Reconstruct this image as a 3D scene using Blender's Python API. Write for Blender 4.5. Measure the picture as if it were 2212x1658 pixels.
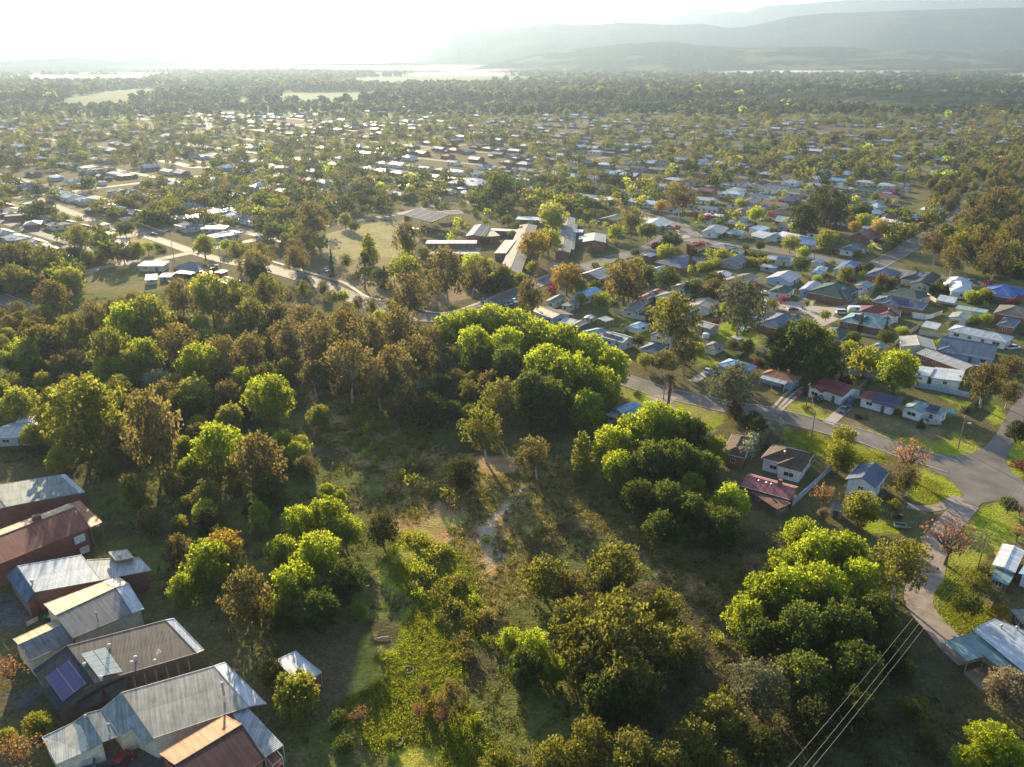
import bpy, math, random
import numpy as np
from mathutils import Vector, Matrix
R = math.radians
random.seed(11)
rng = np.random.default_rng(11)
scene = bpy.context.scene
for o in list(bpy.data.objects):
    bpy.data.objects.remove(o)
COL = scene.collection
# ------------------------------------------------------------------ camera, sky, sun, exposure
CAM_H = 95.0
FPX = 1719.0                       # focal length in pixels of the 2212 px wide overview
PITCH = math.atan(711 / FPX)
cam_d = bpy.data.cameras.new("camera")
cam_d.sensor_width = 36
cam_d.lens = 36 * FPX / 2212
cam_d.clip_start = 1
cam_d.clip_end = 60000
cam = bpy.data.objects.new("camera", cam_d)
cam.location = (0, 0, CAM_H)
cam.rotation_euler = (math.pi / 2 - PITCH, 0, 0)
COL.objects.link(cam)
scene.camera = cam
SUN_EL, SUN_AZ = 16.0, -19.0       # azimuth from +Y, negative to the left
world = bpy.data.worlds.new("World")
scene.world = world
world.use_nodes = True
wn = world.node_tree
bg = wn.nodes["Background"]
sky = wn.nodes.new("ShaderNodeTexSky")
sky.sky_type = 'NISHITA'
sky.sun_disc = False
sky.sun_elevation = R(SUN_EL)
sky.sun_rotation = R(SUN_AZ)
sky.altitude = 200
sky.air_density = 1.0
sky.dust_density = .7
sky.ozone_density = 1.6
wn.links.new(sky.outputs[0], bg.inputs[0])
bg.inputs[1].default_value = 0.085
sl = bpy.data.lights.new("sun", 'SUN')
sl.energy = 5.0
sl.angle = R(0.6)
sl.color = (1.0, 0.80, 0.49)
sun = bpy.data.objects.new("sun", sl)
COL.objects.link(sun)
sd = Vector((math.sin(R(SUN_AZ)) * math.cos(R(SUN_EL)), math.cos(R(SUN_AZ)) * math.cos(R(SUN_EL)), math.sin(R(SUN_EL))))
sun.rotation_euler = sd.to_track_quat('Z', 'Y').to_euler()
sun.location = (0, 0, 300)
scene.view_settings.view_transform = 'Standard'
scene.view_settings.look = 'None'
scene.view_settings.gamma = 1
scene.view_settings.use_curve_mapping = False
scene.view_settings.exposure = 1.85
cy = scene.cycles
cy.max_bounces = 5
cy.diffuse_bounces = 2
cy.glossy_bounces = 2
cy.transmission_bounces = 3
cy.volume_bounces = 1
cy.transparent_max_bounces = 6
cy.caustics_reflective = False
cy.caustics_refractive = False
cy.sample_clamp_indirect = 4
cy.use_denoising = True
# ------------------------------------------------------------------ picture <-> place
CP, SP = math.cos(PITCH), math.sin(PITCH)
def G(u, v, z=0.0):
    a = (u - 1106) / FPX; b = (v - 829) / FPX
    d = (CAM_H - z) / (SP + b * CP)
    return a * d, d * (CP - b * SP), d
def P(x, y, z=0.0):
    dz = CAM_H - z
    dep = y * CP + dz * SP
    return 1106 + FPX * x / dep, 829 + FPX * (dz * CP - y * SP) / dep, dep
ROWV = (0, 414.7, 829.4, 1243.0)
def T(r, c, x, y):
    return 553 * c + x * .2501, ROWV[r] + y * .2501
def TG(r, c, x, y, z=0.0):
    u, v = T(r, c, x, y)
    return G(u, v, z)
# ------------------------------------------------------------------ materials
MATS = {}
def nodes(name):
    m = bpy.data.materials.new(name); m.use_nodes = True
    nt = m.node_tree; nt.nodes.clear()
    return m, nt, nt.nodes.new, nt.links.new
def solid(name, col, rough=.7, metal=0., var=.18, scale=1.5, bump=0., rib=0., spec=.5, objvar=0., dirt=0.):
    if name in MATS: return MATS[name]
    m, nt, N, L = nodes(name)
    out = N("ShaderNodeOutputMaterial"); b = N("ShaderNodeBsdfPrincipled")
    L(b.outputs[0], out.inputs[0])
    b.inputs["Roughness"].default_value = rough
    b.inputs["Metallic"].default_value = metal
    b.inputs["Specular IOR Level"].default_value = spec
    tc = N("ShaderNodeTexCoord")
    nz = N("ShaderNodeTexNoise"); nz.inputs["Scale"].default_value = scale; nz.inputs["Detail"].default_value = 5
    L(tc.outputs["Object"], nz.inputs["Vector"])
    mr = N("ShaderNodeMapRange"); mr.inputs["From Min"].default_value = .3; mr.inputs["From Max"].default_value = .7
    mr.inputs["To Min"].default_value = 1 - var; mr.inputs["To Max"].default_value = 1 + var
    L(nz.outputs["Fac"], mr.inputs["Value"])
    mx = N("ShaderNodeVectorMath"); mx.operation = 'SCALE'
    mx.inputs[0].default_value = col[:3]
    L(mr.outputs[0], mx.inputs["Scale"])
    last = mx.outputs[0]
    if objvar:
        oi = N("ShaderNodeObjectInfo"); m2 = N("ShaderNodeMapRange")
        m2.inputs["To Min"].default_value = 1 - objvar; m2.inputs["To Max"].default_value = 1 + objvar
        L(oi.outputs["Random"], m2.inputs["Value"])
        s2 = N("ShaderNodeVectorMath"); s2.operation = 'SCALE'
        L(last, s2.inputs[0]); L(m2.outputs[0], s2.inputs["Scale"]); last = s2.outputs[0]
    if dirt:
        n2 = N("ShaderNodeTexNoise"); n2.inputs["Scale"].default_value = .35; n2.inputs["Detail"].default_value = 8
        n2.inputs["Roughness"].default_value = .7
        L(tc.outputs["Object"], n2.inputs["Vector"])
        m3 = N("ShaderNodeMapRange"); m3.inputs["From Min"].default_value = .48; m3.inputs["From Max"].default_value = .7
        m3.inputs["To Max"].default_value = dirt
        L(n2.outputs["Fac"], m3.inputs["Value"])
        mm = N("ShaderNodeMix"); mm.data_type = 'RGBA'
        L(m3.outputs[0], mm.inputs[0]); L(last, mm.inputs[6]); mm.inputs[7].default_value = (.10, .07, .05, 1)
        last = mm.outputs[2]
    if rib:                        # rain streaks down the slope and faint sheet laps across it
        mp = N("ShaderNodeMapping"); mp.inputs["Scale"].default_value = (1.7, .10, .10); L(tc.outputs["Object"], mp.inputs[0])
        n4 = N("ShaderNodeTexNoise"); n4.inputs["Scale"].default_value = 1.6; n4.inputs["Detail"].default_value = 4; L(mp.outputs[0], n4.inputs["Vector"])
        m4 = N("ShaderNodeMapRange"); m4.inputs["From Min"].default_value = .3; m4.inputs["From Max"].default_value = .7; m4.inputs["To Min"].default_value = .68; m4.inputs["To Max"].default_value = 1.25
        L(n4.outputs["Fac"], m4.inputs["Value"])
        wv = N("ShaderNodeTexWave"); wv.wave_type = 'BANDS'; wv.bands_direction = 'Y'; wv.wave_profile = 'SAW'; wv.inputs["Scale"].default_value = .045; wv.inputs["Distortion"].default_value = .6
        L(tc.outputs["Object"], wv.inputs["Vector"])
        m5 = N("ShaderNodeMapRange"); m5.inputs["To Min"].default_value = .86; m5.inputs["To Max"].default_value = 1.06; L(wv.outputs["Fac"], m5.inputs["Value"])
        mu = N("ShaderNodeMath"); mu.operation = 'MULTIPLY'; L(m4.outputs[0], mu.inputs[0]); L(m5.outputs[0], mu.inputs[1])
        s4 = N("ShaderNodeVectorMath"); s4.operation = 'SCALE'; L(last, s4.inputs[0]); L(mu.outputs[0], s4.inputs["Scale"]); last = s4.outputs[0]
    L(last, b.inputs["Base Color"])
    h = None
    if rib:
        w = N("ShaderNodeTexWave"); w.wave_type = 'BANDS'; w.bands_direction = 'X'
        w.inputs["Scale"].default_value = rib; w.inputs["Distortion"].default_value = 0
        L(tc.outputs["Object"], w.inputs["Vector"])
        bp = N("ShaderNodeBump"); bp.inputs["Strength"].default_value = .32; bp.inputs["Distance"].default_value = .05
        L(w.outputs["Fac"], bp.inputs["Height"]); L(bp.outputs[0], b.inputs["Normal"]); h = bp
    if bump:
        n3 = N("ShaderNodeTexNoise"); n3.inputs["Scale"].default_value = scale * 6; n3.inputs["Detail"].default_value = 4
        L(tc.outputs["Object"], n3.inputs["Vector"])
        bp = N("ShaderNodeBump"); bp.inputs["Strength"].default_value = bump; bp.inputs["Distance"].default_value = .05
        L(n3.outputs["Fac"], bp.inputs["Height"])
        if h: L(h.outputs[0], bp.inputs["Normal"])
        L(bp.outputs[0], b.inputs["Normal"])
    MATS[name] = m
    return m
def roofm(name, col, rough=.6, metal=.05, rib=1.5, dirt=.4):
    return solid("roof_" + name, col, rough, metal, .12, .8, .15, rib, dirt=dirt, spec=.35 if metal > .15 else .12)
RF = {
 'zinc': roofm('zinc', (.34, .36, .36), .5, .2), 'pale': roofm('pale', (.42, .46, .50), .45, .2, dirt=.35), 'white': roofm('white', (.62, .64, .66), .5, .1, dirt=.2),
 'slate': roofm('slate', (.09, .13, .20), .6), 'charcoal': roofm('charcoal', (.045, .05, .055), .4, .1, dirt=.2),
 'green': roofm('green', (.045, .085, .075), .6), 'teal': roofm('teal', (.19, .31, .31), .5, .1),
 'maroon': roofm('maroon', (.19, .048, .05), .4, .1), 'red': roofm('red', (.25, .085, .06), .55, .05, dirt=.35),
 'tile': roofm('tile', (.30, .13, .07), .75, 0, 1.6), 'brown': roofm('brown', (.10, .06, .045), .7, 0, 1.6),
 'grey': roofm('grey', (.20, .20, .20), .65, .05), 'beige': roofm('beige', (.38, .35, .29), .4, .2), 'blue': roofm('blue', (.06, .14, .40), .5, .1),
 'skyblue': roofm('skyblue', (.20, .36, .55), .42, .2), 'tan': roofm('tan', (.45, .33, .21), .5, .1), 'umber': roofm('umber', (.16, .13, .105), .5, .25),
 'rust': roofm('rust', (.20, .10, .075), .7, .1, dirt=.6), 'pink': roofm('pink', (.36, .13, .13), .6, .1, dirt=.5), 'lilac': roofm('lilac', (.38, .36, .44), .45, .2),
 'orange': roofm('orange', (.40, .17, .10), .55, .05, dirt=.3), 'shaded_red': roofm('shaded_red', (.115, .055, .05), .6, .05), 'weathered': roofm('weathered', (.25, .28, .27), .7, .05, dirt=.5),
}
WL = {
 'white': solid('wall_white', (.66, .68, .68), .6, bump=.1, dirt=.25), 'cream': solid('wall_cream', (.55, .50, .38), .7, bump=.1, dirt=.25),
 'brick': solid('wall_brick', (.25, .105, .07), .85, var=.3, scale=3, bump=.3), 'brown': solid('wall_brown', (.17, .12, .09), .8, bump=.2),
 'blue': solid('wall_blue', (.34, .45, .60), .6, dirt=.2), 'dark': solid('wall_dark', (.07, .065, .065), .7, bump=.2),
 'green': solid('wall_green', (.28, .36, .32), .7, dirt=.3), 'grey': solid('wall_grey', (.30, .31, .32), .7, dirt=.3),
 'redbrown': solid('wall_redbrown', (.22, .09, .06), .8, bump=.2),
}
GLASS = solid('window_glass', (.03, .04, .05), .08, spec=.8, var=.05)
FRAME = solid('window_frame', (.6, .6, .58), .5)
GUTTER = solid('gutter_metal', (.5, .5, .5), .4, .3)
SOLAR = solid('solar_cell', (.015, .02, .06), .15, .1, spec=.7, var=.05)
ALU = solid('aluminium', (.42, .43, .44), .45, .4)
TIMBER = solid('timber', (.21, .15, .10), .8, bump=.3, scale=4)
DOORM = solid('door_paint', (.13, .08, .06), .6)
CONC = solid('concrete', (.36, .33, .29), .85, bump=.3, dirt=.3)
RUBBER = solid('rubber', (.02, .02, .02), .8)
WIRE = solid('wire_metal', (.20, .195, .18), .6, .1)
ASPH = solid('asphalt', (.165, .150, .138), .78, var=.3, scale=.12, bump=.5, spec=.1, dirt=.3)
PAVE = solid('pale_paving', (.34, .29, .25), .75, var=.2, scale=.4, bump=.3)
GRAVEL = solid('gravel_track', (.26, .205, .17), .9, var=.3, scale=.5, bump=.6)
WATERP = solid('pool_water', (.25, .55, .75), .05, var=.05, spec=.8)
BARK = solid('bark', (.14, .10, .075), .9, var=.3, scale=3, bump=.5)
PALEBARK = solid('pale_bark', (.42, .37, .31), .8, var=.3, scale=2, bump=.3)

def leafm(name, col, tcol, tr=.5):
    m, nt, N, L = nodes("leaf_" + name)
    out = N("ShaderNodeOutputMaterial"); mix = N("ShaderNodeMixShader"); d = N("ShaderNodeBsdfDiffuse"); t = N("ShaderNodeBsdfTranslucent")
    at = N("ShaderNodeAttribute"); at.attribute_name = "tint"
    oi = N("ShaderNodeObjectInfo")
    ma = N("ShaderNodeMath"); ma.operation = 'MULTIPLY_ADD'; ma.inputs[1].default_value = .36; ma.inputs[2].default_value = .82
    L(oi.outputs["Random"], ma.inputs[0])
    mb_ = N("ShaderNodeMath"); mb_.operation = 'MULTIPLY'
    L(ma.outputs[0], mb_.inputs[0]); L(at.outputs["Fac"], mb_.inputs[1])
    for sh, c in ((d, col), (t, tcol)):
        s = N("ShaderNodeVectorMath"); s.operation = 'SCALE'; s.inputs[0].default_value = c
        L(mb_.outputs[0], s.inputs["Scale"]); L(s.outputs[0], sh.inputs[0])
    mix.inputs[0].default_value = tr
    L(d.outputs[0], mix.inputs[1]); L(t.outputs[0], mix.inputs[2]); L(mix.outputs[0], out.inputs[0])
    MATS["leaf_" + name] = m
    return m
LF = {
 'bright': leafm('bright', (.155, .195, .023), (.41, .475, .03), .6),
 'yellowgreen': leafm('yellowgreen', (.19, .20, .035), (.40, .40, .05), .55),
 'yellow': leafm('yellow', (.34, .24, .04), (.48, .33, .05)),
 'olive': leafm('olive', (.115, .112, .028), (.25, .24, .035), .5),
 'brown': leafm('brown', (.125, .104, .040), (.235, .185, .050), .5),
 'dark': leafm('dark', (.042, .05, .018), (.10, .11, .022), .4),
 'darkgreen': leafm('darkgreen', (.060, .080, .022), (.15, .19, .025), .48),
 'silver': leafm('silver', (.27, .29, .20), (.30, .32, .18), .4),
 'orange': leafm('orange', (.25, .14, .06), (.34, .19, .07)),
 'pinkish': leafm('pinkish', (.30, .17, .12), (.38, .21, .14)),
 'plum': leafm('plum', (.13, .03, .04), (.22, .04, .05)),
 'sage': leafm('sage', (.15, .15, .08), (.20, .20, .09), .4),
 'straw': leafm('straw', (.26, .21, .07), (.36, .29, .08), .45),
 'tanblossom': leafm('tanblossom', (.27, .22, .13), (.32, .25, .13), .4),
}
# ------------------------------------------------------------------ mesh helpers
class MB:
    def __init__(s): s.v = []; s.f = []; s.m = []
    def poly(s, pts, mi=0):
        n = len(s.v); s.v += [tuple(p) for p in pts]; s.f.append(tuple(range(n, n + len(pts)))); s.m.append(mi)
    def faces(s, vs, fs, mi=0):
        n = len(s.v); s.v += [tuple(p) for p in vs]
        for f in fs: s.f.append(tuple(i + n for i in f)); s.m.append(mi)
    def box(s, c, sz, rz=0., mi=0, base=False, rx=0.):
        x, y, z = c; a, b, h = sz[0] / 2, sz[1] / 2, sz[2] / 2
        if base: z += h
        cs, sn = math.cos(rz), math.sin(rz); vs = []
        for dx, dy, dz in ((-a, -b, -h), (a, -b, -h), (a, b, -h), (-a, b, -h), (-a, -b, h), (a, -b, h), (a, b, h), (-a, b, h)):
            if rx: dy, dz = dy * math.cos(rx) - dz * math.sin(rx), dy * math.sin(rx) + dz * math.cos(rx)
            vs.append((x + dx * cs - dy * sn, y + dx * sn + dy * cs, z + dz))
        s.faces(vs, ((0, 3, 2, 1), (4, 5, 6, 7), (0, 1, 5, 4), (1, 2, 6, 5), (2, 3, 7, 6), (3, 0, 4, 7)), mi)
    def slab(s, pts, t, mi=0):
        p = [Vector(q) for q in pts]; n = Vector((0, 0, 0))
        for i in range(len(p)):
            n += p[i].cross(p[(i + 1) % len(p)])
        n.normalize()
        if n.z < 0: p.reverse(); n = -n
        q = [a - n * t for a in p]; k = len(p)
        s.faces([*p, *q], [tuple(range(k)), tuple(range(2 * k - 1, k - 1, -1))] + [(i, i + k, (i + 1) % k + k, (i + 1) % k) for i in range(k)], mi)
    def tube(s, pts, rad, n=6, mi=0):
        rings = []
        for i, p in enumerate(pts):
            p = Vector(p); a = Vector(pts[max(i - 1, 0)]); b = Vector(pts[min(i + 1, len(pts) - 1)])
            d = (b - a).normalized(); u = d.orthogonal().normalized(); w = d.cross(u)
            r = rad[i] if hasattr(rad, '__len__') else rad
            rings.append([p + (u * math.cos(2 * math.pi * k / n) + w * math.sin(2 * math.pi * k / n)) * r for k in range(n)])
        vs = [q for rg in rings for q in rg]; fs = []
        for i in range(len(rings) - 1):
            for k in range(n):
                fs.append((i * n + k, i * n + (k + 1) % n, (i + 1) * n + (k + 1) % n, (i + 1) * n + k))
        fs.append(tuple(range(n))[::-1]); fs.append(tuple(range((len(rings) - 1) * n, len(rings) * n)))
        s.faces(vs, fs, mi)
    def mesh(s, name, mats):
        me = bpy.data.meshes.new(name); me.from_pydata(s.v, [], s.f)
        for m in (mats if isinstance(mats, (list, tuple)) else [mats]): me.materials.append(m)
        if any(s.m): me.polygons.foreach_set("material_index", s.m)
        me.update()
        return me
def link(name, data, parent=None, loc=None, rz=0.):
    o = bpy.data.objects.new(name, data); COL.objects.link(o)
    if parent is not None: o.parent = parent
    if loc is not None: o.location = loc
    if rz: o.rotation_euler = (0, 0, rz)
    return o
def part(name, mb, mats, parent):
    return link(name, mb.mesh(name, mats), parent)
THINGS = []
def tag(o, label, cat, group=None, auto=None):
    """auto: (u, v) in the overview when the place in the label is worked out later from the landmarks"""
    o["label"] = label; o["category"] = cat
    if group: o["group"] = group
    if auto: THINGS.append((o, label, auto))
    return o
def structure(o): o["kind"] = "structure"; return o
def np_mesh(name, V, F, mats, tint=None, mi=None):
    me = bpy.data.meshes.new(name)
    V = np.asarray(V, np.float32); F = np.asarray(F, np.int32); k = F.shape[1]
    me.vertices.add(len(V)); me.vertices.foreach_set("co", V.ravel())
    me.loops.add(F.size); me.loops.foreach_set("vertex_index", F.ravel())
    me.polygons.add(len(F)); me.polygons.foreach_set("loop_start", np.arange(0, F.size, k, dtype=np.int32))
    me.polygons.foreach_set("loop_total", np.full(len(F), k, np.int32))
    for m in (mats if isinstance(mats, (list, tuple)) else [mats]): me.materials.append(m)
    if mi is not None: me.polygons.foreach_set("material_index", np.asarray(mi, np.int32))
    if tint is not None:
        a = me.attributes.new("tint", 'FLOAT', 'POINT'); a.data.foreach_set("value", np.asarray(tint, np.float32))
    me.update(calc_edges=True)
    return me
def inpoly(u, v, poly):
    """vectorised point in polygon"""
    u = np.asarray(u, float); v = np.asarray(v, float); r = np.zeros(u.shape, bool); n = len(poly)
    for i in range(n):
        x1, y1 = poly[i]; x2, y2 = poly[(i + 1) % n]
        if y1 == y2: continue
        c = ((y1 > v) != (y2 > v)) & (u < (x2 - x1) * (v - y1) / (y2 - y1) + x1)
        r ^= c
    return r
def vnoise(x, y, sc, seed=0):
    x = np.asarray(x, float) / sc + 1000.5; y = np.asarray(y, float) / sc + 1000.5
    xi = np.floor(x).astype(np.int64); yi = np.floor(y).astype(np.int64); fx = x - xi; fy = y - yi
    fx = fx * fx * (3 - 2 * fx); fy = fy * fy * (3 - 2 * fy)
    def h(a, b):
        t = np.sin(a * 127.1 + b * 311.7 + seed * 74.7) * 43758.5453
        return t - np.floor(t)
    return (h(xi, yi) * (1 - fx) + h(xi + 1, yi) * fx) * (1 - fy) + (h(xi, yi + 1) * (1 - fx) + h(xi + 1, yi + 1) * fx) * fy
def fbm(x, y, sc, seed=0, o=4):
    r = 0; a = .5; t = 0
    for i in range(o):
        r = r + a * vnoise(x, y, sc, seed + i); t += a; a *= .5; sc *= .5
    return r / t
# ------------------------------------------------------------------ ground: one sheet out to the horizon
def axis(lo, hi, step, far_lo, far_hi, g=1.12):
    a = list(np.arange(lo, hi, step)); s = step; x = a[-1]
    while x < far_hi: s *= g; x += s; a.append(min(x, far_hi))
    s = step; x = a[0]; b = []
    while x > far_lo: s *= g; x -= s; b.append(max(x, far_lo))
    return np.array(b[::-1] + a)
gx = axis(-190, 290, 1.6, -19000, 19000); gy = axis(60, 560, 1.6, -900, 19500)
GX, GY = np.meshgrid(gx, gy)
dep = GY * CP + CAM_H * SP
ok = dep > 5
pu = np.where(ok, 1106 + FPX * GX / np.maximum(dep, 5), -9999); pv = np.where(ok, 829 + FPX * (CAM_H * CP - GY * SP) / np.maximum(dep, 5), 9999)
# jitter of region edges is done in metres so it looks the same from anywhere
jx = (fbm(GX, GY, 14, 3) - .5) * 10; jy = (fbm(GX, GY, 14, 9) - .5) * 10
dep2 = (GY + jy) * CP + CAM_H * SP
pu = np.where(ok, 1106 + FPX * (GX + jx) / np.maximum(dep2, 5), -9999); pv = np.where(ok, 829 + FPX * (CAM_H * CP - (GY + jy) * SP) / np.maximum(dep2, 5), 9999)
def tp(r, c, *pts): return [T(r, c, x, y) for x, y in pts]
C_SUB = (.088, .086, .036); C_BUSH = (.085, .070, .032); C_LAWN = (.23, .27, .022); C_DRY = (.40, .30, .13); C_DIRT = (.36, .23, .155)
C_GRASS2 = (.12, .13, .035); C_PAST = (.13, .17, .07); C_FIELD = (.34, .28, .14)
gc = np.zeros(GX.shape + (3,)); gc[:] = C_SUB
nz1 = fbm(GX, GY, 60, 21)[..., None]; nz2 = fbm(GX, GY, 9, 5)[..., None]
gc = gc * (1 - .6 * nz1) + np.array(C_DRY) * .32 * nz1
far = (GY > 1400)[..., None]
gc = np.where(far, np.array(C_PAST) * (.55 + .9 * fbm(GX, GY, 500, 2)[..., None]), gc)
gc = np.where((GY > 3500)[..., None], np.array((.17, .18, .10)) * (.6 + .8 * fbm(GX, GY, 900, 4)[..., None]), gc)
def paint(poly, col, mixn=None, mix=.5):
    global gc
    m = inpoly(pu, pv, poly)[..., None]
    c = np.array(col)
    if mixn is not None:
        w = np.clip((nz2 - .38) * 4, 0, 1) * mix * 2; w = np.clip(w, 0, 1); c = c * (1 - w) + np.array(mixn) * w
    gc = np.where(m, c, gc)
GREENFIELD = [(90, 236), (150, 212), (230, 197), (340, 190), (470, 190), (590, 189), (560, 203), (470, 206), (400, 199), (330, 216), (200, 232)]
paint(GREENFIELD, (.085, .12, .04))
paint([(690, 172), (860, 166), (1000, 160), (1160, 168), (1150, 180), (930, 182), (790, 186)], C_PAST)
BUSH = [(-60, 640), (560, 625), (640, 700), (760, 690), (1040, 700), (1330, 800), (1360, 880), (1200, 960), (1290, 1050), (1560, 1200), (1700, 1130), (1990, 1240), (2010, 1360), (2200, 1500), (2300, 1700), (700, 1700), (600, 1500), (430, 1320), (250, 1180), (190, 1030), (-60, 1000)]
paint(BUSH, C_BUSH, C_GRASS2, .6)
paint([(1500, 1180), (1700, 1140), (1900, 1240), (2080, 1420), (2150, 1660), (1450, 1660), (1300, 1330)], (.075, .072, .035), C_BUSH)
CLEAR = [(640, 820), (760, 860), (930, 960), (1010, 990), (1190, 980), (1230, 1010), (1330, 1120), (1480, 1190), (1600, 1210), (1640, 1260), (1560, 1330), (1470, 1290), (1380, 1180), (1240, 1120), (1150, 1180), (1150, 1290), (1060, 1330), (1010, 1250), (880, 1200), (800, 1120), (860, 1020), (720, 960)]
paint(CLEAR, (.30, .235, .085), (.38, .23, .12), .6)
paint([(880, 1150), (1010, 1200), (1040, 1330), (980, 1500), (1150, 1700), (880, 1700), (760, 1560), (700, 1480), (760, 1400), (860, 1420), (900, 1300), (820, 1220)], (.25, .29, .025), (.32, .29, .05))  # sunlit strip: sunshine put into a brighter yellow-green ground colour
paint([(800, 1370), (850, 1395), (915, 1450), (920, 1500), (840, 1520), (780, 1480)], (.38, .31, .06), C_LAWN)  # sunlit patch, its sunlight put into a brighter grass colour
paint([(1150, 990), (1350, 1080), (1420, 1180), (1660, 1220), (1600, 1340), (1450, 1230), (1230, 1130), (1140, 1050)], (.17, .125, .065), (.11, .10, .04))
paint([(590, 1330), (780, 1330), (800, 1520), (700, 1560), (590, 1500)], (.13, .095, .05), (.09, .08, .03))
# paler path through the clearing
PATHPOLY = [(1028, 1142), (1052, 1128), (1100, 1070), (1128, 1040), (1140, 1046), (1075, 1130), (1062, 1190), (1075, 1240), (1052, 1245), (1038, 1200)]
paint([(1028, 1142), (1052, 1128), (1100, 1070), (1128, 1040), (1140, 1046), (1075, 1130), (1062, 1190), (1075, 1240), (1052, 1245), (1038, 1200)], (.46, .35, .23))
paint(tp(1, 1, (560, 400), (860, 290), (1250, 245), (1320, 300), (1420, 420), (1250, 570), (1080, 620), (700, 640), (560, 520)), C_FIELD, (.28, .25, .11), .5)
paint(tp(1, 1, (560, 640), (1050, 560), (1250, 560), (1400, 640), (2050, 700), (2100, 860), (1500, 1010), (900, 870), (560, 720)), (.28, .19, .11), (.24, .2, .09))
paint(tp(1, 3, (1060, 620), (1330, 470), (1560, 540), (2000, 660), (1600, 720), (1250, 660)), (.30, .26, .08), (.36, .25, .13))
paint([(1330, 470), (1500, 420), (1950, 400), (2300, 640), (2300, 900), (1900, 850), (1500, 820), (1330, 740), (1220, 640), (1280, 560)], (.085, .095, .034), (.15, .14, .06), .45)
# road verges and lawns, right
for pl in ([(160, 410), (430, 430), (560, 500), (560, 600), (450, 620), (180, 520)], [(150, 240), (260, 150), (550, 280), (500, 350)],
           [(1400, 760), (1680, 860), (1690, 960), (1600, 1130), (1380, 1120), (1280, 980), (1240, 850)], [(1850, 1040), (2050, 1000), (2211, 1060), (2300, 1500), (2211, 1400), (2000, 1400), (1700, 1658), (1450, 1658), (1500, 1450), (1750, 1250)],
           [(880, 1150), (1180, 1240), (1100, 1290), (780, 1230)], [(1430, 80), (1760, 160), (1700, 240)], [(1860, 170), (2050, 200), (2040, 380), (1850, 290)], [(2140, 560), (2300, 400), (2300, 1000), (2090, 740)],
           [(580, 350), (1250, 500), (1350, 600), (1750, 640), (1880, 520), (1650, 400), (1500, 500), (1300, 460), (1150, 300), (700, 200)], [(760, 590), (960, 600), (1050, 650), (780, 720)]):
    paint(tp(2, 3, *pl), C_LAWN, (.24, .22, .05), .35)
paint(tp(2, 3, (580, 350), (1250, 480), (1300, 460), (1500, 500), (1500, 350), (1150, 300), (700, 200)), (.12, .12, .04), C_DIRT, .15)
paint(tp(3, 3, (1380, 100), (1500, -100), (1900, -50), (1800, 200), (2000, 380), (1690, 520), (1370, 290)), C_LAWN, (.26, .26, .05), .3)
paint([(1340, 835), (1480, 870), (1560, 900), (1530, 930), (1420, 890), (1340, 860)], C_LAWN, (.26, .24, .06))
paint(tp(2, 2, (1200, 60), (1400, 140), (1700, 200), (1850, 290), (1750, 420), (1400, 250), (960, 60)), C_LAWN, (.25, .22, .07))
for a, b, c, d in ((1600, 1380, 1900, 1620), (1750, 1130, 2150, 1330), (850, 1080, 1060, 1170), (1000, 1150, 1200, 1260)):
    paint(tp(1, 2, (a, b), (c, b), (c, d), (a, d)), C_GRASS2, C_LAWN)
paint(tp(1, 0, (80, 60), (500, 100), (900, 260), (1400, 420), (1300, 560), (900, 330), (500, 200), (100, 130)), (.21, .20, .07), C_DRY)
paint(tp(1, 0, (650, 680), (1250, 600), (1700, 700), (1700, 900), (700, 900)), (.18, .15, .06), C_GRASS2)
for pl in ([(-100, 180), (190, 240), (230, 420), (110, 530), (-100, 560)], [(-50, 1050), (270, 1030), (310, 1150), (160, 1310), (80, 1200), (-50, 1100)], [(1040, 1390), (1330, 1440), (1520, 1650), (1200, 1850), (600, 1850), (760, 1560)]):
    paint(tp(3, 0, *pl), (.14, .13, .12), (.12, .11, .10), .5)
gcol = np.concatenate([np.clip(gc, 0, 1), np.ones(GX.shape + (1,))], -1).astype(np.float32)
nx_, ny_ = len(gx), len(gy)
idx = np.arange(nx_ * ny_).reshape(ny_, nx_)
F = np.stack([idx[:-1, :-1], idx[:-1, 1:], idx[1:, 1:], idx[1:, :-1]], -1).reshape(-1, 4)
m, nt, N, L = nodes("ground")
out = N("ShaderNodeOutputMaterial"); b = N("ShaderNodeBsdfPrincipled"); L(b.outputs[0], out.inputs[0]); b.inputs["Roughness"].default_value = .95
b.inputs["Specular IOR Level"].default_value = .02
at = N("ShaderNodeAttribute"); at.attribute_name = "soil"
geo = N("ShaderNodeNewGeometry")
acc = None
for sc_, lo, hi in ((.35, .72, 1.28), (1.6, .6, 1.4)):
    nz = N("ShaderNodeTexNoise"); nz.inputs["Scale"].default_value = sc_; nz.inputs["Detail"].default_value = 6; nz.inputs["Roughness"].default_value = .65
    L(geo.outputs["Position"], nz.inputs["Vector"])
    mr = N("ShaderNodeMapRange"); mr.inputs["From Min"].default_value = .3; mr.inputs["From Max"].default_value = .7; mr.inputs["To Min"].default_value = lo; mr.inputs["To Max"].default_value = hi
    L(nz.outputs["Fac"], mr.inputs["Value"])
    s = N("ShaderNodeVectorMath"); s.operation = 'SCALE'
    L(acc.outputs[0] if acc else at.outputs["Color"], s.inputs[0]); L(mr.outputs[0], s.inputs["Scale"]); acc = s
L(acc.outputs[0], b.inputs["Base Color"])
nb = N("ShaderNodeTexNoise"); nb.inputs["Scale"].default_value = 2.2; nb.inputs["Detail"].default_value = 5; L(geo.outputs["Position"], nb.inputs["Vector"])
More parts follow.
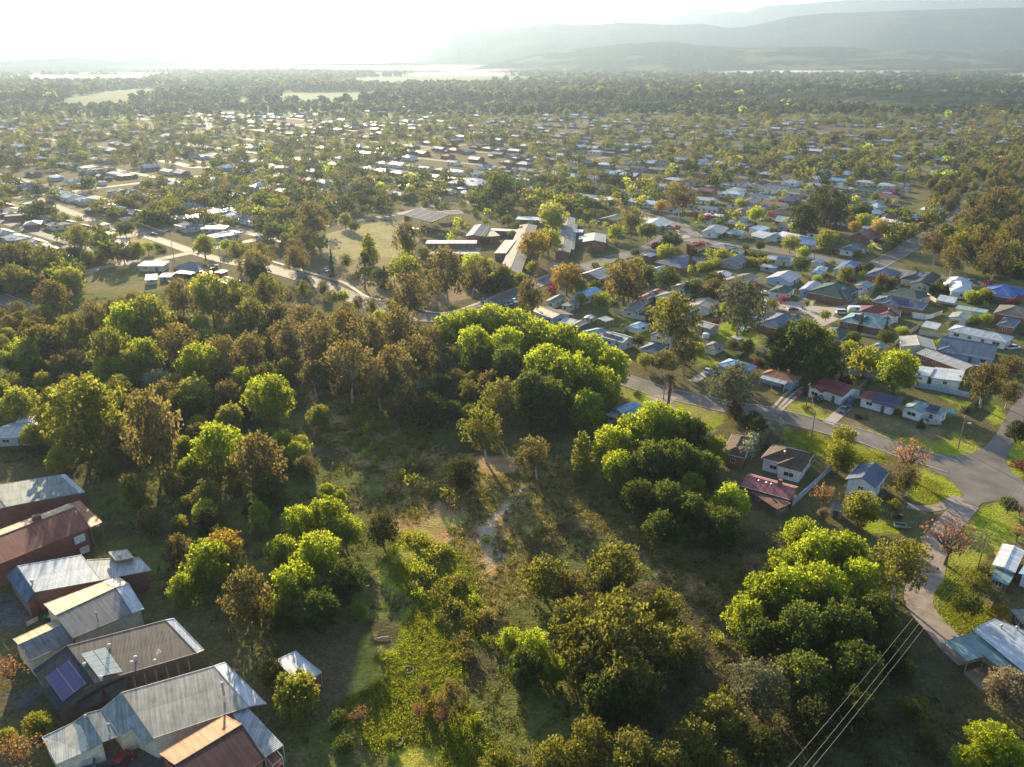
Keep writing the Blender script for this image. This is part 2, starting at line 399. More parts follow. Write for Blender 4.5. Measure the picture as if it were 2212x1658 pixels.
bp = N("ShaderNodeBump"); bp.inputs["Strength"].default_value = 1.0; bp.inputs["Distance"].default_value = .25; L(nb.outputs["Fac"], bp.inputs["Height"]); L(bp.outputs[0], b.inputs["Normal"])
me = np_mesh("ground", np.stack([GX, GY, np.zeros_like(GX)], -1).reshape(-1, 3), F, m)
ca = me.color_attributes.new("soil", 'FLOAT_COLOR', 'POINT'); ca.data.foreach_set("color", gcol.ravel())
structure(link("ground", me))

# ------------------------------------------------------------------ roads (ribbons along centre lines)
ROADPTS = []
def ribbon(mb, pts, w, z, mi=0):
    p = [Vector((a, b_)) for a, b_ in pts]; q = []
    # resample smoothly (Catmull-Rom)
    for i in range(len(p) - 1):
        p0 = p[max(i - 1, 0)]; p1 = p[i]; p2 = p[i + 1]; p3 = p[min(i + 2, len(p) - 1)]
        for k in range(6):
            t = k / 6
            q.append(.5 * ((2 * p1) + (p2 - p0) * t + (2 * p0 - 5 * p1 + 4 * p2 - p3) * t * t + (3 * p1 - p0 - 3 * p2 + p3) * t ** 3))
    q.append(p[-1]); L_, R_ = [], []
    for i, a in enumerate(q):
        d = (q[min(i + 1, len(q) - 1)] - q[max(i - 1, 0)]).normalized(); n = Vector((-d.y, d.x))
        L_.append(a + n * w / 2); R_.append(a - n * w / 2)
    n = len(q)
    mb.faces([(a.x, a.y, z) for a in L_] + [(a.x, a.y, z) for a in R_], [(i, n + i, n + i + 1, i + 1) for i in range(n - 1)], mi)
    return q, L_, R_
def road(name, upts, w, mat, z=.03, kerb=True, block=True):
    mb = MB(); pts = [G(u, v)[:2] for u, v in upts]
    q, L_, R_ = ribbon(mb, pts, w, z)
    o = structure(link(name, mb.mesh(name, mat)))
    if kerb:
        kb = MB()
        for S in (L_, R_):
            n = len(S)
            for i in range(n - 1):
                a, b_ = S[i], S[i + 1]; d = (b_ - a)
                if d.length < .05: continue
                d.normalize(); nn = Vector((-d.y, d.x)) * .16
                kb.slab([(a.x - nn.x, a.y - nn.y, .14), (b_.x - nn.x, b_.y - nn.y, .14), (b_.x + nn.x, b_.y + nn.y, .14), (a.x + nn.x, a.y + nn.y, .14)], .14)
        structure(link("kerb", kb.mesh("kerb", CONC)))
    if block: ROADPTS.extend([(a.x, a.y, w / 2) for a in q])
    return q
lower = [T(2, 2, x, y) for x, y in ((900, -60), (1100, 10), (1300, 75), (1600, 140), (1900, 210), (2150, 240))] + [T(2, 3, x, y) for x, y in ((200, 300), (500, 378), (800, 450), (1100, 560), (1350, 640), (1600, 720))]
road("road", lower, 8.2, ASPH, .030)
mid = [(520, 560), (575, 578), (678, 609), (765, 645), (828, 668), (903, 686), (978, 684), (1053, 661), (1106, 640), (1156, 614), (1231, 588), (1281, 572), (1331, 557), (1393, 541), (1431, 520), (1480, 497)]
road("road", mid, 9, ASPH, .034)
road("road", [(1420, 512), (1480, 517), (1580, 529), (1659, 539), (1734, 552), (1809, 565), (1884, 577), (1959, 590), (2059, 606), (2240, 632)], 10, ASPH, .038)
road("road", [(1890, 575), (1950, 543), (1990, 518), (2059, 477), (2089, 430), (2110, 395)], 9, ASPH, .042)
road("road", [(1500, 512), (1440, 470), (1380, 455), (1300, 440)], 9, ASPH, .046)
# wide corner junction and the two side streets on the right
jm = MB()
jp = [TG(2, 3, x, y) for x, y in ((1330, 590), (1620, 625), (1780, 600), (1890, 530), (1980, 420), (2070, 260), (2180, 60), (2330, -60), (2500, 100), (2250, 320), (2130, 480), (2050, 660), (2100, 760), (2350, 960), (2350, 1120), (2000, 1010), (1850, 1030), (1760, 1120), (1560, 1120), (1690, 960), (1560, 820), (1400, 740))]
jm.poly([(p[0], p[1], .050) for p in jp]); structure(link("road", jm.mesh("road", ASPH)))
for p in jp: ROADPTS.append((p[0], p[1], 4))
road("gravel_road", [T(2, 3, *p) for p in ((1720, 1040), (1600, 1180), (1480, 1320), (1430, 1480), (1400, 1640))] + [T(3, 3, *p) for p in ((1330, 80), (1300, 220), (1370, 360), (1500, 500), (1600, 620), (1750, 760))], 5.0, GRAVEL, .058, kerb=False)
# cul-de-sac and driveways
cm = MB(); cp_ = [TG(1, 3, x, y) for x, y in ((-40, 900), (250, 955), (330, 905), (420, 940), (380, 985), (530, 1000), (640, 985), (740, 930), (850, 830), (930, 840), (860, 930), (700, 990), (590, 1040), (560, 1075), (620, 1100), (440, 1180), (330, 1150), (405, 1090), (350, 1060), (150, 1030), (-40, 1000))]
cm.poly([(p[0], p[1], .030) for p in cp_]); structure(link("court_road", cm.mesh("court_road", PAVE)))
for p in cp_: ROADPTS.append((p[0], p[1], 3))
def drive(r, c, pts, w, mat=PAVE): road("driveway", [T(r, c, *p) for p in pts], w, mat, .055, kerb=False, block=True)
drive(2, 3, ((40, 215), (140, 100), (260, 10)), .9); drive(2, 3, ((75, 232), (180, 120), (300, 25)), .9)
drive(2, 3, ((100, 240), (200, 150), (270, 90)), .9); drive(2, 3, ((520, 345), (590, 280), (690, 190)), 3.2)
drive(1, 2, ((1560, 1640), (1660, 1580), (1740, 1540)), 3); drive(2, 2, ((1400, 150), (1300, 130), (1200, 140)), 6, GRAVEL)
drive(2, 2, ((1370, 190), (1420, 230), (1480, 260)), 1.2); drive(2, 3, ((1650, 980), (1500, 1060), (1350, 1080), (1200, 1050)), 2.6, GRAVEL)
drive(1, 2, ((1500, 400), (1380, 330), (1250, 260), (1130, 220)), 7, PAVE)
# left part of town
road("road", [(70, 425), (120, 446), (225, 486), (325, 513), (412, 543), (480, 563), (540, 575)], 6.5, ASPH, .062)
road("road", [(320, 566), (420, 545), (535, 522), (640, 500), (740, 482), (865, 462), (960, 440)], 6.5, ASPH, .066)
road("road", [(150, 600), (215, 580), (262, 571), (330, 560)], 6, GRAVEL, .07, kerb=False)
road("road", [(-10, 640), (30, 656), (75, 678)], 8, ASPH, .03)
road("road", [(430, 242), (436, 250), (448, 268), (462, 287), (510, 299), (560, 303)], 9, ASPH, .03, kerb=False)
road("road", [(295, 342), (375, 352), (425, 362), (500, 356), (560, 345)], 9, ASPH, .034, kerb=False)
# kerb-side footpath by the school
def path(upts, w): road("footpath", upts, w, CONC, .075, kerb=False)
path([(575, 561), (678, 592), (740, 610), (770, 628), (790, 640), (830, 650)], 1.6)
path([(903, 668), (940, 676), (975, 674), (1020, 660), (1106, 625), (1180, 596)], 1.4)

# ------------------------------------------------------------------ town grid streets further out
E1 = np.array((math.cos(R(-40)), math.sin(R(-40)))); E2 = np.array((math.cos(R(50)), math.sin(R(50))))
O_ = np.array((136., 419.))
fr = MB(); STREETS = []
for k in range(-14, 22):
    STREETS.append(k)
def townmask(x, y):
    u, v, d = P(x, y)
    if d < 50: return False
    if not (-80 < u < 2300) or v > 640 or y > 1750: return False
    if v < 212 + 14 * math.sin(u / 170.): return False
    if v < 262 and fbm(x, y, 90, 77) < .5: return False
    # hand built / green areas
    if u > 560 and v > 470 - max(0, (u - 1500)) * .02 and u < 1500: return False
    if u >= 1500 and v > 440: return False
    if 640 < u < 1330 and v > 430: return False
    if inpoly(u, v, [(1960, 400), (2300, 300), (2300, 640), (1960, 560)]): return False
    if u < 640 and v > 560: return False
    if u > 1250 and v < 255 + (u - 1250) * .02 and fbm(x, y, 160, 8) > .42: return False
    return True
mb = MB()
def seg(a, b_, w, z):
    n = 24
    for i in range(n):
        p = a + (b_ - a) * i / n; q = a + (b_ - a) * (i + 1) / n
        if townmask(*((p + q) / 2)):
            d = (q - p) / np.linalg.norm(q - p); nn = np.array((-d[1], d[0])) * w / 2
            mb.poly([(p[0] - nn[0], p[1] - nn[1], z), (q[0] - nn[0], q[1] - nn[1], z), (q[0] + nn[0], q[1] + nn[1], z), (p[0] + nn[0], p[1] + nn[1], z)])
            for t in (0, .5): ROADPTS.append((*(p + (q - p) * t), w / 2))
for k in range(-8, 20):
    s = O_ + E2 * (78 * k)
    seg(s - E1 * 1300, s + E1 * 900, 6.5, .022)
for k in range(-9, 9):
    s = O_ + E1 * (190 * k + 90)
    seg(s - E2 * 700, s + E2 * 1500, 6.5, .026)
structure(link("road", mb.mesh("road", ASPH)))
RP = np.array(ROADPTS)
def onroad(x, y, pad=0.):
    return bool((np.hypot(RP[:, 0] - x, RP[:, 1] - y) < RP[:, 2] + pad).any())

# ------------------------------------------------------------------ hills
def hillmat(name, c1, c2, sc_):
    m, nt, N, L = nodes(name)
    out = N("ShaderNodeOutputMaterial"); b = N("ShaderNodeBsdfPrincipled"); L(b.outputs[0], out.inputs[0]); b.inputs["Roughness"].default_value = 1
    b.inputs["Specular IOR Level"].default_value = 0
    geo = N("ShaderNodeNewGeometry"); n1 = N("ShaderNodeTexNoise"); n1.inputs["Scale"].default_value = sc_; n1.inputs["Detail"].default_value = 7
    L(geo.outputs["Position"], n1.inputs["Vector"])
    cr = N("ShaderNodeMapRange"); cr.inputs["From Min"].default_value = .52; cr.inputs["From Max"].default_value = .62; L(n1.outputs["Fac"], cr.inputs["Value"])
    mx = N("ShaderNodeMix"); mx.data_type = 'RGBA'; mx.inputs[6].default_value = (*c1, 1); mx.inputs[7].default_value = (*c2, 1)
    L(cr.outputs[0], mx.inputs[0]); L(mx.outputs[2], b.inputs["Base Color"])
    n2 = N("ShaderNodeTexNoise"); n2.inputs["Scale"].default_value = .03; n2.inputs["Detail"].default_value = 5; L(geo.outputs["Position"], n2.inputs["Vector"])
    bp = N("ShaderNodeBump"); bp.inputs["Distance"].default_value = 25; bp.inputs["Strength"].default_value = 1; L(n2.outputs["Fac"], bp.inputs["Height"]); L(bp.outputs[0], b.inputs["Normal"])
    return m
HM = hillmat("hill_forest", (.030, .046, .030), (.06, .075, .04), .0012)
HM2 = hillmat("hill_pasture", (.045, .055, .03), (.13, .13, .07), .0035)
def ridge(prof, D, front, back, mat, seed, spur=.35, rough=9., edge_w=60):
    us = np.linspace(prof[0][0], prof[-1][0], 420)
    vs = np.interp(us, [p[0] for p in prof], [p[1] for p in prof])
    a = (us - 1106) / FPX; b_ = (vs - 829) / FPX
    dx, dy, dz = a, CP - b_ * SP, -(SP + b_ * CP)
    h = np.hypot(dx, dy); X = dx / h; Y = dy / h; Z = CAM_H + D * dz / h
    Z = Z + (fbm(us, us * 0, 26, seed, 5) - .5) * rough
    edge = np.clip(np.minimum(us - us[0], us[-1] - us) / edge_w, 0, 1)
    ts = np.linspace(-1, 1, 46); V = []
    for t in ts:
        dist = D + (front * t if t < 0 else back * t)
        k = 1 - abs(t); prf = k ** 1.25
        nz = (fbm(X * D, t * 900 + X * D * .25, 900, seed + 3, 5) - .5) * 2
        z = Z * prf * (1 + spur * nz * (1 - k) * 2.0 * k) * edge - 3
        V.append(np.stack([X * dist, Y * dist, z], -1))
    V = np.array(V); ny, nx = V.shape[:2]; id_ = np.arange(nx * ny).reshape(ny, nx)
    F = np.stack([id_[:-1, :-1], id_[:-1, 1:], id_[1:, 1:], id_[1:, :-1]], -1).reshape(-1, 4)
    o = link("hills", np_mesh("hills", V.reshape(-1, 3), F, mat)); structure(o)
    o.data.polygons.foreach_set("use_smooth", [True] * len(F))
ridge([(1150, 112), (1200, 50), (1243, 43), (1290, 52), (1363, 46), (1413, 45), (1456, 35), (1493, 25), (1543, 26), (1581, 18), (1606, 24), (1636, 14), (1660, 8), (1721, 4), (1796, -1), (1900, -8), (2100, -14), (2500, -20)], 10500, 1900, 2500, HM, 5, .5)
ridge([(850, 117), (900, 108), (933, 95), (978, 68), (1010, 63), (1048, 57), (1075, 64), (1106, 58), (1143, 56), (1168, 49), (1206, 47), (1231, 52), (1281, 51), (1343, 45), (1406, 50), (1456, 52), (1518, 49), (1573, 58), (1606, 54), (1659, 45), (1710, 33), (1780, 26), (1900, 24), (2100, 15), (2500, 0)], 7400, 2100, 1000, HM, 11, .8, edge_w=130)
ridge([(960, 124), (1130, 115), (1181, 112), (1231, 108), (1300, 98), (1356, 93), (1400, 90), (1443, 87), (1506, 96), (1600, 101), (1700, 100), (1800, 98), (1900, 104), (2010, 104), (2100, 112), (2180, 106), (2500, 98)], 5300, 1350, 900, HM2, 17, .9, 7, edge_w=200)
ridge([(-200, 134), (20, 130), (100, 125), (160, 122), (200, 125), (240, 131), (330, 130), (450, 137), (560, 143)], 6200, 900, 900, HM, 29, .3, 8)
ridge([(500, 142), (640, 137), (780, 137), (860, 134), (930, 140), (1010, 146)], 5300, 500, 500, HM2, 31, .3, 6)
# wooded knoll in the middle distance on the right
ridge([(1500, 212), (1600, 205), (1700, 198), (1780, 190), (1880, 186), (1960, 190), (2060, 196), (2150, 205), (2230, 214)], 1850, 260, 260, HM2, 37, .3, 4)

# ------------------------------------------------------------------ air
def volbox(name, lo, hi, dens, col, g, taper=0):
    m, nt, N, L = nodes(name)
    out = N("ShaderNodeOutputMaterial"); v = N("ShaderNodeVolumePrincipled")
    v.inputs["Color"].default_value = (*col, 1); v.inputs["Density"].default_value = dens; v.inputs["Anisotropy"].default_value = g
    L(v.outputs[0], out.inputs["Volume"])
    c = [(a + b_) / 2 for a, b_ in zip(lo, hi)]; s = [b_ - a for a, b_ in zip(lo, hi)]
    mb = MB()
    if taper:
        n = 28; rings = []
        for fr_, zz in ((.93, 0), (1, .25), (.97, .6), (.8, 1)):
            rings.append([(c[0] + s[0] / 2 * fr_ * math.cos(2 * math.pi * k / n) * (1 + .12 * math.sin(k * 2.3 + zz)), c[1] + s[1] / 2 * fr_ * math.sin(2 * math.pi * k / n) * (1 + .12 * math.sin(k * 1.7)), lo[2] + s[2] * zz) for k in range(n)])
        mb.faces([p for r_ in rings for p in r_], [(i * n + k, i * n + (k + 1) % n, (i + 1) * n + (k + 1) % n, (i + 1) * n + k) for i in range(3) for k in range(n)] + [tuple(range(n))[::-1], tuple(range(3 * n, 4 * n))])
    else:
        mb.box(c, s)
    o = link(name, mb.mesh(name, m)); o["kind"] = "stuff"
    return o
hz = volbox("haze", (-19500, -1000, -6), (19500, 20000, 1000), 9.5e-5, (.37, .49, .67), .48)
hz["label"] = "pale morning haze hanging over the whole valley"; hz["category"] = "haze"
FOGS = [((-1100, 5200), (2400, 700), 34, .9e-3), ((500, 4500), (1700, 380), 24, 1.1e-3), ((1500, 3950), (1300, 200), 26, 2.4e-3), ((2500, 3600), (900, 160), 24, 2.4e-3), ((-1900, 3700), (1100, 260), 12, 1.4e-3), ((650, 3500), (620, 120), 20, 2.4e-3), ((1850, 3300), (520, 90), 18, 2.6e-3), ((-300, 4050), (900, 200), 16, 1.3e-3), ((-3300, 5200), (1500, 500), 34, .8e-3)]
for i, ((cx, cy_), (w_, d_), h_, dn) in enumerate(FOGS):
    o = volbox("mist", (cx - w_ / 2, cy_ - d_ / 2, .3 + i * .11), (cx + w_ / 2, cy_ + d_ / 2, h_), dn, (.97, .97, .98), .6, 1)
    u, v, d = P(cx, cy_); o["label"] = "white ground mist lying low across the far valley floor"; o["category"] = "mist"; o["group"] = "mist banks on the valley floor"
# ------------------------------------------------------------------ houses
FOOT = []                          # footprints (x, y, radius) kept clear of scattered trees
LAND = []                          # landmarks for labels: (u, v, phrase)
_WIN = {}
def winmesh(w, h):
    k = (round(w, 1), round(h, 1))
    if k not in _WIN:
        a = MB(); t = .08
        a.box((0, 0, h / 2 - t / 2), (w, .1, t)); a.box((0, 0, -h / 2 + t / 2), (w, .1, t))
        for x in (-w / 2 + t / 2, 0, w / 2 - t / 2): a.box((x, 0, 0), (t, .1, h - 2 * t))
        b = MB(); b.box((0, .02, 0), (w - 2 * t, .05, h - 2 * t))
        _WIN[k] = (a.mesh("window", FRAME), b.mesh("pane", GLASS))
    return _WIN[k]
def window(parent, x, y, z, rz, w=1.5, h=1.1, pane=True):
    f, g = winmesh(w, h)
    o = link("window", f, parent, (x, y, z), rz)
    link("pane", g, o)
def roofgeo(mb, L, W, e, h, kind, ox=0, oy=0, mi=0, rot=0):
    """roof over L (x) by W (y), eaves at e, rise h"""
    def tr(p):
        x, y, z = p
        return (ox + (x if not rot else -y), oy + (y if not rot else x), z)
    a, b = L / 2, W / 2; t = .14
    if kind == 'hip':
        r = max(a - b, .05)
        T_ = [(-a, -b, e), (a, -b, e), (a, b, e), (-a, b, e), (-r, 0, e + h), (r, 0, e + h), (-a, -b, e - t), (a, -b, e - t), (a, b, e - t), (-a, b, e - t)]
        mb.faces([tr(p) for p in T_], [(0, 1, 5, 4), (1, 2, 5), (2, 3, 4, 5), (3, 0, 4), (9, 8, 7, 6), (0, 6, 7, 1), (1, 7, 8, 2), (2, 8, 9, 3), (3, 9, 6, 0)], mi)
        cap = .12
        for p, q in ((4, 5), (0, 4), (3, 4), (1, 5), (2, 5)):
            mb.tube([tr(T_[p]), tr(T_[q])], .09, 4, mi)
    elif kind == 'gable':
        for s in (-1, 1):
            mb.slab([tr((-a, s * b, e)), tr((a, s * b, e)), tr((a, 0, e + h)), tr((-a, 0, e + h))], t, mi)
        mb.tube([tr((-a, 0, e + h + .02)), tr((a, 0, e + h + .02))], .11, 4, mi)
    else:                          # skillion, high side towards +y or -y
        s = 1 if kind == 'skillion' else -1
        mb.slab([tr((-a, -b, e + (h if s < 0 else 0))), tr((a, -b, e + (h if s < 0 else 0))), tr((a, b, e + (h if s > 0 else 0))), tr((-a, b, e + (h if s > 0 else 0)))], t, mi)
def wallgeo(mb, L, W, e, h, kind, ox=0, oy=0, ins=.45, rot=0, mi=0):
    def tr(p):
        x, y, z = p
        return (ox + (x if not rot else -y), oy + (y if not rot else x), z)
    a, b = L / 2 - ins, W / 2 - ins
    e2 = e - .16
    if kind == 'gable':
        hh = e2 + h * (1 - ins / (W / 2)) if W else e2
        V = [(-a, -b, -.3), (a, -b, -.3), (a, b, -.3), (-a, b, -.3), (-a, -b, e2), (a, -b, e2), (a, b, e2), (-a, b, e2), (-a, 0, hh - .12), (a, 0, hh - .12)]
        mb.faces([tr(p) for p in V], [(0, 1, 5, 4), (1, 2, 6, 9, 5), (2, 3, 7, 6), (3, 0, 4, 8, 7), (4, 5, 9, 8), (6, 7, 8, 9)], mi)
    else:
        s = {'skillion': (0, h), 'skillion2': (h, 0)}.get(kind, (0, 0))
        V = [(-a, -b, -.3), (a, -b, -.3), (a, b, -.3), (-a, b, -.3), (-a, -b, e2 + s[0] * .95), (a, -b, e2 + s[0] * .95), (a, b, e2 + s[1] * .95), (-a, b, e2 + s[1] * .95)]
        mb.faces([tr(p) for p in V], [(0, 1, 5, 4), (1, 2, 6, 5), (2, 3, 7, 6), (3, 0, 4, 7), (4, 5, 6, 7)], mi)
def house_at(cx, cy_, ang, L, W, label, roof, wall, kind='hip', eave=2.8, pitch=22, name='house', cat='house', wing=None, solar=None, vents=0, group=None, auto=None, detail=2, open_=False, chim=False):
    W0 = W
    rise = W / 2 * math.tan(R(pitch)) if kind in ('hip', 'gable') else W * math.tan(R(pitch)) * .5
    u, v, d = P(cx, cy_)
    FOOT.append((cx, cy_, max(L, W) * .5, min(L, W) * .5 + .5, ang))
    rm, wm_ = RF[roof], WL[wall]
    wmb, rmb = MB(), MB()
    wallgeo(wmb, L, W, eave, rise, kind); roofgeo(rmb, L, W, eave, rise, kind)
    if wing:
        wx, wl, ww, wk = wing                  # position along x, projection, width, kind ; sticks out to -y
        wr = ww / 2 * math.tan(R(pitch))
        oy = -(W / 2 + wl / 2) + W * .25; LL = wl + W * .5
        wallgeo(wmb, LL, ww, eave - .03, wr, wk, wx * L, oy, rot=1); roofgeo(rmb, LL, ww, eave + .02, wr, wk, wx * L, oy, rot=1)
    if detail == 0:
        mb = MB()
        for q, mi in ((wmb, 0), (rmb, 1)):
            n = len(mb.v); mb.v += q.v; mb.f += [tuple(i + n for i in f) for f in q.f]; mb.m += [mi] * len(q.f)
        # dark openings on the long walls, part of the same small mesh
        for s in (-1, 1):
            for k in range(max(1, int(L / 5))):
                mb.box(((k + .5) / max(1, int(L / 5)) * (L - 3) - (L - 3) / 2, s * (W / 2 - .44), 1.6), (1.6, .06, 1.1), mi=2)
        o = link(name, mb.mesh(name, [wm_, rm, GLASS]), None, (cx, cy_, 0), ang)
        return tag(o, label, cat, group, auto)
    root = link(name, None, None, (cx, cy_, 0), ang); root.empty_display_size = 2
    tag(root, label, cat, group, auto)
    if open_:
        pm = MB()
        for sx in (-1, 0, 1):
            for sy in (-1, 1):
                pm = MB(); pm.box((sx * (L / 2 - .3), sy * (W / 2 - .3), 0), (.14, .14, eave - .1 + (rise if (sy > 0) == (kind == 'skillion') and kind != 'gable' else 0) * .9), base=True); part("post", pm, ALU, root)
    else:
        part("wall", wmb, wm_, root)
    part("roof", rmb, rm, root)
    if not open_:
        if kind in ('hip', 'gable'):
            gm = MB()
            for s in (-1, 1): gm.box((0, s * (W / 2 + .07), eave - .06), (L, .12, .12))
            if kind == 'hip':
                for s in (-1, 1): gm.box((s * (L / 2 + .07), 0, eave - .06), (.12, W, .12))
            part("gutter", gm, GUTTER, root)
        pane = detail > 1
        n = max(1, int(L / 4.2))
        for s in (-1, 1):
            for k in range(n):
                x = (k + .5) / n * (L - 2) - (L - 2) / 2
                if wing and s < 0 and abs(x - wing[0] * L) < wing[2] / 2 + .8: continue
                if k == n // 2 and s < 0:
                    dm = MB(); dm.box((x, s * (W / 2 - .44), 1.0), (1.0, .1, 2.1)); part("door", dm, DOORM, root)
                else:
                    ww_ = random.choice((1.2, 1.8, 2.4)) if detail > 1 else 1.8
                    window(root, x, s * (W / 2 - .43), 1.55 if eave < 4 else eave - 1.4, 0, ww_, 1.1)
        for s in (-1, 1):
            window(root, s * (L / 2 - .43), 0, 1.55 if eave < 4 else eave - 1.4, math.pi / 2, 1.2, 1.1)
        if wing:
            oy = -(W / 2 + wing[1]) + .43
            window(root, wing[0] * L, oy, 1.55, 0, 2.4, 1.2)
    if not open_ and not wing and kind in ('hip', 'gable') and L > 9 and W > 6 and random.random() < .55:
        s = random.choice((-1, 1)); vw = random.uniform(1.8, 2.6); vl = L * random.uniform(.4, .9); vx = random.uniform(-.5, .5) * (L - vl)
        vm = MB(); vm.slab([(vx - vl / 2, s * (W / 2 - .05), eave - .05), (vx + vl / 2, s * (W / 2 - .05), eave - .05), (vx + vl / 2, s * (W / 2 + vw), eave - .42), (vx - vl / 2, s * (W / 2 + vw), eave - .42)], .1); vo = part("verandah_roof", vm, random.choice((rm, RF['zinc'], RF['pale'])), root)
        for k in range(3):
            vm = MB(); vm.box((vx - vl / 2 + .15 + (vl - .3) * k / 2, s * (W / 2 + vw - .12), -.1), (.12, .12, eave - .42), base=True); part("post", vm, FRAME, vo)
    if not solar and not open_ and kind in ('hip', 'gable') and L > 11 and detail and random.random() < .22: solar = (random.choice((-1, 1)), random.uniform(-.1, .15), .5, random.randint(3, 6), random.choice((1, 2)))
    if solar:
        side, fx, fy, nc, nr = solar
        ty = side * W / 2
        sl_ = math.atan2(rise, W / 2)
        for sgn in (1,):
            sm = MB(); y0 = ty * (1 - fy); z0 = eave + rise * fy + .14
            for i in range(nc):
                for j in range(nr):
                    dx = (i - (nc - 1) / 2) * 1.04; dy = (j - (nr - 1) / 2) * 1.7
                    sm.box((fx * L + dx, y0 - side * dy * math.cos(sl_), z0 + dy * math.sin(sl_)), (1.0, 1.65, .05), rx=-side * sl_)
            part("solar_panel", sm, SOLAR, root)
    for k in range(vents):
        vm = MB(); x = (random.random() - .5) * L * .6; y = -W * .2
        vm.tube([(x, y, eave + rise * .5), (x, y, eave + rise * .6 + .55)], .14, 8); vm.tube([(x, y, eave + rise * .6 + .5), (x, y, eave + rise * .6 + .75), (x, y, eave + rise * .6 + .95)], [.26, .32, .08], 8)
        part("roof_vent", vm, ALU, root)
    if chim:
        vm = MB(); vm.box((L * .2, 0, eave + rise * .5), (.9, .7, rise * .5 + 1.2), base=True); part("chimney", vm, WL['brick'], root)
    return root
def house(t, A, B, C, label, roof, wall='white', kind='hip', lm=None, **k):
    r, c = t; e = k.get('eave', 2.8)
    ax, ay, _ = TG(r, c, *A, e); bx, by, _ = TG(r, c, *B, e)
    a, b = Vector((ax, ay)), Vector((bx, by)); d = b - a; L = d.length; d.normalize(); n = Vector((-d.y, d.x))
    if n.y < 0: n = -n
    if isinstance(C, (int, float)): W = float(C) * (1.3 if c >= 2 and r == 1 else 1.1)
    else:
        cx, cy_, _ = TG(r, c, *C, e); W = (Vector((cx, cy_)) - b).dot(n)
        if W < 0: n = -n; W = -W
    if not isinstance(C, (int, float)):
        cv = Vector((cx, cy_))
        if (cv - b).length > L * 1.25:     # the long side runs away from the viewer: follow it
            o_ = cv - b; L2 = o_.length; d2 = o_.normalized(); n2 = Vector((-d2.y, d2.x)); s2 = (a - b).dot(n2)
            if s2 < 0: n2 = -n2; s2 = -s2
            a, b, d, n, L, W = b, cv, d2, n2, L2, s2
    W = min(max(W, 3), 90); cen = (a + b) / 2 + n * W / 2
    if W > L * 1.05 and k.pop('swap', True):
        L, W = W, L; d = n if n.x > 0 else -n
    k.pop('swap', None)
    ang = math.atan2(d.y, d.x)
    # keep local -y towards the camera
    if Vector((-math.sin(ang), math.cos(ang))).dot(cen) < 0: ang += math.pi
    u, v, dd = P(cen.x, cen.y, e)
    if lm: LAND.append((u, v, lm))
    return house_at(cen.x, cen.y, ang, L, W, label, roof, wall, kind, **k)
H = house
# --- right: the row along the lower street
H((2, 3), (-58, 640), (300, 738), (452, 622), "white house with a dark brown tiled hip roof beside a long hedge", 'brown', 'white', lm="the white house with the dark brown roof", eave=3.4, pitch=24, wing=(.22, 1.5, 6, 'hip'), vents=1)
H((2, 3), (-235, 880), (188, 1000), (312, 905), "old house with a faded pink and rusty iron roof and a square chimney", 'pink', 'brown', 'gable', lm="the faded pink roofed house", pitch=20, vents=3, chim=True)
H((2, 2), (2040, 925), (2290, 1085), (2350, 1010), "low rusty brown iron lean-to joined in front of the faded pink roof", 'rust', 'brown', 'skillion', name='lean_to', cat='lean-to', eave=2.2, pitch=10)
H((2, 3), (935, 905), (1042, 768), (790, 690), "white raised cottage with a slate grey gable roof behind an orange tree", 'slate', 'white', 'gable', lm="the slate grey gabled cottage", eave=4.0, pitch=26)
H((2, 3), (530, 1075), (650, 1110), (700, 1065), "small round topped grey garden shed under a pale green tree", 'grey', 'grey', 'gable', name='shed', cat='shed', eave=2.3, pitch=28, lm="the small grey garden shed")
H((2, 3), (788, 118), (1085, 200), (1150, 138), "white weatherboard house with a maroon and black roof between two gabled houses", 'maroon', 'white', 'gable', pitch=20, solar=(-1, .25, .5, 7, 3), lm="the maroon and black roofed white house")
H((2, 3), (1210, 190), (1500, 275), (1585, 230), "pale grey green roofed house with three black solar blocks and a silver car in front", 'teal', 'white', 'hip', pitch=22, wing=(-.28, 2.5, 5.5, 'gable'), solar=(-1, .18, .45, 3, 2), lm="the pale green roofed corner house")
H((2, 3), (385, 25), (640, 118), (738, 22), "white house with a dark maroon roof and small front gable behind dark shrubs", 'maroon', 'white', 'gable', pitch=20, wing=(-.3, 2, 5, 'gable'), lm="the maroon roofed house with a front gable")
H((1, 3), (-60, 1575), (215, 1648), (290, 1600), "pale blue walled house with an orange brown tiled roof and front steps", 'tile', 'blue', 'hip', pitch=22, chim=True, lm="the orange brown tiled house")
H((1, 2), (1768, 1492), (2010, 1562), (2122, 1508), "cream house with a sky blue iron hip roof left of the orange brown tiled one", 'skyblue', 'cream', 'hip', pitch=20, lm="the sky blue roofed house")
H((2, 2), (855, 222), (940, 252), (1115, 190), "narrow sky blue gable roof next to a pale green one below the street", 'skyblue', 'white', 'gable', pitch=18, lm="the sky blue gable below the palm")
H((2, 2), (930, 275), (1060, 305), (1178, 222), "pale green iron roofed garage joined to the sky blue gable", 'teal', 'green', 'gable', pitch=12, name='garage', cat='garage')
H((2, 2), (830, 265), (895, 298), (950, 250), "low pale lean-to on the left end of the sky blue gable", 'zinc', 'green', 'skillion', name='lean_to', cat='lean-to', eave=2.3, pitch=8)
H((2, 2), (1060, 330), (1150, 350), (1240, 300), "pale blue carport half hidden by the bright green grove below the palm", 'pale', 'white', 'skillion', name='carport', cat='carport', eave=2.5, pitch=6, open_=True)
H((2, 2), (1415, 318), (1500, 330), (1540, 285), "small white and blue garden shed just behind the bright green grove", 'pale', 'blue', 'gable', name='shed', cat='shed', eave=2.3)
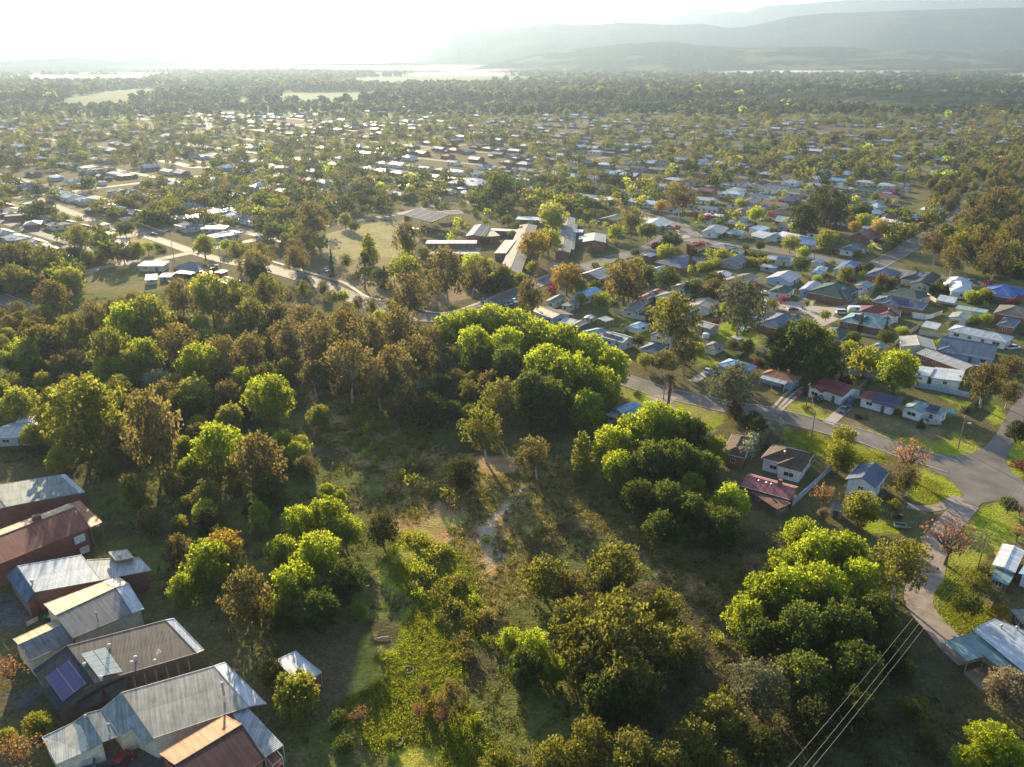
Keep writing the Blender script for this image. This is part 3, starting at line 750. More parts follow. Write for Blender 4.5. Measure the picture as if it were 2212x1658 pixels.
H((2, 2), (1835, 560), (2010, 640), (2090, 468), "house with a very dark brown hip roof behind the cream flowering hedge", 'brown', 'brick', 'hip', lm="the very dark brown hip roof", eave=3.2, pitch=22)
# --- court on the right
H((1, 3), (612, 1112), (985, 1188), (1052, 1110), "house with a pale teal hip roof carrying a block of solar panels by the court", 'teal', 'brick', 'hip', solar=(-1, -.08, .55, 5, 2), lm="the teal roof with solar panels", vents=1)
H((1, 3), (790, 1035), (1140, 1078), (1215, 1030), "house with a bright maroon roof and white windows behind the teal solar roof", 'maroon', 'white', 'hip', lm="the bright maroon roof", wing=(.2, 1.5, 6, 'gable'), vents=1)
H((1, 3), (900, 945), (1325, 1018), (1345, 960), "long slate blue roof with many hips between the maroon and green roofs", 'slate', 'brick', 'hip', lm="the long slate blue roof", wing=(-.1, 2, 7, 'hip'), vents=1)
H((1, 3), (1030, 870), (1290, 935), (1330, 880), "house with a mid green hip roof behind the long slate blue one", 'green', 'cream', 'hip')
H((1, 3), (335, 862), (640, 925), (800, 842), "large house with a dark green hip roof and long white side fence on the court", 'green', 'brick', 'hip', lm="the large dark green roof on the court", wing=(-.25, 2, 8, 'hip'))
H((1, 3), (850, 708), (1062, 752), (1150, 692), "house with a plain slate blue hip roof near the upper street corner", 'slate', 'brick', 'hip', wing=(.2, 1, 6, 'hip'), lm="the slate roof near the upper corner")
H((1, 3), (1140, 748), (1335, 780), (1410, 720), "dark roofed house with solar panels left of the black gabled one", 'charcoal', 'cream', 'hip', solar=(-1, .0, .5, 6, 2))
H((1, 3), (1220, 795), (1400, 820), (1500, 730), "black roofed house with a pale solar sheet and long cream side fence", 'charcoal', 'cream', 'gable', solar=(1, .1, .5, 6, 2), lm="the black gabled roof")
H((1, 3), (1575, 862), (1775, 882), 13., "house with a bright white many hipped roof beside the vivid blue one", 'white', 'white', 'hip', pitch=24, wing=(-.2, 2, 7, 'hip'), lm="the bright white hipped roof")
H((1, 3), (1520, 790), (1690, 815), 10., "smaller white hip roof directly behind the bright white hipped house", 'white', 'white', 'hip', pitch=24)
H((1, 3), (1790, 900), (2110, 925), (2205, 850), "large house with a vivid blue many gabled roof at the right edge", 'blue', 'brick', 'hip', pitch=24, wing=(.15, 3, 8, 'gable'), lm="the vivid blue roof")
H((1, 3), (1450, 945), (1610, 965), (1640, 915), "pale flat carport in a fenced yard below the black gabled roof", 'pale', 'white', 'skillion', name='carport', cat='carport', eave=2.5, pitch=5, open_=True)
H((1, 3), (1550, 1195), (2060, 1302), (2115, 1250), "long low house with a pale blue white iron roof and a caravan behind", 'pale', 'white', 'hip', pitch=17, lm="the long pale blue white roof")
H((1, 3), (1160, 1335), (1450, 1365), (1510, 1285), "big beige iron shed with a broad plain roof between fenced yards", 'beige', 'cream', 'gable', pitch=12, eave=3.4, name='shed', cat='shed', lm="the big beige shed")
H((1, 3), (1455, 1362), (1950, 1450), (2035, 1340), "long grey green roofed house stepping down behind the solar roofed brick house", 'slate', 'blue', 'gable', pitch=18, wing=(-.3, 2, 7, 'hip'))
H((1, 3), (1278, 1392), (1690, 1545), (1790, 1492), "brick house with a light grey roof and one long row of solar panels", 'zinc', 'brick', 'gable', pitch=16, solar=(1, 0.05, .45, 13, 1), lm="the brick house with a solar row")
H((1, 3), (1400, 1610), (1665, 1655), (1700, 1560), "pale iron roofed shed in front of the brick house with a solar row", 'pale', 'white', 'skillion2', pitch=9, name='shed', cat='shed', eave=2.5)
H((1, 3), (1235, 1580), (1395, 1605), (1440, 1530), "smaller pale blue lean-to roof beside the bright green round tree", 'pale', 'white', 'skillion2', pitch=9, name='shed', cat='shed', eave=2.5)
H((1, 3), (495, 1558), (585, 1590), (650, 1540), "small garden shed with a green gable roof behind the maroon front gable house", 'green', 'cream', 'gable', name='shed', cat='shed', pitch=18, lm="the small green garden shed")
H((1, 3), (-90, 1130), (105, 1190), (290, 1092), "dark slate roofed house with a black car on the court", 'slate', 'brick', 'hip', lm="the dark slate roof on the court")
H((1, 2), (2070, 1098), (2180, 1120), 9., "grey ridge roof just left of the dark slate roof on the court", 'grey', 'white', 'hip')
H((1, 3), (465, 1222), (620, 1290), (735, 1205), "house with a small dark green roof below the teal solar roof", 'green', 'brick', 'hip')
H((1, 3), (635, 488), (755, 518), (850, 470), "white house with a slate blue hip roof at the upper street corner", 'slate', 'white', 'hip', lm="the white corner house on the upper street", wing=(.25, 1.5, 4, 'gable'))
H((1, 3), (708, 378), (880, 415), (975, 372), "red brick house with a maroon gable roof behind the white corner house", 'maroon', 'brick', 'gable', pitch=26, lm="the maroon roof behind the upper street")
H((1, 3), (240, 442), (410, 462), 8., "cream house with a pale blue roof between two bright trees on the upper street", 'skyblue', 'cream', 'gable', lm="the cream house on the upper street")
H((1, 3), (60, 372), (215, 410), 9., "white sheet roofed house among shrubs at the left of the upper street", 'white', 'white', 'gable', pitch=14)
H((1, 3), (-30, 375), (70, 392), 7., "small pale blue roof left of the white sheet roofed house", 'pale', 'white', 'gable', pitch=14)
H((1, 3), (-20, 578), (205, 603), 7., "pale lilac blue flat roof on the near side of the upper street", 'pale', 'cream', 'gable', pitch=12)
H((1, 3), (590, 652), (705, 692), (790, 622), "bright blue gable roof tucked below the upper street", 'blue', 'cream', 'gable', pitch=20, lm="the bright blue gable")
H((1, 3), (-20, 745), (190, 780), 11., "lilac grey roofed house with a broad front beside a dark bush", 'lilac', 'blue', 'gable', pitch=16, lm="the lilac grey roof")
H((1, 3), (380, 690), (450, 715), (520, 655), "small blue and white roofed shed right of a dark round bush", 'skyblue', 'cream', 'gable', name='shed', cat='shed', pitch=16)
H((1, 3), (285, 832), (375, 862), (460, 790), "lilac blue roofed garage next to the large dark green roof", 'lilac', 'blue', 'gable', name='garage', cat='garage', pitch=18)
H((1, 3), (20, 850), (160, 888), (240, 832), "low dark green roofed house with a white front wall", 'green', 'white', 'hip')
H((1, 3), (760, 802), (862, 830), (915, 795), "small teal gable roof behind a pale grey bush near the court", 'teal', 'cream', 'gable', pitch=18)
H((1, 3), (1345, 145), (1455, 172), (1522, 132), "white house with a pale gable roof high on the side street", 'white', 'white', 'gable', pitch=18, lm="the white side street house")
H((1, 3), (1185, 212), (1285, 242), (1342, 205), "pale blue roofed brick house below the white gabled one on the side street", 'pale', 'brick', 'hip')
H((1, 3), (952, 240), (1085, 268), (1142, 236), "long flat white roof behind a golden yellow tree", 'white', 'grey', 'skillion', pitch=4, lm="the flat white roof")
H((1, 3), (1050, 290), (1140, 312), (1212, 275), "pale blue roof in front of the long flat white one", 'skyblue', 'blue', 'gable', pitch=14)
H((1, 3), (1010, 235), (1180, 250), 8., "maroon roof just behind the long flat white one", 'maroon', 'brick', 'gable')
H((1, 3), (905, 35), (1080, 58), 9., "maroon and pale roofed house with palms beside it", 'maroon', 'cream', 'gable', pitch=16)
H((1, 3), (780, 98), (850, 112), 8., "small white boxy house high in the suburb", 'pale', 'white', 'gable')
H((1, 3), (850, 118), (945, 138), 7., "pale hip roof right of the small white boxy house", 'pale', 'cream', 'hip')
H((1, 3), (1400, 70), (1560, 95), 9., "dark slate roof behind the white gabled house on the side street", 'slate', 'brick', 'hip')
H((1, 3), (1610, 1018), (1880, 1062), (1910, 1020), "long teal blue shed roof above a cream wall in a fenced yard", 'teal', 'cream', 'skillion2', pitch=8, name='shed', cat='shed', eave=3)
H((1, 3), (1555, 1085), (1720, 1110), (1760, 1065), "white garage with a grey roller door in a fenced yard", 'beige', 'white', 'gable', pitch=14, name='garage', cat='garage')
H((1, 3), (1960, 1035), (2230, 1095), (2280, 1020), "large house with a tan brown hip roof at the right edge", 'umber', 'brick', 'hip', lm="the large tan brown roof")
H((1, 3), (1985, 1140), (2120, 1175), (2180, 1110), "house with dark solar panels over a blue grey roof below the tan brown roof", 'slate', 'brick', 'hip', solar=(1, .1, .5, 5, 2))
H((1, 3), (1320, 1170), (1460, 1190), (1500, 1140), "pale flat pergola roof in a green yard beside a long fence", 'pale', 'cream', 'skillion', pitch=4, name='pergola', cat='pergola', eave=2.5, open_=True)
H((1, 3), (910, 1335), (975, 1350), (1020, 1320), "tiny teal hexagonal looking shed on a lawn under green trees", 'teal', 'green', 'hip', name='shed', cat='shed', eave=2.2)
# --- middle right
H((1, 2), (510, 885), (618, 917), (782, 858), "long cream hall with a pale blue gable roof beside the school road", 'skyblue', 'cream', 'gable', pitch=20, eave=3.2, lm="the long pale blue roofed hall")
H((1, 2), (315, 930), (372, 958), (470, 905), "cream cottage with a dark grey roof left of the long pale blue roofed hall", 'grey', 'cream', 'gable', pitch=18, lm="the cream cottage beside the hall")
H((1, 2), (430, 975), (490, 995), (590, 950), "low dark grey lean-to joined to the cream cottage", 'slate', 'cream', 'skillion2', pitch=8, name='lean_to', cat='lean-to', eave=2.5)
H((1, 2), (172, 1025), (345, 1095), (440, 1042), "pale blue weatherboard house with a mottled grey roof behind the green grove", 'umber', 'blue', 'gable', pitch=14, lm="the pale blue weatherboard house", eave=3)
H((1, 2), (-10, 1070), (110, 1095), (175, 1070), "pale grey roof half hidden by the top of the bright green grove", 'zinc', 'white', 'gable', pitch=14)
H((1, 2), (130, 1145), (230, 1165), (275, 1130), "dull grey skillion roof below the pale blue weatherboard house", 'umber', 'brick', 'skillion', pitch=6)
H((1, 2), (770, 1250), (960, 1305), (1048, 1258), "white house with a light grey roof and thin solar panels right of the grove", 'zinc', 'white', 'gable', pitch=18, solar=(-1, -.1, .45, 8, 1), lm="the white house right of the grove", vents=1, eave=3.1)
H((1, 2), (600, 1205), (690, 1245), (795, 1200), "faded green roofed shed behind the white house right of the grove", 'teal', 'cream', 'gable', pitch=14, name='shed', cat='shed')
H((1, 2), (735, 1098), (808, 1122), (862, 1092), "small square grey carport in the middle of several back yards", 'zinc', 'white', 'skillion', pitch=6, name='carport', cat='carport', eave=2.6, open_=True, lm="the small square carport")
H((1, 2), (400, 1130), (500, 1146), 5., "pale strip of lean-to roof between back yards left of the square carport", 'pale', 'brown', 'skillion', pitch=5, name='lean_to', cat='lean-to', eave=2.3)
H((1, 2), (490, 1150), (570, 1170), (655, 1128), "low grey back yard shed beside the pale strip of roof", 'grey', 'brown', 'gable', pitch=12, name='shed', cat='shed', eave=2.3)
H((1, 2), (640, 1085), (680, 1098), (712, 1075), "tiny pale garden shed left of the square carport", 'white', 'cream', 'gable', name='shed', cat='shed', eave=2.1, pitch=14)
H((1, 2), (1105, 1352), (1250, 1392), (1345, 1332), "white house with a dark blue hip roof beside the orange brown gum", 'slate', 'white', 'hip', lm="the dark blue hip roof by the gum")
H((1, 2), (1572, 1145), (1712, 1185), (1790, 1152), "long white shed with a pale arched gable roof behind a dark red bush", 'beige', 'grey', 'gable', pitch=14, name='shed', cat='shed', eave=3, lm="the long white shed")
H((1, 2), (1100, 905), (1165, 925), (1320, 852), "pinkish red roof with pale solar sheets beside a big brown tree", 'pink', 'cream', 'gable', pitch=14, solar=(-1, 0, .5, 4, 2))
H((1, 2), (1225, 908), (1415, 943), (1540, 892), "broad dark grey hip roof right of the pinkish red roof", 'grey', 'brick', 'hip', lm="the broad dark grey hip roof", pitch=16)
H((1, 2), (1545, 962), (1700, 1012), (1790, 945), "cream walled house with a pale beige roof and long skylight strip", 'beige', 'white', 'gable', pitch=12, lm="the pale beige roofed house")
H((1, 2), (1210, 612), (1462, 660), (1722, 592), "wide low house with a dark slate blue roof and white ridge lines", 'slate', 'brick', 'hip', pitch=14, lm="the wide slate blue roof", solar=(1, .2, .4, 6, 2))
H((1, 2), (965, 1015), (1065, 1040), (1165, 958), "weathered grey roof between the big brown tree and a long fence", 'grey', 'cream', 'gable', pitch=12)
H((1, 2), (1135, 275), (1272, 303), (1362, 248), "pale blue roofed house with a white van beside it", 'pale', 'grey', 'gable', pitch=14, lm="the pale blue roof with a van")
H((1, 2), (1640, 345), (1775, 362), (1848, 300), "cream hip roof with pale sheets in the middle of the suburb", 'beige', 'white', 'hip', pitch=20)
H((1, 2), (2040, 320), (2150, 338), 9., "pale blue skillion roof in a cluster right of a cream hip roof", 'skyblue', 'white', 'skillion', pitch=8)
H((1, 2), (2065, 362), (2195, 395), 9., "blue white roof with cream walls under the pale blue skillion roof", 'pale', 'cream', 'gable', pitch=14)
H((1, 2), (1862, 345), (1975, 368), 7., "narrow pale green roof behind a round green tree", 'teal', 'cream', 'gable', pitch=14)
H((1, 2), (1650, 200), (1810, 215), 5., "thin flat white roof in dark trees high in the suburb", 'white', 'grey', 'skillion', pitch=3)
H((1, 2), (1720, 715), (1850, 735), 6., "pale roof peeping through a long golden hedge", 'lilac', 'white', 'gable', pitch=12)
H((1, 2), (1700, 470), (1850, 500), 8., "dark grey low roof right of the school road fork", 'grey', 'brick', 'hip', pitch=14)
H((1, 2), (1880, 520), (1990, 535), 5., "small blue white roof with a car at the edge of the upper street", 'skyblue', 'white', 'gable', pitch=12)
H((1, 2), (1950, 800), (2150, 740), 7., "long narrow brown grey roof beside a parked white car", 'umber', 'cream', 'gable', pitch=14)
H((1, 2), (1885, 1250), (1955, 1280), (1985, 1258), "small pale shed just below the swimming pool", 'beige', 'cream', 'skillion', pitch=6, name='shed', cat='shed', eave=2.3)
H((1, 2), (990, 80), (1225, 112), 9., "long blue white roofed row of units above the orange tree", 'pale', 'white', 'gable', pitch=14)
H((1, 2), (770, 78), (930, 62), 8., "flat white roof behind a pair of dark trees beyond the school", 'white', 'grey', 'skillion', pitch=3)
H((1, 2), (540, 30), (700, 55), 8., "grey white flat roof above the school's golden tree", 'zinc', 'white', 'gable', pitch=10)
# --- lower right corner
H((2, 3), (1942, 1560), (2130, 1630), (2215, 1440), "white sheeted shed roof beside the yellow bush at the right edge", 'white', 'cream', 'gable', pitch=10, name='shed', cat='shed', eave=2.8, lm="the white sheeted shed at the right edge")
H((2, 3), (1925, 1660), (2075, 1740), (2130, 1650), "low dark teal lean-to under the white sheeted shed", 'teal', 'brown', 'skillion', pitch=6, name='lean_to', cat='lean-to', eave=2.3)
H((2, 3), (2170, 1640), (2330, 1700), (2420, 1560), "blue iron roofed house with white verandah posts cut by the right edge", 'skyblue', 'white', 'gable', pitch=14)
# --- left middle: brick house above the brown bush
H((1, 0), (1255, 745), (1355, 757), (1360, 710), "small sunlit white shed roof left of the dark grey hip roof above the bush", 'white', 'cream', 'skillion', pitch=4, name='shed', cat='shed', eave=2.3)
H((1, 0), (1185, 640), (1410, 640), 7., "pale grey skillion house left of the dark grey hip roof above the bush", 'zinc', 'cream', 'skillion', pitch=6)
H((1, 0), (1365, 735), (1470, 735), 5., "pale bluish low shed beside the sunlit carport above the bush", 'pale', 'grey', 'skillion', pitch=5, name='shed', cat='shed', eave=2.3)
H((1, 0), (1480, 660), (1720, 690), (1750, 620), "brick house with a dark grey hip roof between the bush and the road junction", 'grey', 'brick', 'hip', pitch=22, lm="the dark roof by the bush")
H((1, 0), (1505, 700), (1650, 712), 6., "sunlit white carport roof in front of the dark grey hip roof", 'white', 'grey', 'skillion', pitch=3, name='carport', cat='carport', eave=2.5, open_=True)
H((1, 0), (1750, 712), (1835, 705), 4., "sunlit white shed roof in the left of a small cluster behind the bush", 'white', 'green', 'skillion', pitch=3, name='shed', cat='shed', eave=2.6)
H((1, 0), (1850, 695), (1920, 702), 4., "sunlit white shed roof topmost of a small cluster behind the bush", 'white', 'brick', 'skillion', pitch=3, name='shed', cat='shed', eave=2.4)
H((1, 0), (1800, 775), (1880, 780), 4., "sunlit white shed roof nearest the bush in a small cluster", 'white', 'brick', 'skillion', pitch=3, name='shed', cat='shed', eave=2.3)
H((1, 0), (1885, 765), (1955, 790), 6., "tan and grey gabled cottage right of three sunlit shed roofs", 'tan', 'grey', 'gable', pitch=20)
H((1, 0), (780, 530), (900, 520), 7., "pale roofed house under round trees left of the road junction", 'zinc', 'brick', 'gable', pitch=14)
H((1, 0), (900, 490), (1090, 470), (1130, 400), "wide grey roof left of a rounded hedge corner by the junction", 'grey', 'brick', 'hip', pitch=16, lm="the wide grey roof by the junction")
H((1, 0), (1110, 510), (1215, 490), 8., "silver patched roof beside the round green tree at the junction", 'zinc', 'brick', 'gable', pitch=14)
H((1, 0), (525, 595), (690, 570), 8., "pale grey skillion roof on the left behind olive trees", 'zinc', 'cream', 'skillion', pitch=6)
H((1, 0), (760, 390), (960, 380), 10., "grey hip roof behind the olive tree left of the junction", 'grey', 'brick', 'hip', pitch=18)
H((1, 0), (360, 240), (520, 235), 8., "grey roof with a white sunlit edge by the left street", 'grey', 'cream', 'gable')
H((1, 0), (200, 290), (350, 280), 11., "silver grey hip roof near the left edge by the street", 'zinc', 'brick', 'hip', pitch=16)
H((1, 0), (-40, 190), (220, 160), 14., "broad dark grey roof cut by the left edge of the picture", 'grey', 'brick', 'hip', pitch=14)
H((1, 0), (40, 215), (330, 190), 8., "long low brown grey roof just below the broad left edge one", 'umber', 'brick', 'gable', pitch=12)
H((1, 0), (1470, 240), (1780, 215), 9., "long cream flat roofed unit row right of the power lines", 'beige', 'grey', 'skillion', pitch=4)
H((1, 0), (1790, 190), (2050, 160), 9., "long pale skillion roof glaring in the sun on the left", 'zinc', 'grey', 'skillion', pitch=4)
H((1, 0), (1730, 320), (1940, 320), 7., "low white roof glaring below the long pale skillion", 'white', 'grey', 'skillion', pitch=3)
H((2, 0), (-60, 470), (250, 455), (330, 330), "weathered pale grey house roof half lost in the bush at the left edge", 'zinc', 'grey', 'gable', pitch=12, lm="the weathered roof at the left edge")
H((2, 0), (130, 340), (300, 325), (320, 275), "small sunlit roof behind the weathered one at the left edge", 'white', 'cream', 'skillion', pitch=5, name='shed', cat='shed')

# ------------------------------------------------------------------ the near houses, lower left and right corner: roof planes one by one
def big_house(label, planes, foots, wall, lm=None, name="house", cat="house", rib=0, t0=(3, 0), dirs=None):
    """planes: (part name, roof key, [(x, y, h)...]) in tile pixels, foots: list of [(x, y, h)...] wall outlines at eave height"""
    r, c = t0
    def solve(pl):                 # a corner without a height lies in the plane of the first three
        A, B, C_ = (Vector((*TG(r, c, x, y, h)[:2], h)) for x, y, h in pl[:3]); nn = (B - A).cross(C_ - A); o_ = []
        for x, y, h in pl:
            if h is None:
                p0, p1 = Vector((*TG(r, c, x, y, 0)[:2], 0)), Vector((*TG(r, c, x, y, 10)[:2], 10)); h = 10 * nn.dot(A - p0) / nn.dot(p1 - p0)
            o_.append((x, y, h))
        return o_
    planes = [(a_, b_, solve(pl)) for a_, b_, pl in planes]
    pts = [TG(r, c, x, y, h) + (h,) for pl in planes for x, y, h in pl[2]]
    cx = sum(p[0] for p in pts) / len(pts); cy_ = sum(p[1] for p in pts) / len(pts)
    a, b = dirs if dirs else planes[0][2][0:2]
    A = TG(r, c, *a); B = TG(r, c, *b); ang = math.atan2(B[1] - A[1], B[0] - A[0])
    cs, sn = math.cos(-ang), math.sin(-ang)
    def loc(x, y, h):
        X, Y, _ = TG(r, c, x, y, h); X -= cx; Y -= cy_
        return (X * cs - Y * sn, X * sn + Y * cs, h)
    root = link(name, None, None, (cx, cy_, 0), ang); root.empty_display_size = 2
    tag(root, label, cat)
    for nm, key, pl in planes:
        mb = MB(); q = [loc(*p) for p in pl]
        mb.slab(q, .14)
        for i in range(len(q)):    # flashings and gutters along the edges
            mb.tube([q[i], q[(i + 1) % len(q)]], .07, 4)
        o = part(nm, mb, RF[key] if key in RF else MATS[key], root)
    for ft in foots:
        mb = MB(); q = [loc(*p) for p in ft]; mx = sum(p[0] for p in q) / len(q); my = sum(p[1] for p in q) / len(q)
        q = [(mx + (p[0] - mx) * .955, my + (p[1] - my) * .94, p[2] - .2) for p in q]; n = len(q)
        mb.faces([(p[0], p[1], -.3) for p in q] + q, [(i, (i + 1) % n, (i + 1) % n + n, i + n) for i in range(n)] + [tuple(range(n, 2 * n))])
        part("wall", mb, WL[wall], root)
        FOOT.append((cx, cy_, 12, 8, ang))
    u, v, _ = P(cx, cy_, 4)
    if lm: LAND.append((u, v, lm))
    return root, loc
def flue(root, loc, x, y, h0, hh, r=.14, name="flue"):
    mb = MB(); p = loc(x, y, h0); p = (p[0], p[1], h0)
    mb.tube([p, (p[0], p[1], h0 + hh)], r, 8); mb.tube([(p[0], p[1], h0 + hh), (p[0], p[1], h0 + hh + .12), (p[0], p[1], h0 + hh + .3)], [r * 1.9, r * 1.9, r * .5], 8)
    part(name, mb, ALU, root)
def vent(root, loc, x, y, h0, r=.26):
    mb = MB(); p = loc(x, y, h0); mb.tube([(p[0], p[1], h0 - .2), (p[0], p[1], h0 + .35)], r * .6, 10)
    mb.tube([(p[0], p[1], h0 + .3), (p[0], p[1], h0 + .42), (p[0], p[1], h0 + .62), (p[0], p[1], h0 + .74)], [r, r * 1.25, r * 1.1, r * .3], 10)
    part("roof_vent", mb, ALU, root)
def on_plane(loc, c, tri, tile=(3, 0)):
    """point of the roof plane (three roof corners with heights) seen at tile pixel c"""
    A, B, C_ = (Vector(loc(*t)) for t in tri); nn = (B - A).cross(C_ - A)
    p0, p1 = Vector(loc(c[0], c[1], 0.)), Vector(loc(c[0], c[1], 10.)); t = nn.dot(A - p0) / nn.dot(p1 - p0)
    return p0.lerp(p1, t)
def panel_on(root, loc, corners, nc, nr, mat, name="solar_panel", lift=.14, frame=ALU, gap=.05, tri=None):
    q = [on_plane(loc, c_, tri) if tri else Vector(loc(*c_)) for c_ in corners]; n = (q[1] - q[0]).cross(q[3] - q[0]).normalized()
    if n.z < 0: n = -n
    fm = MB(); fm.slab([p + n * lift for p in q], .08); part("panel_frame", fm, frame, root)
    mb = MB()
    for i in range(nc):
        for j in range(nr):
            def at(s, t): return (q[0] * (1 - s) + q[1] * s) * (1 - t) + (q[3] * (1 - s) + q[2] * s) * t
            g = gap / 2; c4 = [at((i + g) / nc, (j + g) / nr), at((i + 1 - g) / nc, (j + g) / nr), at((i + 1 - g) / nc, (j + 1 - g) / nr), at((i + g) / nc, (j + 1 - g) / nr)]
            mb.slab([p + n * (lift + .03) for p in c4], .03)
    part(name, mb, mat, root)
def wallwin(root, loc, a, b, z0, z1, pane_mat=None):
    """window on a wall between two bottom points given as tile pixels + height"""
    p, q = Vector(loc(a[0], a[1], z0)), Vector(loc(b[0], b[1], z0)); d = q - p; w = d.length; h = z1 - z0
    f, g = winmesh(w, h); c = (p + q) / 2
    if pane_mat: g = g.copy(); g.materials[0] = pane_mat
    o = link("window", f, root, (c.x, c.y, z0 + h / 2), math.atan2(d.y, d.x)); link("pane", g, o)
BLIND = solid('window_blind', (.6, .6, .56), .6)
POLY = solid('skylight_sheet', (.62, .62, .50), .35, var=.1, dirt=.3)
# 1 grey roof, top left
r_, lc = big_house("big grey flat topped iron roof above the red roofed house at the left edge",
    [("roof", 'weathered', [(50, 1065 - 1654, 5.6), (735, 935 - 1654, 4.8), (560, 780 - 1654, 4.8), (-90, 885 - 1654, 5.6)]), ("side_roof", 'weathered', [(50, 1065 - 1654, 5.6), (-90, 885 - 1654, 5.6), (-330, 930 - 1654, 4.3), (-190, 1130 - 1654, 4.3)])],
    [[(-190, 1125 - 1654, 4.3), (50, 1065 - 1654, 5.4), (725, 935 - 1654, 4.7), (555, 785 - 1654, 4.7), (-320, 935 - 1654, 4.3)]], 'redbrown', lm="the big grey roof at the left edge")
mb = MB(); q = [lc(*p) for p in ((520, 790 - 1654, 4.86), (560, 780 - 1654, 4.86), (735, 935 - 1654, 4.86), (690, 948 - 1654, 4.86))]; mb.slab(q, .06); part("end_flashing", mb, RF['pale'], r_)
# 2 red roof
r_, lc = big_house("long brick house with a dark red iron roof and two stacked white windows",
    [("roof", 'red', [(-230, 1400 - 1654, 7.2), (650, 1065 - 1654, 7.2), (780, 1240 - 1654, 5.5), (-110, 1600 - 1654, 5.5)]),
     ("far_roof", 'tan', [(-230, 1400 - 1654, 7.2), (650, 1065 - 1654, 7.2), (590, 1038 - 1654, 5.9), (-260, 1360 - 1654, 5.9)]),  # sunlit far slope of the red roof: sunlight put into a lighter colour
     ("verandah_roof", 'orange', [(598, 1036 - 1654, 5.85), (685, 1008 - 1654, 5.3), (882, 1196 - 1654, 5.0), (782, 1240 - 1654, 5.4)])],  # lit verandah slope, sunlight put into the orange
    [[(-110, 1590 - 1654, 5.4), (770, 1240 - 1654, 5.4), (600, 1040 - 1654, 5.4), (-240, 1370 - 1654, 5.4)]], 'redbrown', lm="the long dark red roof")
mb = MB(); p = lc(318, 1170 - 1654, 7); mb.box((p[0], p[1], 6.4), (1.5, 1.1, 1.5), base=True); part("evaporative_cooler", mb, RF['rust'], r_)
vent(r_, lc, 662, 1125 - 1654, 7.0, .2); vent(r_, lc, 105, 1425 - 1654, 6.4, .12)
wallwin(r_, lc, (650, 1392 - 1654), (742, 1352 - 1654), 2.9, 4.6, BLIND); wallwin(r_, lc, (700, 1478 - 1654), (778, 1445 - 1654), .6, 2.1, BLIND); wallwin(r_, lc, (365, 1450 - 1654), (450, 1415 - 1654), 3.0, 3.9)
for x, y in ((882, 1198 - 1654), (790, 1240 - 1654)):
    mb = MB(); p = lc(x, y, 5.0); mb.box((p[0] - .2, p[1], -.2), (.14, .14, 5.2), base=True); part("post", mb, TIMBER, r_)
mb = MB(); q = [lc(*p) for p in ((790, 1250 - 1654, 2.7), (860, 1225 - 1654, 2.7), (690, 1060 - 1654, 2.7), (640, 1080 - 1654, 2.7))]; mb.slab(q, .2); part("balcony", mb, TIMBER, r_)
# 3 silver corrugated
r_, lc = big_house("long silvery corrugated roof with a raised square roof light box at its right end",
    [("roof", 'pale', [(150, 1575 - 1654, 5.4), (700, 1480 - 1654, 5.4), (880, 1695 - 1654, 4.6), (300, 1800 - 1654, 4.6)]),
     ("right_roof", 'zinc', [(752, 1522 - 1654, 5.2), (1200, 1500 - 1654, 4.9), (1308, 1612 - 1654, 4.4), (884, 1694 - 1654, 4.5)]),
     ("left_roof", 'slate', [(150, 1575 - 1654, 5.4), (300, 1800 - 1654, 4.6), (225, 1900 - 1654, 3.6), (55, 1665 - 1654, 3.6)]),
     ("raised_roof", 'beige', [(940, 1455 - 1654, 6.0), (1095, 1432 - 1654, 6.0), (1155, 1500 - 1654, 5.8), (1000, 1530 - 1654, 5.8)])],
    [[(60, 1665 - 1654, 3.6), (228, 1895 - 1654, 3.6), (300, 1800 - 1654, 4.4), (1300, 1612 - 1654, 4.2), (1200, 1500 - 1654, 4.6), (150, 1578 - 1654, 5.0)], [(945, 1458 - 1654, 5.9), (1000, 1528 - 1654, 5.7), (1150, 1500 - 1654, 5.7), (1092, 1436 - 1654, 5.9)]], 'redbrown', lm="the silvery corrugated roof")
flue(r_, lc, 1045, 1545 - 1654, 4.8, 1.6, .18); vent(r_, lc, 280, 1722 - 1654, 5.0)
# 4 tan and grey roof
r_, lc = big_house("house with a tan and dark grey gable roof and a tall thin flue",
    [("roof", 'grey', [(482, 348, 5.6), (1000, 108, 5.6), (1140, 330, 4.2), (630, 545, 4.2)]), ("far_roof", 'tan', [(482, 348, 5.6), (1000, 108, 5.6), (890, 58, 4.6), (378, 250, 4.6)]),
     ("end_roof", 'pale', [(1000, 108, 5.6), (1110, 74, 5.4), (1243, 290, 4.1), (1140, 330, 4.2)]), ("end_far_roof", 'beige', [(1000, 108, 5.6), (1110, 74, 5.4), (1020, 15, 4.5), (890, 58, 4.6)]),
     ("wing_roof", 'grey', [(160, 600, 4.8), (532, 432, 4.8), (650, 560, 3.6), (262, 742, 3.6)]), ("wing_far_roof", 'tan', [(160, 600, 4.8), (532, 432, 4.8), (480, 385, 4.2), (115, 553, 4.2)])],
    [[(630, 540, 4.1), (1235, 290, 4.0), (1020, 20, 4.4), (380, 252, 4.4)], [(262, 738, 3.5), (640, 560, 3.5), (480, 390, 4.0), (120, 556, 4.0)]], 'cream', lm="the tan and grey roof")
flue(r_, lc, 848, 405, 4.5, 1.9, .13)
mb = MB(); q = [lc(*p) for p in ((1145, 345, 3.0), (1250, 300, 3.0), (1255, 380, 1.2), (1150, 430, 1.2))]
for k in range(14):
    t = k / 13; mb.box((q[0][0] * (1 - t) + q[1][0] * t, q[0][1] * (1 - t) + q[1][1] * t, .9), (.07, .07, 1.1), base=True)
part("railing", mb, RF['tan'], r_)
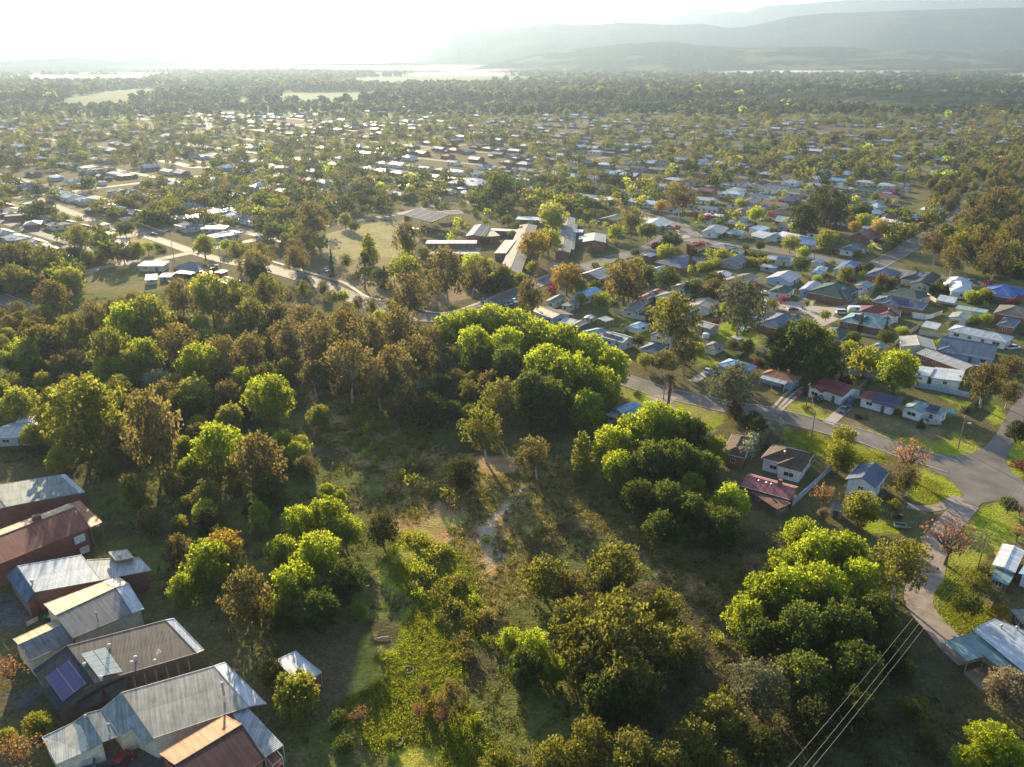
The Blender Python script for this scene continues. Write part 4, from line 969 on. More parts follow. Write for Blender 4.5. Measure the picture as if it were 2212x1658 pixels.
# 5 dark roof with solar panels
r_, lc = big_house("long dark weatherboard house with a block of violet solar panels and a cream skylight sheet",
    [("roof", 'umber', [(582, 610, 6.2), (1430, 388, 6.2), (1700, 672, 4.6), (812, 932, 4.6)]), ("end_roof", 'pale', [(1430, 388, 6.2), (1500, 374, 6.1), (1762, 645, 4.5), (1700, 672, 4.6)]),
     ("left_roof", 'charcoal', [(582, 610, 6.2), (812, 932, 4.6), (500, 1165, 3.5), (283, 822, None)])],
    [[(500, 1160, 3.3), (812, 932, 4.5), (1755, 650, 4.4), (1495, 380, 5.8), (582, 612, 5.8), (290, 825, 4.2)]], 'dark', lm="the dark house with violet solar panels")
panel_on(r_, lc, [(395, 884, 4.45), (590, 742, 5.1), (745, 940, 4.5), (545, 1095, 3.75)], 2, 6, solid('violet_solar_cell', (.06, .045, .13), .25, .1, spec=.6), lift=.2, tri=[(582, 610, 6.2), (812, 932, 4.6), (500, 1165, 3.5)])
panel_on(r_, lc, [(697, 690, 6.0), (915, 632, 6.0), (1066, 845, 4.95), (850, 890, 4.95)], 2, 5, POLY, "skylight", .3, RF['umber'], tri=[(582, 610, 6.2), (1430, 388, 6.2), (1700, 672, 4.6)])
for x, y in ((945, 610), (1340, 745), (1140, 760), (1172, 715), (730, 775), (875, 888)): vent(r_, lc, x, y + 15, 5.2 if y > 700 else 5.9, .26)
mb = MB(); p = lc(1380, 720, 5.2); mb.tube([(p[0], p[1], 5), (p[0], p[1], 6.9)], .03, 5)
for k in range(4): mb.box((p[0], p[1] + .3 * k - .4, 6.6), (1.1 - .2 * k, .03, .03), .5)
part("aerial", mb, ALU, r_)
for k in range(6):
    x0 = 1150 + k * 95; mb = MB(); p = lc(x0, 868 - k * 27, 4.4); mb.box((p[0], p[1] - .02, 0), (.16, .1, 4.3), base=True); part("batten", mb, WL['brown'], r_)
# shade sails beside it
def sail(label, pts):
    mb = MB(); w = [TG(3, 0, x, y, h)[:2] + (h,) for x, y, h in pts]; mb.slab(w, .03)
    mb2 = MB()
    o = link("shade_sail", mb.mesh("shade_sail", solid('sail_cloth', (.035, .04, .04), .9, var=.3))); tag(o, label, "shade sail", "shade sails")
sail("left dark shade sail strung below the violet solar panels", [(660, 1110, 2.6), (885, 985, 3.4), (860, 1100, 2.2), (730, 1160, 2.4)])
sail("right dark shade sail strung below the cream skylight sheet", [(890, 985, 3.4), (1110, 870, 3.9), (1090, 1000, 2.4), (960, 1070, 2.4)])
# 6 large beige grey roof
r_, lc = big_house("large house with a broad pale grey roof and stepped grey wings at its left",
    [("roof", 'beige', [(1050, 1015, 5.8), (1850, 785, 5.8), (2150, 1135, 4.3), (1322, 1410, 4.3)]), ("left_roof", 'weathered', [(1050, 1015, 5.8), (1322, 1410, 4.3), (1245, 1475, 3.6), (1138, 1320, 4.2), (1030, 1388, 3.9), (880, 1160, 4.8)]),
     ("middle_roof", 'weathered', [(880, 1160, 4.75), (1030, 1388, 3.85), (890, 1440, 3.9), (745, 1195, 4.9)]), ("wing_roof", 'weathered', [(745, 1195, 4.85), (890, 1440, 3.85), (772, 1510, 3.2), (620, 1280, 3.8)]),
     ("end_roof", 'zinc', [(620, 1280, 3.75), (772, 1510, 3.15), (490, 1630, 3.0), (363, 1400, 3.4)]), ("carport_roof", 'pale', [(1852, 784, 5.4), (1940, 752, 5.0), (2300, 1110, 3.6), (2150, 1132, 4.2)])],
    [[(1322, 1405, 4.2), (2150, 1132, 4.2), (1848, 790, 5.4), (1052, 1018, 5.5), (885, 1165, 4.5), (1030, 1380, 3.8), (1138, 1318, 4.0)], [(490, 1622, 2.9), (890, 1435, 3.7), (745, 1200, 4.5), (370, 1405, 3.2)]], 'cream', lm="the broad pale grey roof")
flue(r_, lc, 1935, 1035, 5.0, 2.2, .17); flue(r_, lc, 950, 1365, 4.1, 1.6, .15); vent(r_, lc, 738, 1238, 4.6, .2)
mb = MB(); p = lc(2150, 1132, 4); mb.box((p[0] + 1.2, p[1] + .4, -.2), (.14, .14, 3.9), base=True); part("post", mb, TIMBER, r_)
# 7 red roof at the bottom
r_, lc = big_house("house with an orange red iron roof and dark maroon near side at the bottom edge",
    [("roof", 'shaded_red', [(1512, 1640, 5.6), (2090, 1290, 5.6), (2290, 1590, 4.0), (1690, 1990, 4.0)]), ("far_roof", 'orange', [(1512, 1640, 5.6), (2090, 1290, 5.6), (1942, 1210, 4.6), (1380, 1542, 4.6)]),  # shade and sunlight put into two colours of one red roof
     ],
    [[(1690, 1980, 3.9), (2285, 1590, 3.9), (1942, 1215, 4.5), (1385, 1545, 4.5)]], 'redbrown', lm="the orange red roof at the bottom edge")
mb = MB(); p = lc(1940, 1275, 5.2); mb.tube([(p[0], p[1], 5), (p[0], p[1], 6.9)], .03, 5); mb.box((p[0], p[1], 6.7), (.9, .03, .03)); part("aerial", mb, ALU, r_)
# pergola with corrugated cover
def pergola():
    q = [TG(3, 0, x, y, h)[:2] + (h,) for x, y, h in ((1985, 1180, 4.0), (2125, 1130, 3.9), (2452, 1475, 3.2), (2295, 1580, 3.2), (2090, 1290, 3.9))]
    cx = sum(p[0] for p in q) / 5; cy_ = sum(p[1] for p in q) / 5
    root = link("pergola", None, None, (cx, cy_, 0)); tag(root, "long pergola with a striped corrugated cover beside the orange red roof", "pergola")
    q = [Vector((p[0] - cx, p[1] - cy_, p[2])) for p in q]; mb = MB()
    A, B, C_, D = q[0], q[1], q[2], q[3]; n = 34
    for k in range(n):
        t0, t1 = k / n, (k + .62) / n
        mb.slab([A.lerp(D, t0) + Vector((0, 0, .1)), B.lerp(C_, t0) + Vector((0, 0, .1)), B.lerp(C_, t1) + Vector((0, 0, .1)), A.lerp(D, t1) + Vector((0, 0, .1))], .05)
    part("ribbed_cover", mb, RF['pale'], root)
    mb = MB(); mb.slab([A, B, C_, D], .04); part("under_sheet", mb, RF['grey'], root)
    for p in (C_, D, B):
        mb = MB(); mb.box((p.x * .97, p.y * .97, -.1), (.14, .14, 3.2), base=True); part("post", mb, ALU, root)
    c5 = [TG(3, 1, x, y, 1.6)[:2] + (1.6,) for x, y in ((80, 1600), (165, 1530), (237, 1620), (150, 1690))]
    mb = MB(); c5 = [(p[0] - cx, p[1] - cy_, p[2]) for p in c5]; mb.slab(c5, .15); part("deck", mb, RF['orange'], root)
    mb = MB()
    for i in range(4):
        a, b = Vector(c5[i]), Vector(c5[(i + 1) % 4]); mb.tube([a + Vector((0, 0, 1)), b + Vector((0, 0, 1))], .04, 5); mb.tube([a + Vector((0, 0, -1.6)), a + Vector((0, 0, 1))], .05, 5)
    part("railing", mb, FRAME, root)
pergola()
# shed in the clearing
r_, lc = big_house("brick red shed with a plain pale iron roof behind the willow",
    [("roof", 'pale', [(170, 738, 3.6), (340, 655, 3.6), (567, 840, 3.2), (395, 950, 3.2)])], [[(395, 945, 3.1), (562, 840, 3.1), (340, 660, 3.5), (175, 740, 3.5)]], 'redbrown', lm="the pale shed roof in the clearing", name="shed", cat="shed", t0=(3, 1))
mb = MB(); p = lc(566, 842, 3.1); mb.tube([(p[0] - .1, p[1], 3.1), (p[0] - .1, p[1], 0)], .06, 6); part("downpipe", mb, ALU, r_)
# lower right corner
r_, lc = big_house("large house with a wide white and blue iron roof cut by the lower right edge",
    [("roof", 'pale', [(1768, 470, 4.4), (1960, 377, 5.0), (2620, 640, 5.0), (2420, 1010, 4.2)]), ("front_roof", 'teal', [(1530, 572, 2.9), (1768, 498, 3.9), (2150, 800, 3.7), (2050, 832, 3.3), (1870, 700, 3.3), (1722, 742, 2.8)])],
    [[(1775, 500, 3.8), (2400, 1000, 3.9), (2600, 640, 4.6), (1960, 385, 4.6)]], 'cream', lm="the wide blue and white roof at lower right", t0=(3, 3))
vent(r_, lc, 2012, 455, 4.95, .2); vent(r_, lc, 2148, 470, 4.95, .25)
for x, y, h in ((1535, 578, 2.7), (1722, 745, 2.7), (1870, 705, 3.1), (2050, 835, 3.1)):
    mb = MB(); p = lc(x, y, h); mb.box((p[0], p[1], -.1), (.12, .12, h), base=True); part("post", mb, ALU, r_)
mb = MB(); q = [lc(x, y, .5) for x, y in ((1690, 840), (1890, 770), (2050, 900), (1860, 1010))]; mb.slab(q, .5); part("deck", mb, TIMBER, r_)
H((3, 3), (2090, 300), (2200, 420), 6., "weathered grey box trailer like shed above the wide blue and white roof", 'grey', 'dark', 'skillion', name='shed', cat='shed', eave=2.4, pitch=4)
# ------------------------------------------------------------------ school
def shall(label, A, B, C, roof, wall, **k): return H((1, 1), A, B, C, label, roof, wall, **k)
shall("long brick school wing with a strip of clerestory windows under a pale skillion roof", (1440, 545), (1925, 548), 15., 'grey', 'brick', kind='skillion2', pitch=3, eave=3.2, name='school_building', cat='school building', lm="the long brick school wing")
H((1, 1), (1465, 452), (1905, 452), 8., "raised clerestory block along the back of the long brick school wing", 'zinc', 'brick', 'skillion2', eave=5.6, pitch=5, name='school_building', cat='school building')
H((1, 1), (1800, 395), (1935, 385), (2010, 290), "square school block with four white skylights on a dark roof", 'charcoal', 'brick', 'gable', pitch=10, eave=4.5, name='school_building', cat='school building', lm="the school block with skylights")
H((1, 1), (1945, 395), (2110, 385), 12., "low school block with a brown grey roof right of the skylight block", 'umber', 'brick', 'skillion', pitch=4, eave=3.6, name='school_building', cat='school building')
H((1, 2), (-110, 690), (75, 700), (215, 290), "long school hall with a pale ridge line running away from the road", 'grey', 'brick', 'gable', pitch=9, eave=3.5, name='school_building', cat='school building', lm="the long ridged school hall", vents=5)
H((1, 2), (370, 512), (500, 525), (545, 225), "long narrow school wing with a row of roof vents down its ridge", 'grey', 'brick', 'gable', pitch=9, eave=3.5, name='school_building', cat='school building', lm="the narrow vented school wing", vents=6)
H((1, 2), (612, 425), (808, 438), (812, 370), "square red brick school block at the right end of the school", 'zinc', 'brick', 'gable', pitch=10, eave=4.6, name='school_building', cat='school building', lm="the red brick school block")
H((1, 2), (535, 350), (612, 352), 6., "narrow red brick link building between two school blocks", 'white', 'brick', 'skillion', pitch=3, eave=3.4, name='school_building', cat='school building')
H((1, 2), (30, 238), (262, 248), 7., "thin school cloister with white posts behind the long ridged hall", 'pale', 'cream', 'skillion', pitch=3, eave=3.4, name='cloister', cat='cloister', open_=True)
H((1, 1), (1950, 330), (2250, 345), 5., "covered school walkway with a pale roof behind the ridged hall", 'zinc', 'brick', 'skillion', pitch=3, eave=3.2, name='walkway', cat='walkway')
H((1, 1), (2060, 525), (2160, 535), (2250, 420), "small brick school block with a beige roof left of the ridged hall", 'beige', 'brick', 'skillion2', pitch=5, eave=3.8, name='school_building', cat='school building')
H((1, 1), (2035, 672), (2120, 670), 5., "small grey porch roof at the left foot of the ridged school hall", 'grey', 'brick', 'skillion', pitch=3, eave=3, name='porch', cat='porch', open_=True)
H((1, 2), (290, 650), (420, 660), 7., "weathered flat canopy in shrubs at the school's roadside", 'umber', 'brown', 'skillion', pitch=3, eave=2.6, name='canopy', cat='canopy', open_=True)
def shade_roof():
    q = [TG(1, 1, x, y, h)[:2] + (h,) for x, y, h in ((1262, 200, 6.2), (1408, 142, 7.2), (1672, 192, 7.2), (1512, 264, 6.2))]
    cx = sum(p[0] for p in q) / 4; cy_ = sum(p[1] for p in q) / 4; root = link("shade_roof", None, None, (cx, cy_, 0))
    tag(root, "huge freestanding grey striped shade roof on posts beside the sports field", "shade roof"); LAND.append((*T(1, 1, 1470, 200), "the huge striped shade roof"))
    q = [Vector((p[0] - cx, p[1] - cy_, p[2])) for p in q]; mb = MB(); mb.slab(q, .25); part("roof_sheet", mb, solid('roof_shade_panels', (.11, .12, .14), .85, spec=.03), root)
    mb = MB()
    for k in range(5):
        t = k / 4; mb.tube([q[0].lerp(q[3], t) + Vector((0, 0, .06)), q[1].lerp(q[2], t) + Vector((0, 0, .06))], .14, 4)
    part("ridge_strip", mb, RF['white'], root)
    for a, b in ((0, 3), (1, 2)):
        for k in range(4):
            p = q[a].lerp(q[b], .04 + k * .31) * .96; mb = MB(); mb.box((p.x, p.y, -.1), (.3, .3, p.z * .99), base=True); part("post", mb, ALU, root)
    return root
shade_roof()
H((1, 1), (1560, 205), (1800, 190), 12., "second flatter grey shade roof right of the striped one", 'grey', 'brick', 'gable', pitch=8, eave=4.5, name='shade_roof', cat='shade roof', open_=True)
H((1, 1), (1330, 320), (1420, 325), 4., "small sunlit white stage box under the striped shade roof", 'pale', 'white', 'skillion', pitch=3, eave=2.4, name='kiosk', cat='kiosk')
# big building beyond the school
H((0, 1), (1640, 1580), (1960, 1600), 22., "sprawling pale lilac grey roofed building among trees beyond the field", 'lilac', 'cream', 'hip', pitch=14, eave=4, name='hall', cat='hall', lm="the sprawling lilac roofed building", wing=(.3, 6, 12, 'hip'))
# ------------------------------------------------------------------ swimming pool
def pool():
    q = [TG(1, 2, x, y)[:2] for x, y in ((1925, 1197), (1990, 1218), (2082, 1172), (2012, 1157))]
    cx = sum(p[0] for p in q) / 4; cy_ = sum(p[1] for p in q) / 4; root = link("swimming_pool", None, None, (cx, cy_, 0)); tag(root, "small blue back yard swimming pool inside a low hedge", "swimming pool")
    q = [(p[0] - cx, p[1] - cy_) for p in q]; mb = MB(); mb.poly([(x * .88, y * .88, .1) for x, y in q]); part("water", mb, WATERP, root)
    mb = MB(); n = 4
    mb.faces([(x, y, .14) for x, y in q] + [(x * .88, y * .88, .14) for x, y in q] + [(x, y, 0) for x, y in q], [(i, (i + 1) % n, (i + 1) % n + n, i + n) for i in range(n)] + [(i, (i + 1) % n, (i + 1) % n + 8, i + 8) for i in range(n)]); part("pool_edge", mb, CONC, root)
    LAND.append((*T(1, 2, 2000, 1190), "the swimming pool")); FOOT.append((cx, cy_, 6, 4, 0))
pool()
# ------------------------------------------------------------------ trees
def leafcloud(lobes, per, size, seed, droop=0., shell=.55, tuft=.62):
    """leaf sized quads scattered through lobes [(x, y, z, rx, rz)], with a lighter or darker natural tint per lobe and leaf"""
    g = np.random.default_rng(seed); V, Tn = [], []
    for x, y, z, rx, rz in lobes:
        n = max(6, int(per * (rx * rz) / 1.6))
        d = g.normal(size=(n, 3)); d /= np.linalg.norm(d, axis=1)[:, None]
        r = shell + (1 - shell) * g.random(n) ** .6
        c = d * r[:, None] * (1 + .18 * g.normal(size=(n, 1))) * np.array((rx, rx, rz))
        nt_ = max(3, n // 11)              # leaves gather in tufts at the shoot tips
        td = g.normal(size=(nt_, 3)); td /= np.linalg.norm(td, axis=1)[:, None]; td *= (.75 + .5 * g.random((nt_, 1))) * np.array((rx, rx, rz))
        pick = g.integers(0, nt_, n); tw = (g.random(n) < tuft)[:, None]
        c = np.where(tw, td[pick] + g.normal(size=(n, 3)) * .17 * rx, c) + np.array((x, y, z))
        if droop: c[:, 2] -= droop * g.random(n) * np.hypot(c[:, 0] - x, c[:, 1] - y)
        nn = d + g.normal(size=(n, 3)) * .75; nn /= np.linalg.norm(nn, axis=1)[:, None]
        a = np.cross(nn, g.normal(size=(n, 3))); a /= np.linalg.norm(a, axis=1)[:, None]; b = np.cross(nn, a)
        s = size * (.6 + .8 * g.random(n))[:, None] * .5
        q = np.stack([c - a * s - b * s * .7, c + a * s * .3 - b * s, c + a * s + b * s * .6, c - a * s * .4 + b * s], 1)
        V.append(q.reshape(-1, 3)); t = (.82 + .36 * g.random()) * (.75 + .5 * g.random(n)); Tn.append(np.repeat(t, 4))
    V = np.concatenate(V); V[:, 2] = np.maximum(V[:, 2], .05)
    return V, np.concatenate(Tn)
def quads(n): return np.arange(n).reshape(-1, 4)
def limbs(mb, lobes, th, r0, base=(0, 0), nl=7, seed=0, lean=0):
    g = random.Random(seed); pts = [(base[0], base[1], -.3), (base[0] + lean * .3, base[1], th * .5), (base[0] + lean, base[1], th)]
    mb.tube(pts, [r0 * 1.25, r0 * .9, r0 * .7], 7)
    for l in g.sample(lobes, min(nl, len(lobes))):
        x, y, z = l[0], l[1], l[2]; a = Vector(pts[-1]); b = Vector((x, y, max(z, th + .3))); m = a.lerp(b, .5) + Vector((g.uniform(-.4, .4), g.uniform(-.4, .4), (b - a).length * .10))
        mb.tube([a, m, b], [r0 * .55, r0 * .36, r0 * .12], 5)
        for k in range(2):
            c = m + Vector((g.uniform(-1.6, 1.6), g.uniform(-1.6, 1.6), g.uniform(.6, 1.8))); mb.tube([m, c], [r0 * .22, r0 * .06], 4)
def dome_lobes(g, rx, h0, h1, n, lr, top=1., jit=.25):
    L_ = []; cz = (h0 + h1) / 2; rz = (h1 - h0) / 2
    for i in range(n):
        t = (i + .5) / n; ph = math.acos(1 - 1.75 * t); th = i * 2.39996 + g.uniform(-.4, .4); k = 1 + g.uniform(-jit, jit)
        r = lr * g.uniform(.7, 1.35)
        rr = (rx - r * .6) * math.sin(ph) * k; z = cz + (rz - r * .5) * math.cos(ph) * top * (1 + g.uniform(-.12, .12))
        L_.append((rr * math.cos(th), rr * math.sin(th), z, r, r * g.uniform(.7, .95)))
    for i in range(n // 5): L_.append((g.uniform(-.4, .4) * rx, g.uniform(-.4, .4) * rx, cz + g.uniform(-.4, .3) * rz, lr * 1.2, lr * 1.1))
    return L_
PROTO = {}                         # shape -> list of (crown mesh, trunk mesh, radius, height)
def add_proto(shape, lobes, per, size, seed, th, r0, bark, nl=7, droop=0., shell=.55, R_=None, lean=0):
    V, t = leafcloud(lobes, per, size, seed, droop, shell)
    me = np_mesh("crown", V, quads(len(V)), LF['bright'], t)
    tb = MB(); limbs(tb, lobes, th, r0, nl=nl, seed=seed, lean=lean); tm = tb.mesh("trunk", bark)
    rad = R_ or float(np.percentile(np.hypot(V[:, 0], V[:, 1]), 96)); hh = float(np.percentile(V[:, 2], 99.5)); lo = float(np.percentile(V[:, 2], 2))
    PROTO.setdefault(shape, []).append((me, tm, rad, hh, lo))
for s in range(4):
    g = random.Random(100 + s)
    add_proto('broad', dome_lobes(g, 5, 1.0, 11.5, 64, 1.2, 1, .34), 115, .40, s, 3.5, .32, BARK)
    add_proto('gum', dome_lobes(g, 5, 2.6, 13, 46, 1.25, 1, .5), 80, .40, 20 + s, 4.5, .34, PALEBARK, nl=12, shell=.35, lean=g.uniform(-.8, .8))
    add_proto('bushy', dome_lobes(g, 4.2, .4, 9.5, 46, 1.15, 1, .36), 100, .38, 40 + s, 2.2, .28, BARK, shell=.3)
for s in range(2):
    g = random.Random(200 + s)
    add_proto('sparse', dome_lobes(g, 5, 3, 9.5, 30, 1.1, 1, .3), 42, .34, 60 + s, 2.5, .34, BARK, nl=20, shell=.1)
    add_proto('round', dome_lobes(g, 4, 1.6, 8.2, 30, 1.25, 1, .1), 90, .40, 70 + s, 2.2, .22, BARK)
    def up(g, hh, r):
        L_ = []
        for i in range(46):
            z = .8 + (hh - .8) * (i / 46); k = r * min(1, .45 + z / hh * 1.6) * (1 - (z / hh) ** 2.2) ** .6 + .15; th = i * 2.4
            L_.append((k * .55 * math.cos(th), k * .55 * math.sin(th), z, max(.35, k * .55), .9))
        return L_
    add_proto('poplar', up(g, 13, 2.2), 130, .40, 80 + s, 3, .2, BARK, nl=5)
    def cone(g, hh, r): return [(r * (1 - i / 40) * .5 * math.cos(i * 2.4), r * (1 - i / 40) * .5 * math.sin(i * 2.4), .6 + (hh - .8) * i / 40, max(.25, r * (1 - i / 42) * .62), .7) for i in range(40)]
    add_proto('cypress', cone(g, 10, 1.5), 170, .30, 90 + s, 1, .18, BARK, nl=2)
    add_proto('pine', [(rr * math.cos(a), rr * math.sin(a), z, 1.1, .45) for i, z in enumerate(np.linspace(2.5, 11.5, 12)) for a in [g.uniform(0, 6.28) + k * 1.257 for k in range(5)] for rr in [(12.2 - z) * .36]], 75, .36, 95 + s, 9, .25, BARK, nl=20, shell=.2)
for s in range(4):
    g = random.Random(300 + s)
    add_proto('shrub', dome_lobes(g, 1.5, -.2, 2.0, 12, .62, 1, .3), 150, .24, 110 + s, .5, .06, BARK, nl=5, shell=.2)
g = random.Random(5)
wl = dome_lobes(g, 3.2, 2.5, 6.5, 22, .9)
V1, t1 = leafcloud(wl, 150, .26, 7, 0, .3)
sv = []; gg = np.random.default_rng(3)
for l in wl:
    for k in range(60):
        a = gg.random() * 6.28; rr = l[3] * gg.random(); x, y = l[0] + rr * math.cos(a), l[1] + rr * math.sin(a); ln = 1 + 2.4 * gg.random()
        for j in range(7): sv.append((x + gg.normal() * .05, y + gg.normal() * .05, max(.3, l[2] - ln * j / 7)))
sv = np.array(sv); a = gg.normal(size=sv.shape) * .10; b = gg.normal(size=sv.shape) * .06; b[:, 2] -= .16
q = np.stack([sv - a, sv - a + b, sv + a + b, sv + a], 1).reshape(-1, 3)
V = np.concatenate([V1, q]); t = np.concatenate([t1, np.repeat(.8 + .4 * gg.random(len(sv)), 4)])
tb = MB(); limbs(tb, wl, 2.6, .2, seed=1)
PROTO['willow'] = [(np_mesh("crown", V, quads(len(V)), LF['yellowgreen'], t), tb.mesh("trunk", BARK), 3.4, 6.6, .5)]
# crown shape, leaf colour choices, words for the label, category
SPEC = {
 'A': ('broad', 'bright', "bright green leafy tree", 'tree'), 'Ad': ('broad', 'darkgreen', "shaded deep green leafy tree", 'tree'),  # Ad repeats the bright tree with shade put into darker leaves
 'Y': ('broad', 'yellowgreen', "pale yellow green tree", 'tree'), 'YY': ('round', 'yellow', "golden yellow tree", 'tree'),
 'R': ('round', 'bright', "round fresh green tree", 'tree'), 'Rd': ('round', 'darkgreen', "round dark green tree", 'tree'), 'Ry': ('round', 'yellowgreen', "round lime green tree", 'tree'),
 'G': ('gum', 'olive', "olive green gum tree", 'gum tree'), 'B': ('gum', 'brown', "russet brown gum tree", 'gum tree'), 'Es': ('bushy', 'sage', "silvery green bushy tree", 'evergreen tree'), 'Gs': ('gum', 'sage', "grey green gum tree", 'gum tree'),
 'E': ('bushy', 'dark', "dense dark evergreen tree", 'evergreen tree'), 'Eo': ('bushy', 'olive', "bushy olive wattle tree", 'evergreen tree'), 'Eb': ('bushy', 'brown', "bushy bronze wattle tree", 'evergreen tree'),
 'O': ('sparse', 'orange', "thinly leaved orange autumn tree", 'tree'), 'K': ('sparse', 'pinkish', "bare branched pinkish red tree", 'tree'), 'Pl': ('round', 'plum', "dark plum red tree", 'tree'),
 'S': ('round', 'silver', "silvery white flowering tree", 'tree'), 'P': ('poplar', 'yellowgreen', "tall upright yellow green poplar", 'poplar'), 'C': ('cypress', 'dark', "slim dark cypress", 'cypress'),
 'N': ('pine', 'dark', "layered dark pine tree", 'pine tree'), 'W': ('willow', 'yellowgreen', "weeping yellow green willow", 'willow'), 'F': ('broad', 'tanblossom', "cream tan blossoming tree", 'tree'),
}
TREES = []                         # (x, y, radius, height, kind, hand)
ar = {'A': 1.15, 'Ad': 1.15, 'Y': 1.1, 'YY': 1.0, 'R': 1.0, 'Rd': 1.0, 'Ry': 1.0, 'G': 1.25, 'B': 1.25, 'Gs': 1.25, 'Es': 1.1, 'E': 1.15, 'Eo': 1.1, 'Eb': 1.1, 'O': .95, 'K': .95, 'Pl': .95, 'S': 1., 'P': 2.7, 'C': 3.6, 'N': 1.5, 'W': 1.0, 'F': 1.05}
def tree_px(kind, u, v, w, hr=None, hand=True):
    if kind in ('A', 'Ad') and v > 680 and u > 900 and not (870 < v < 1160 and 1290 < u < 1640): w = w * 1.09
    """crown centre at (u, v), crown width w in overview pixels"""
    if kind == 'Eo' and v > 1280: w = w * 1.22
    hr = hr or ar[kind]; h = 8.0
    for _ in range(4):
        x, y, d = G(u, v, h * .58); W = w * d / FPX; h = W * hr
    TREES.append((x, y, W / 2, h, kind, hand))
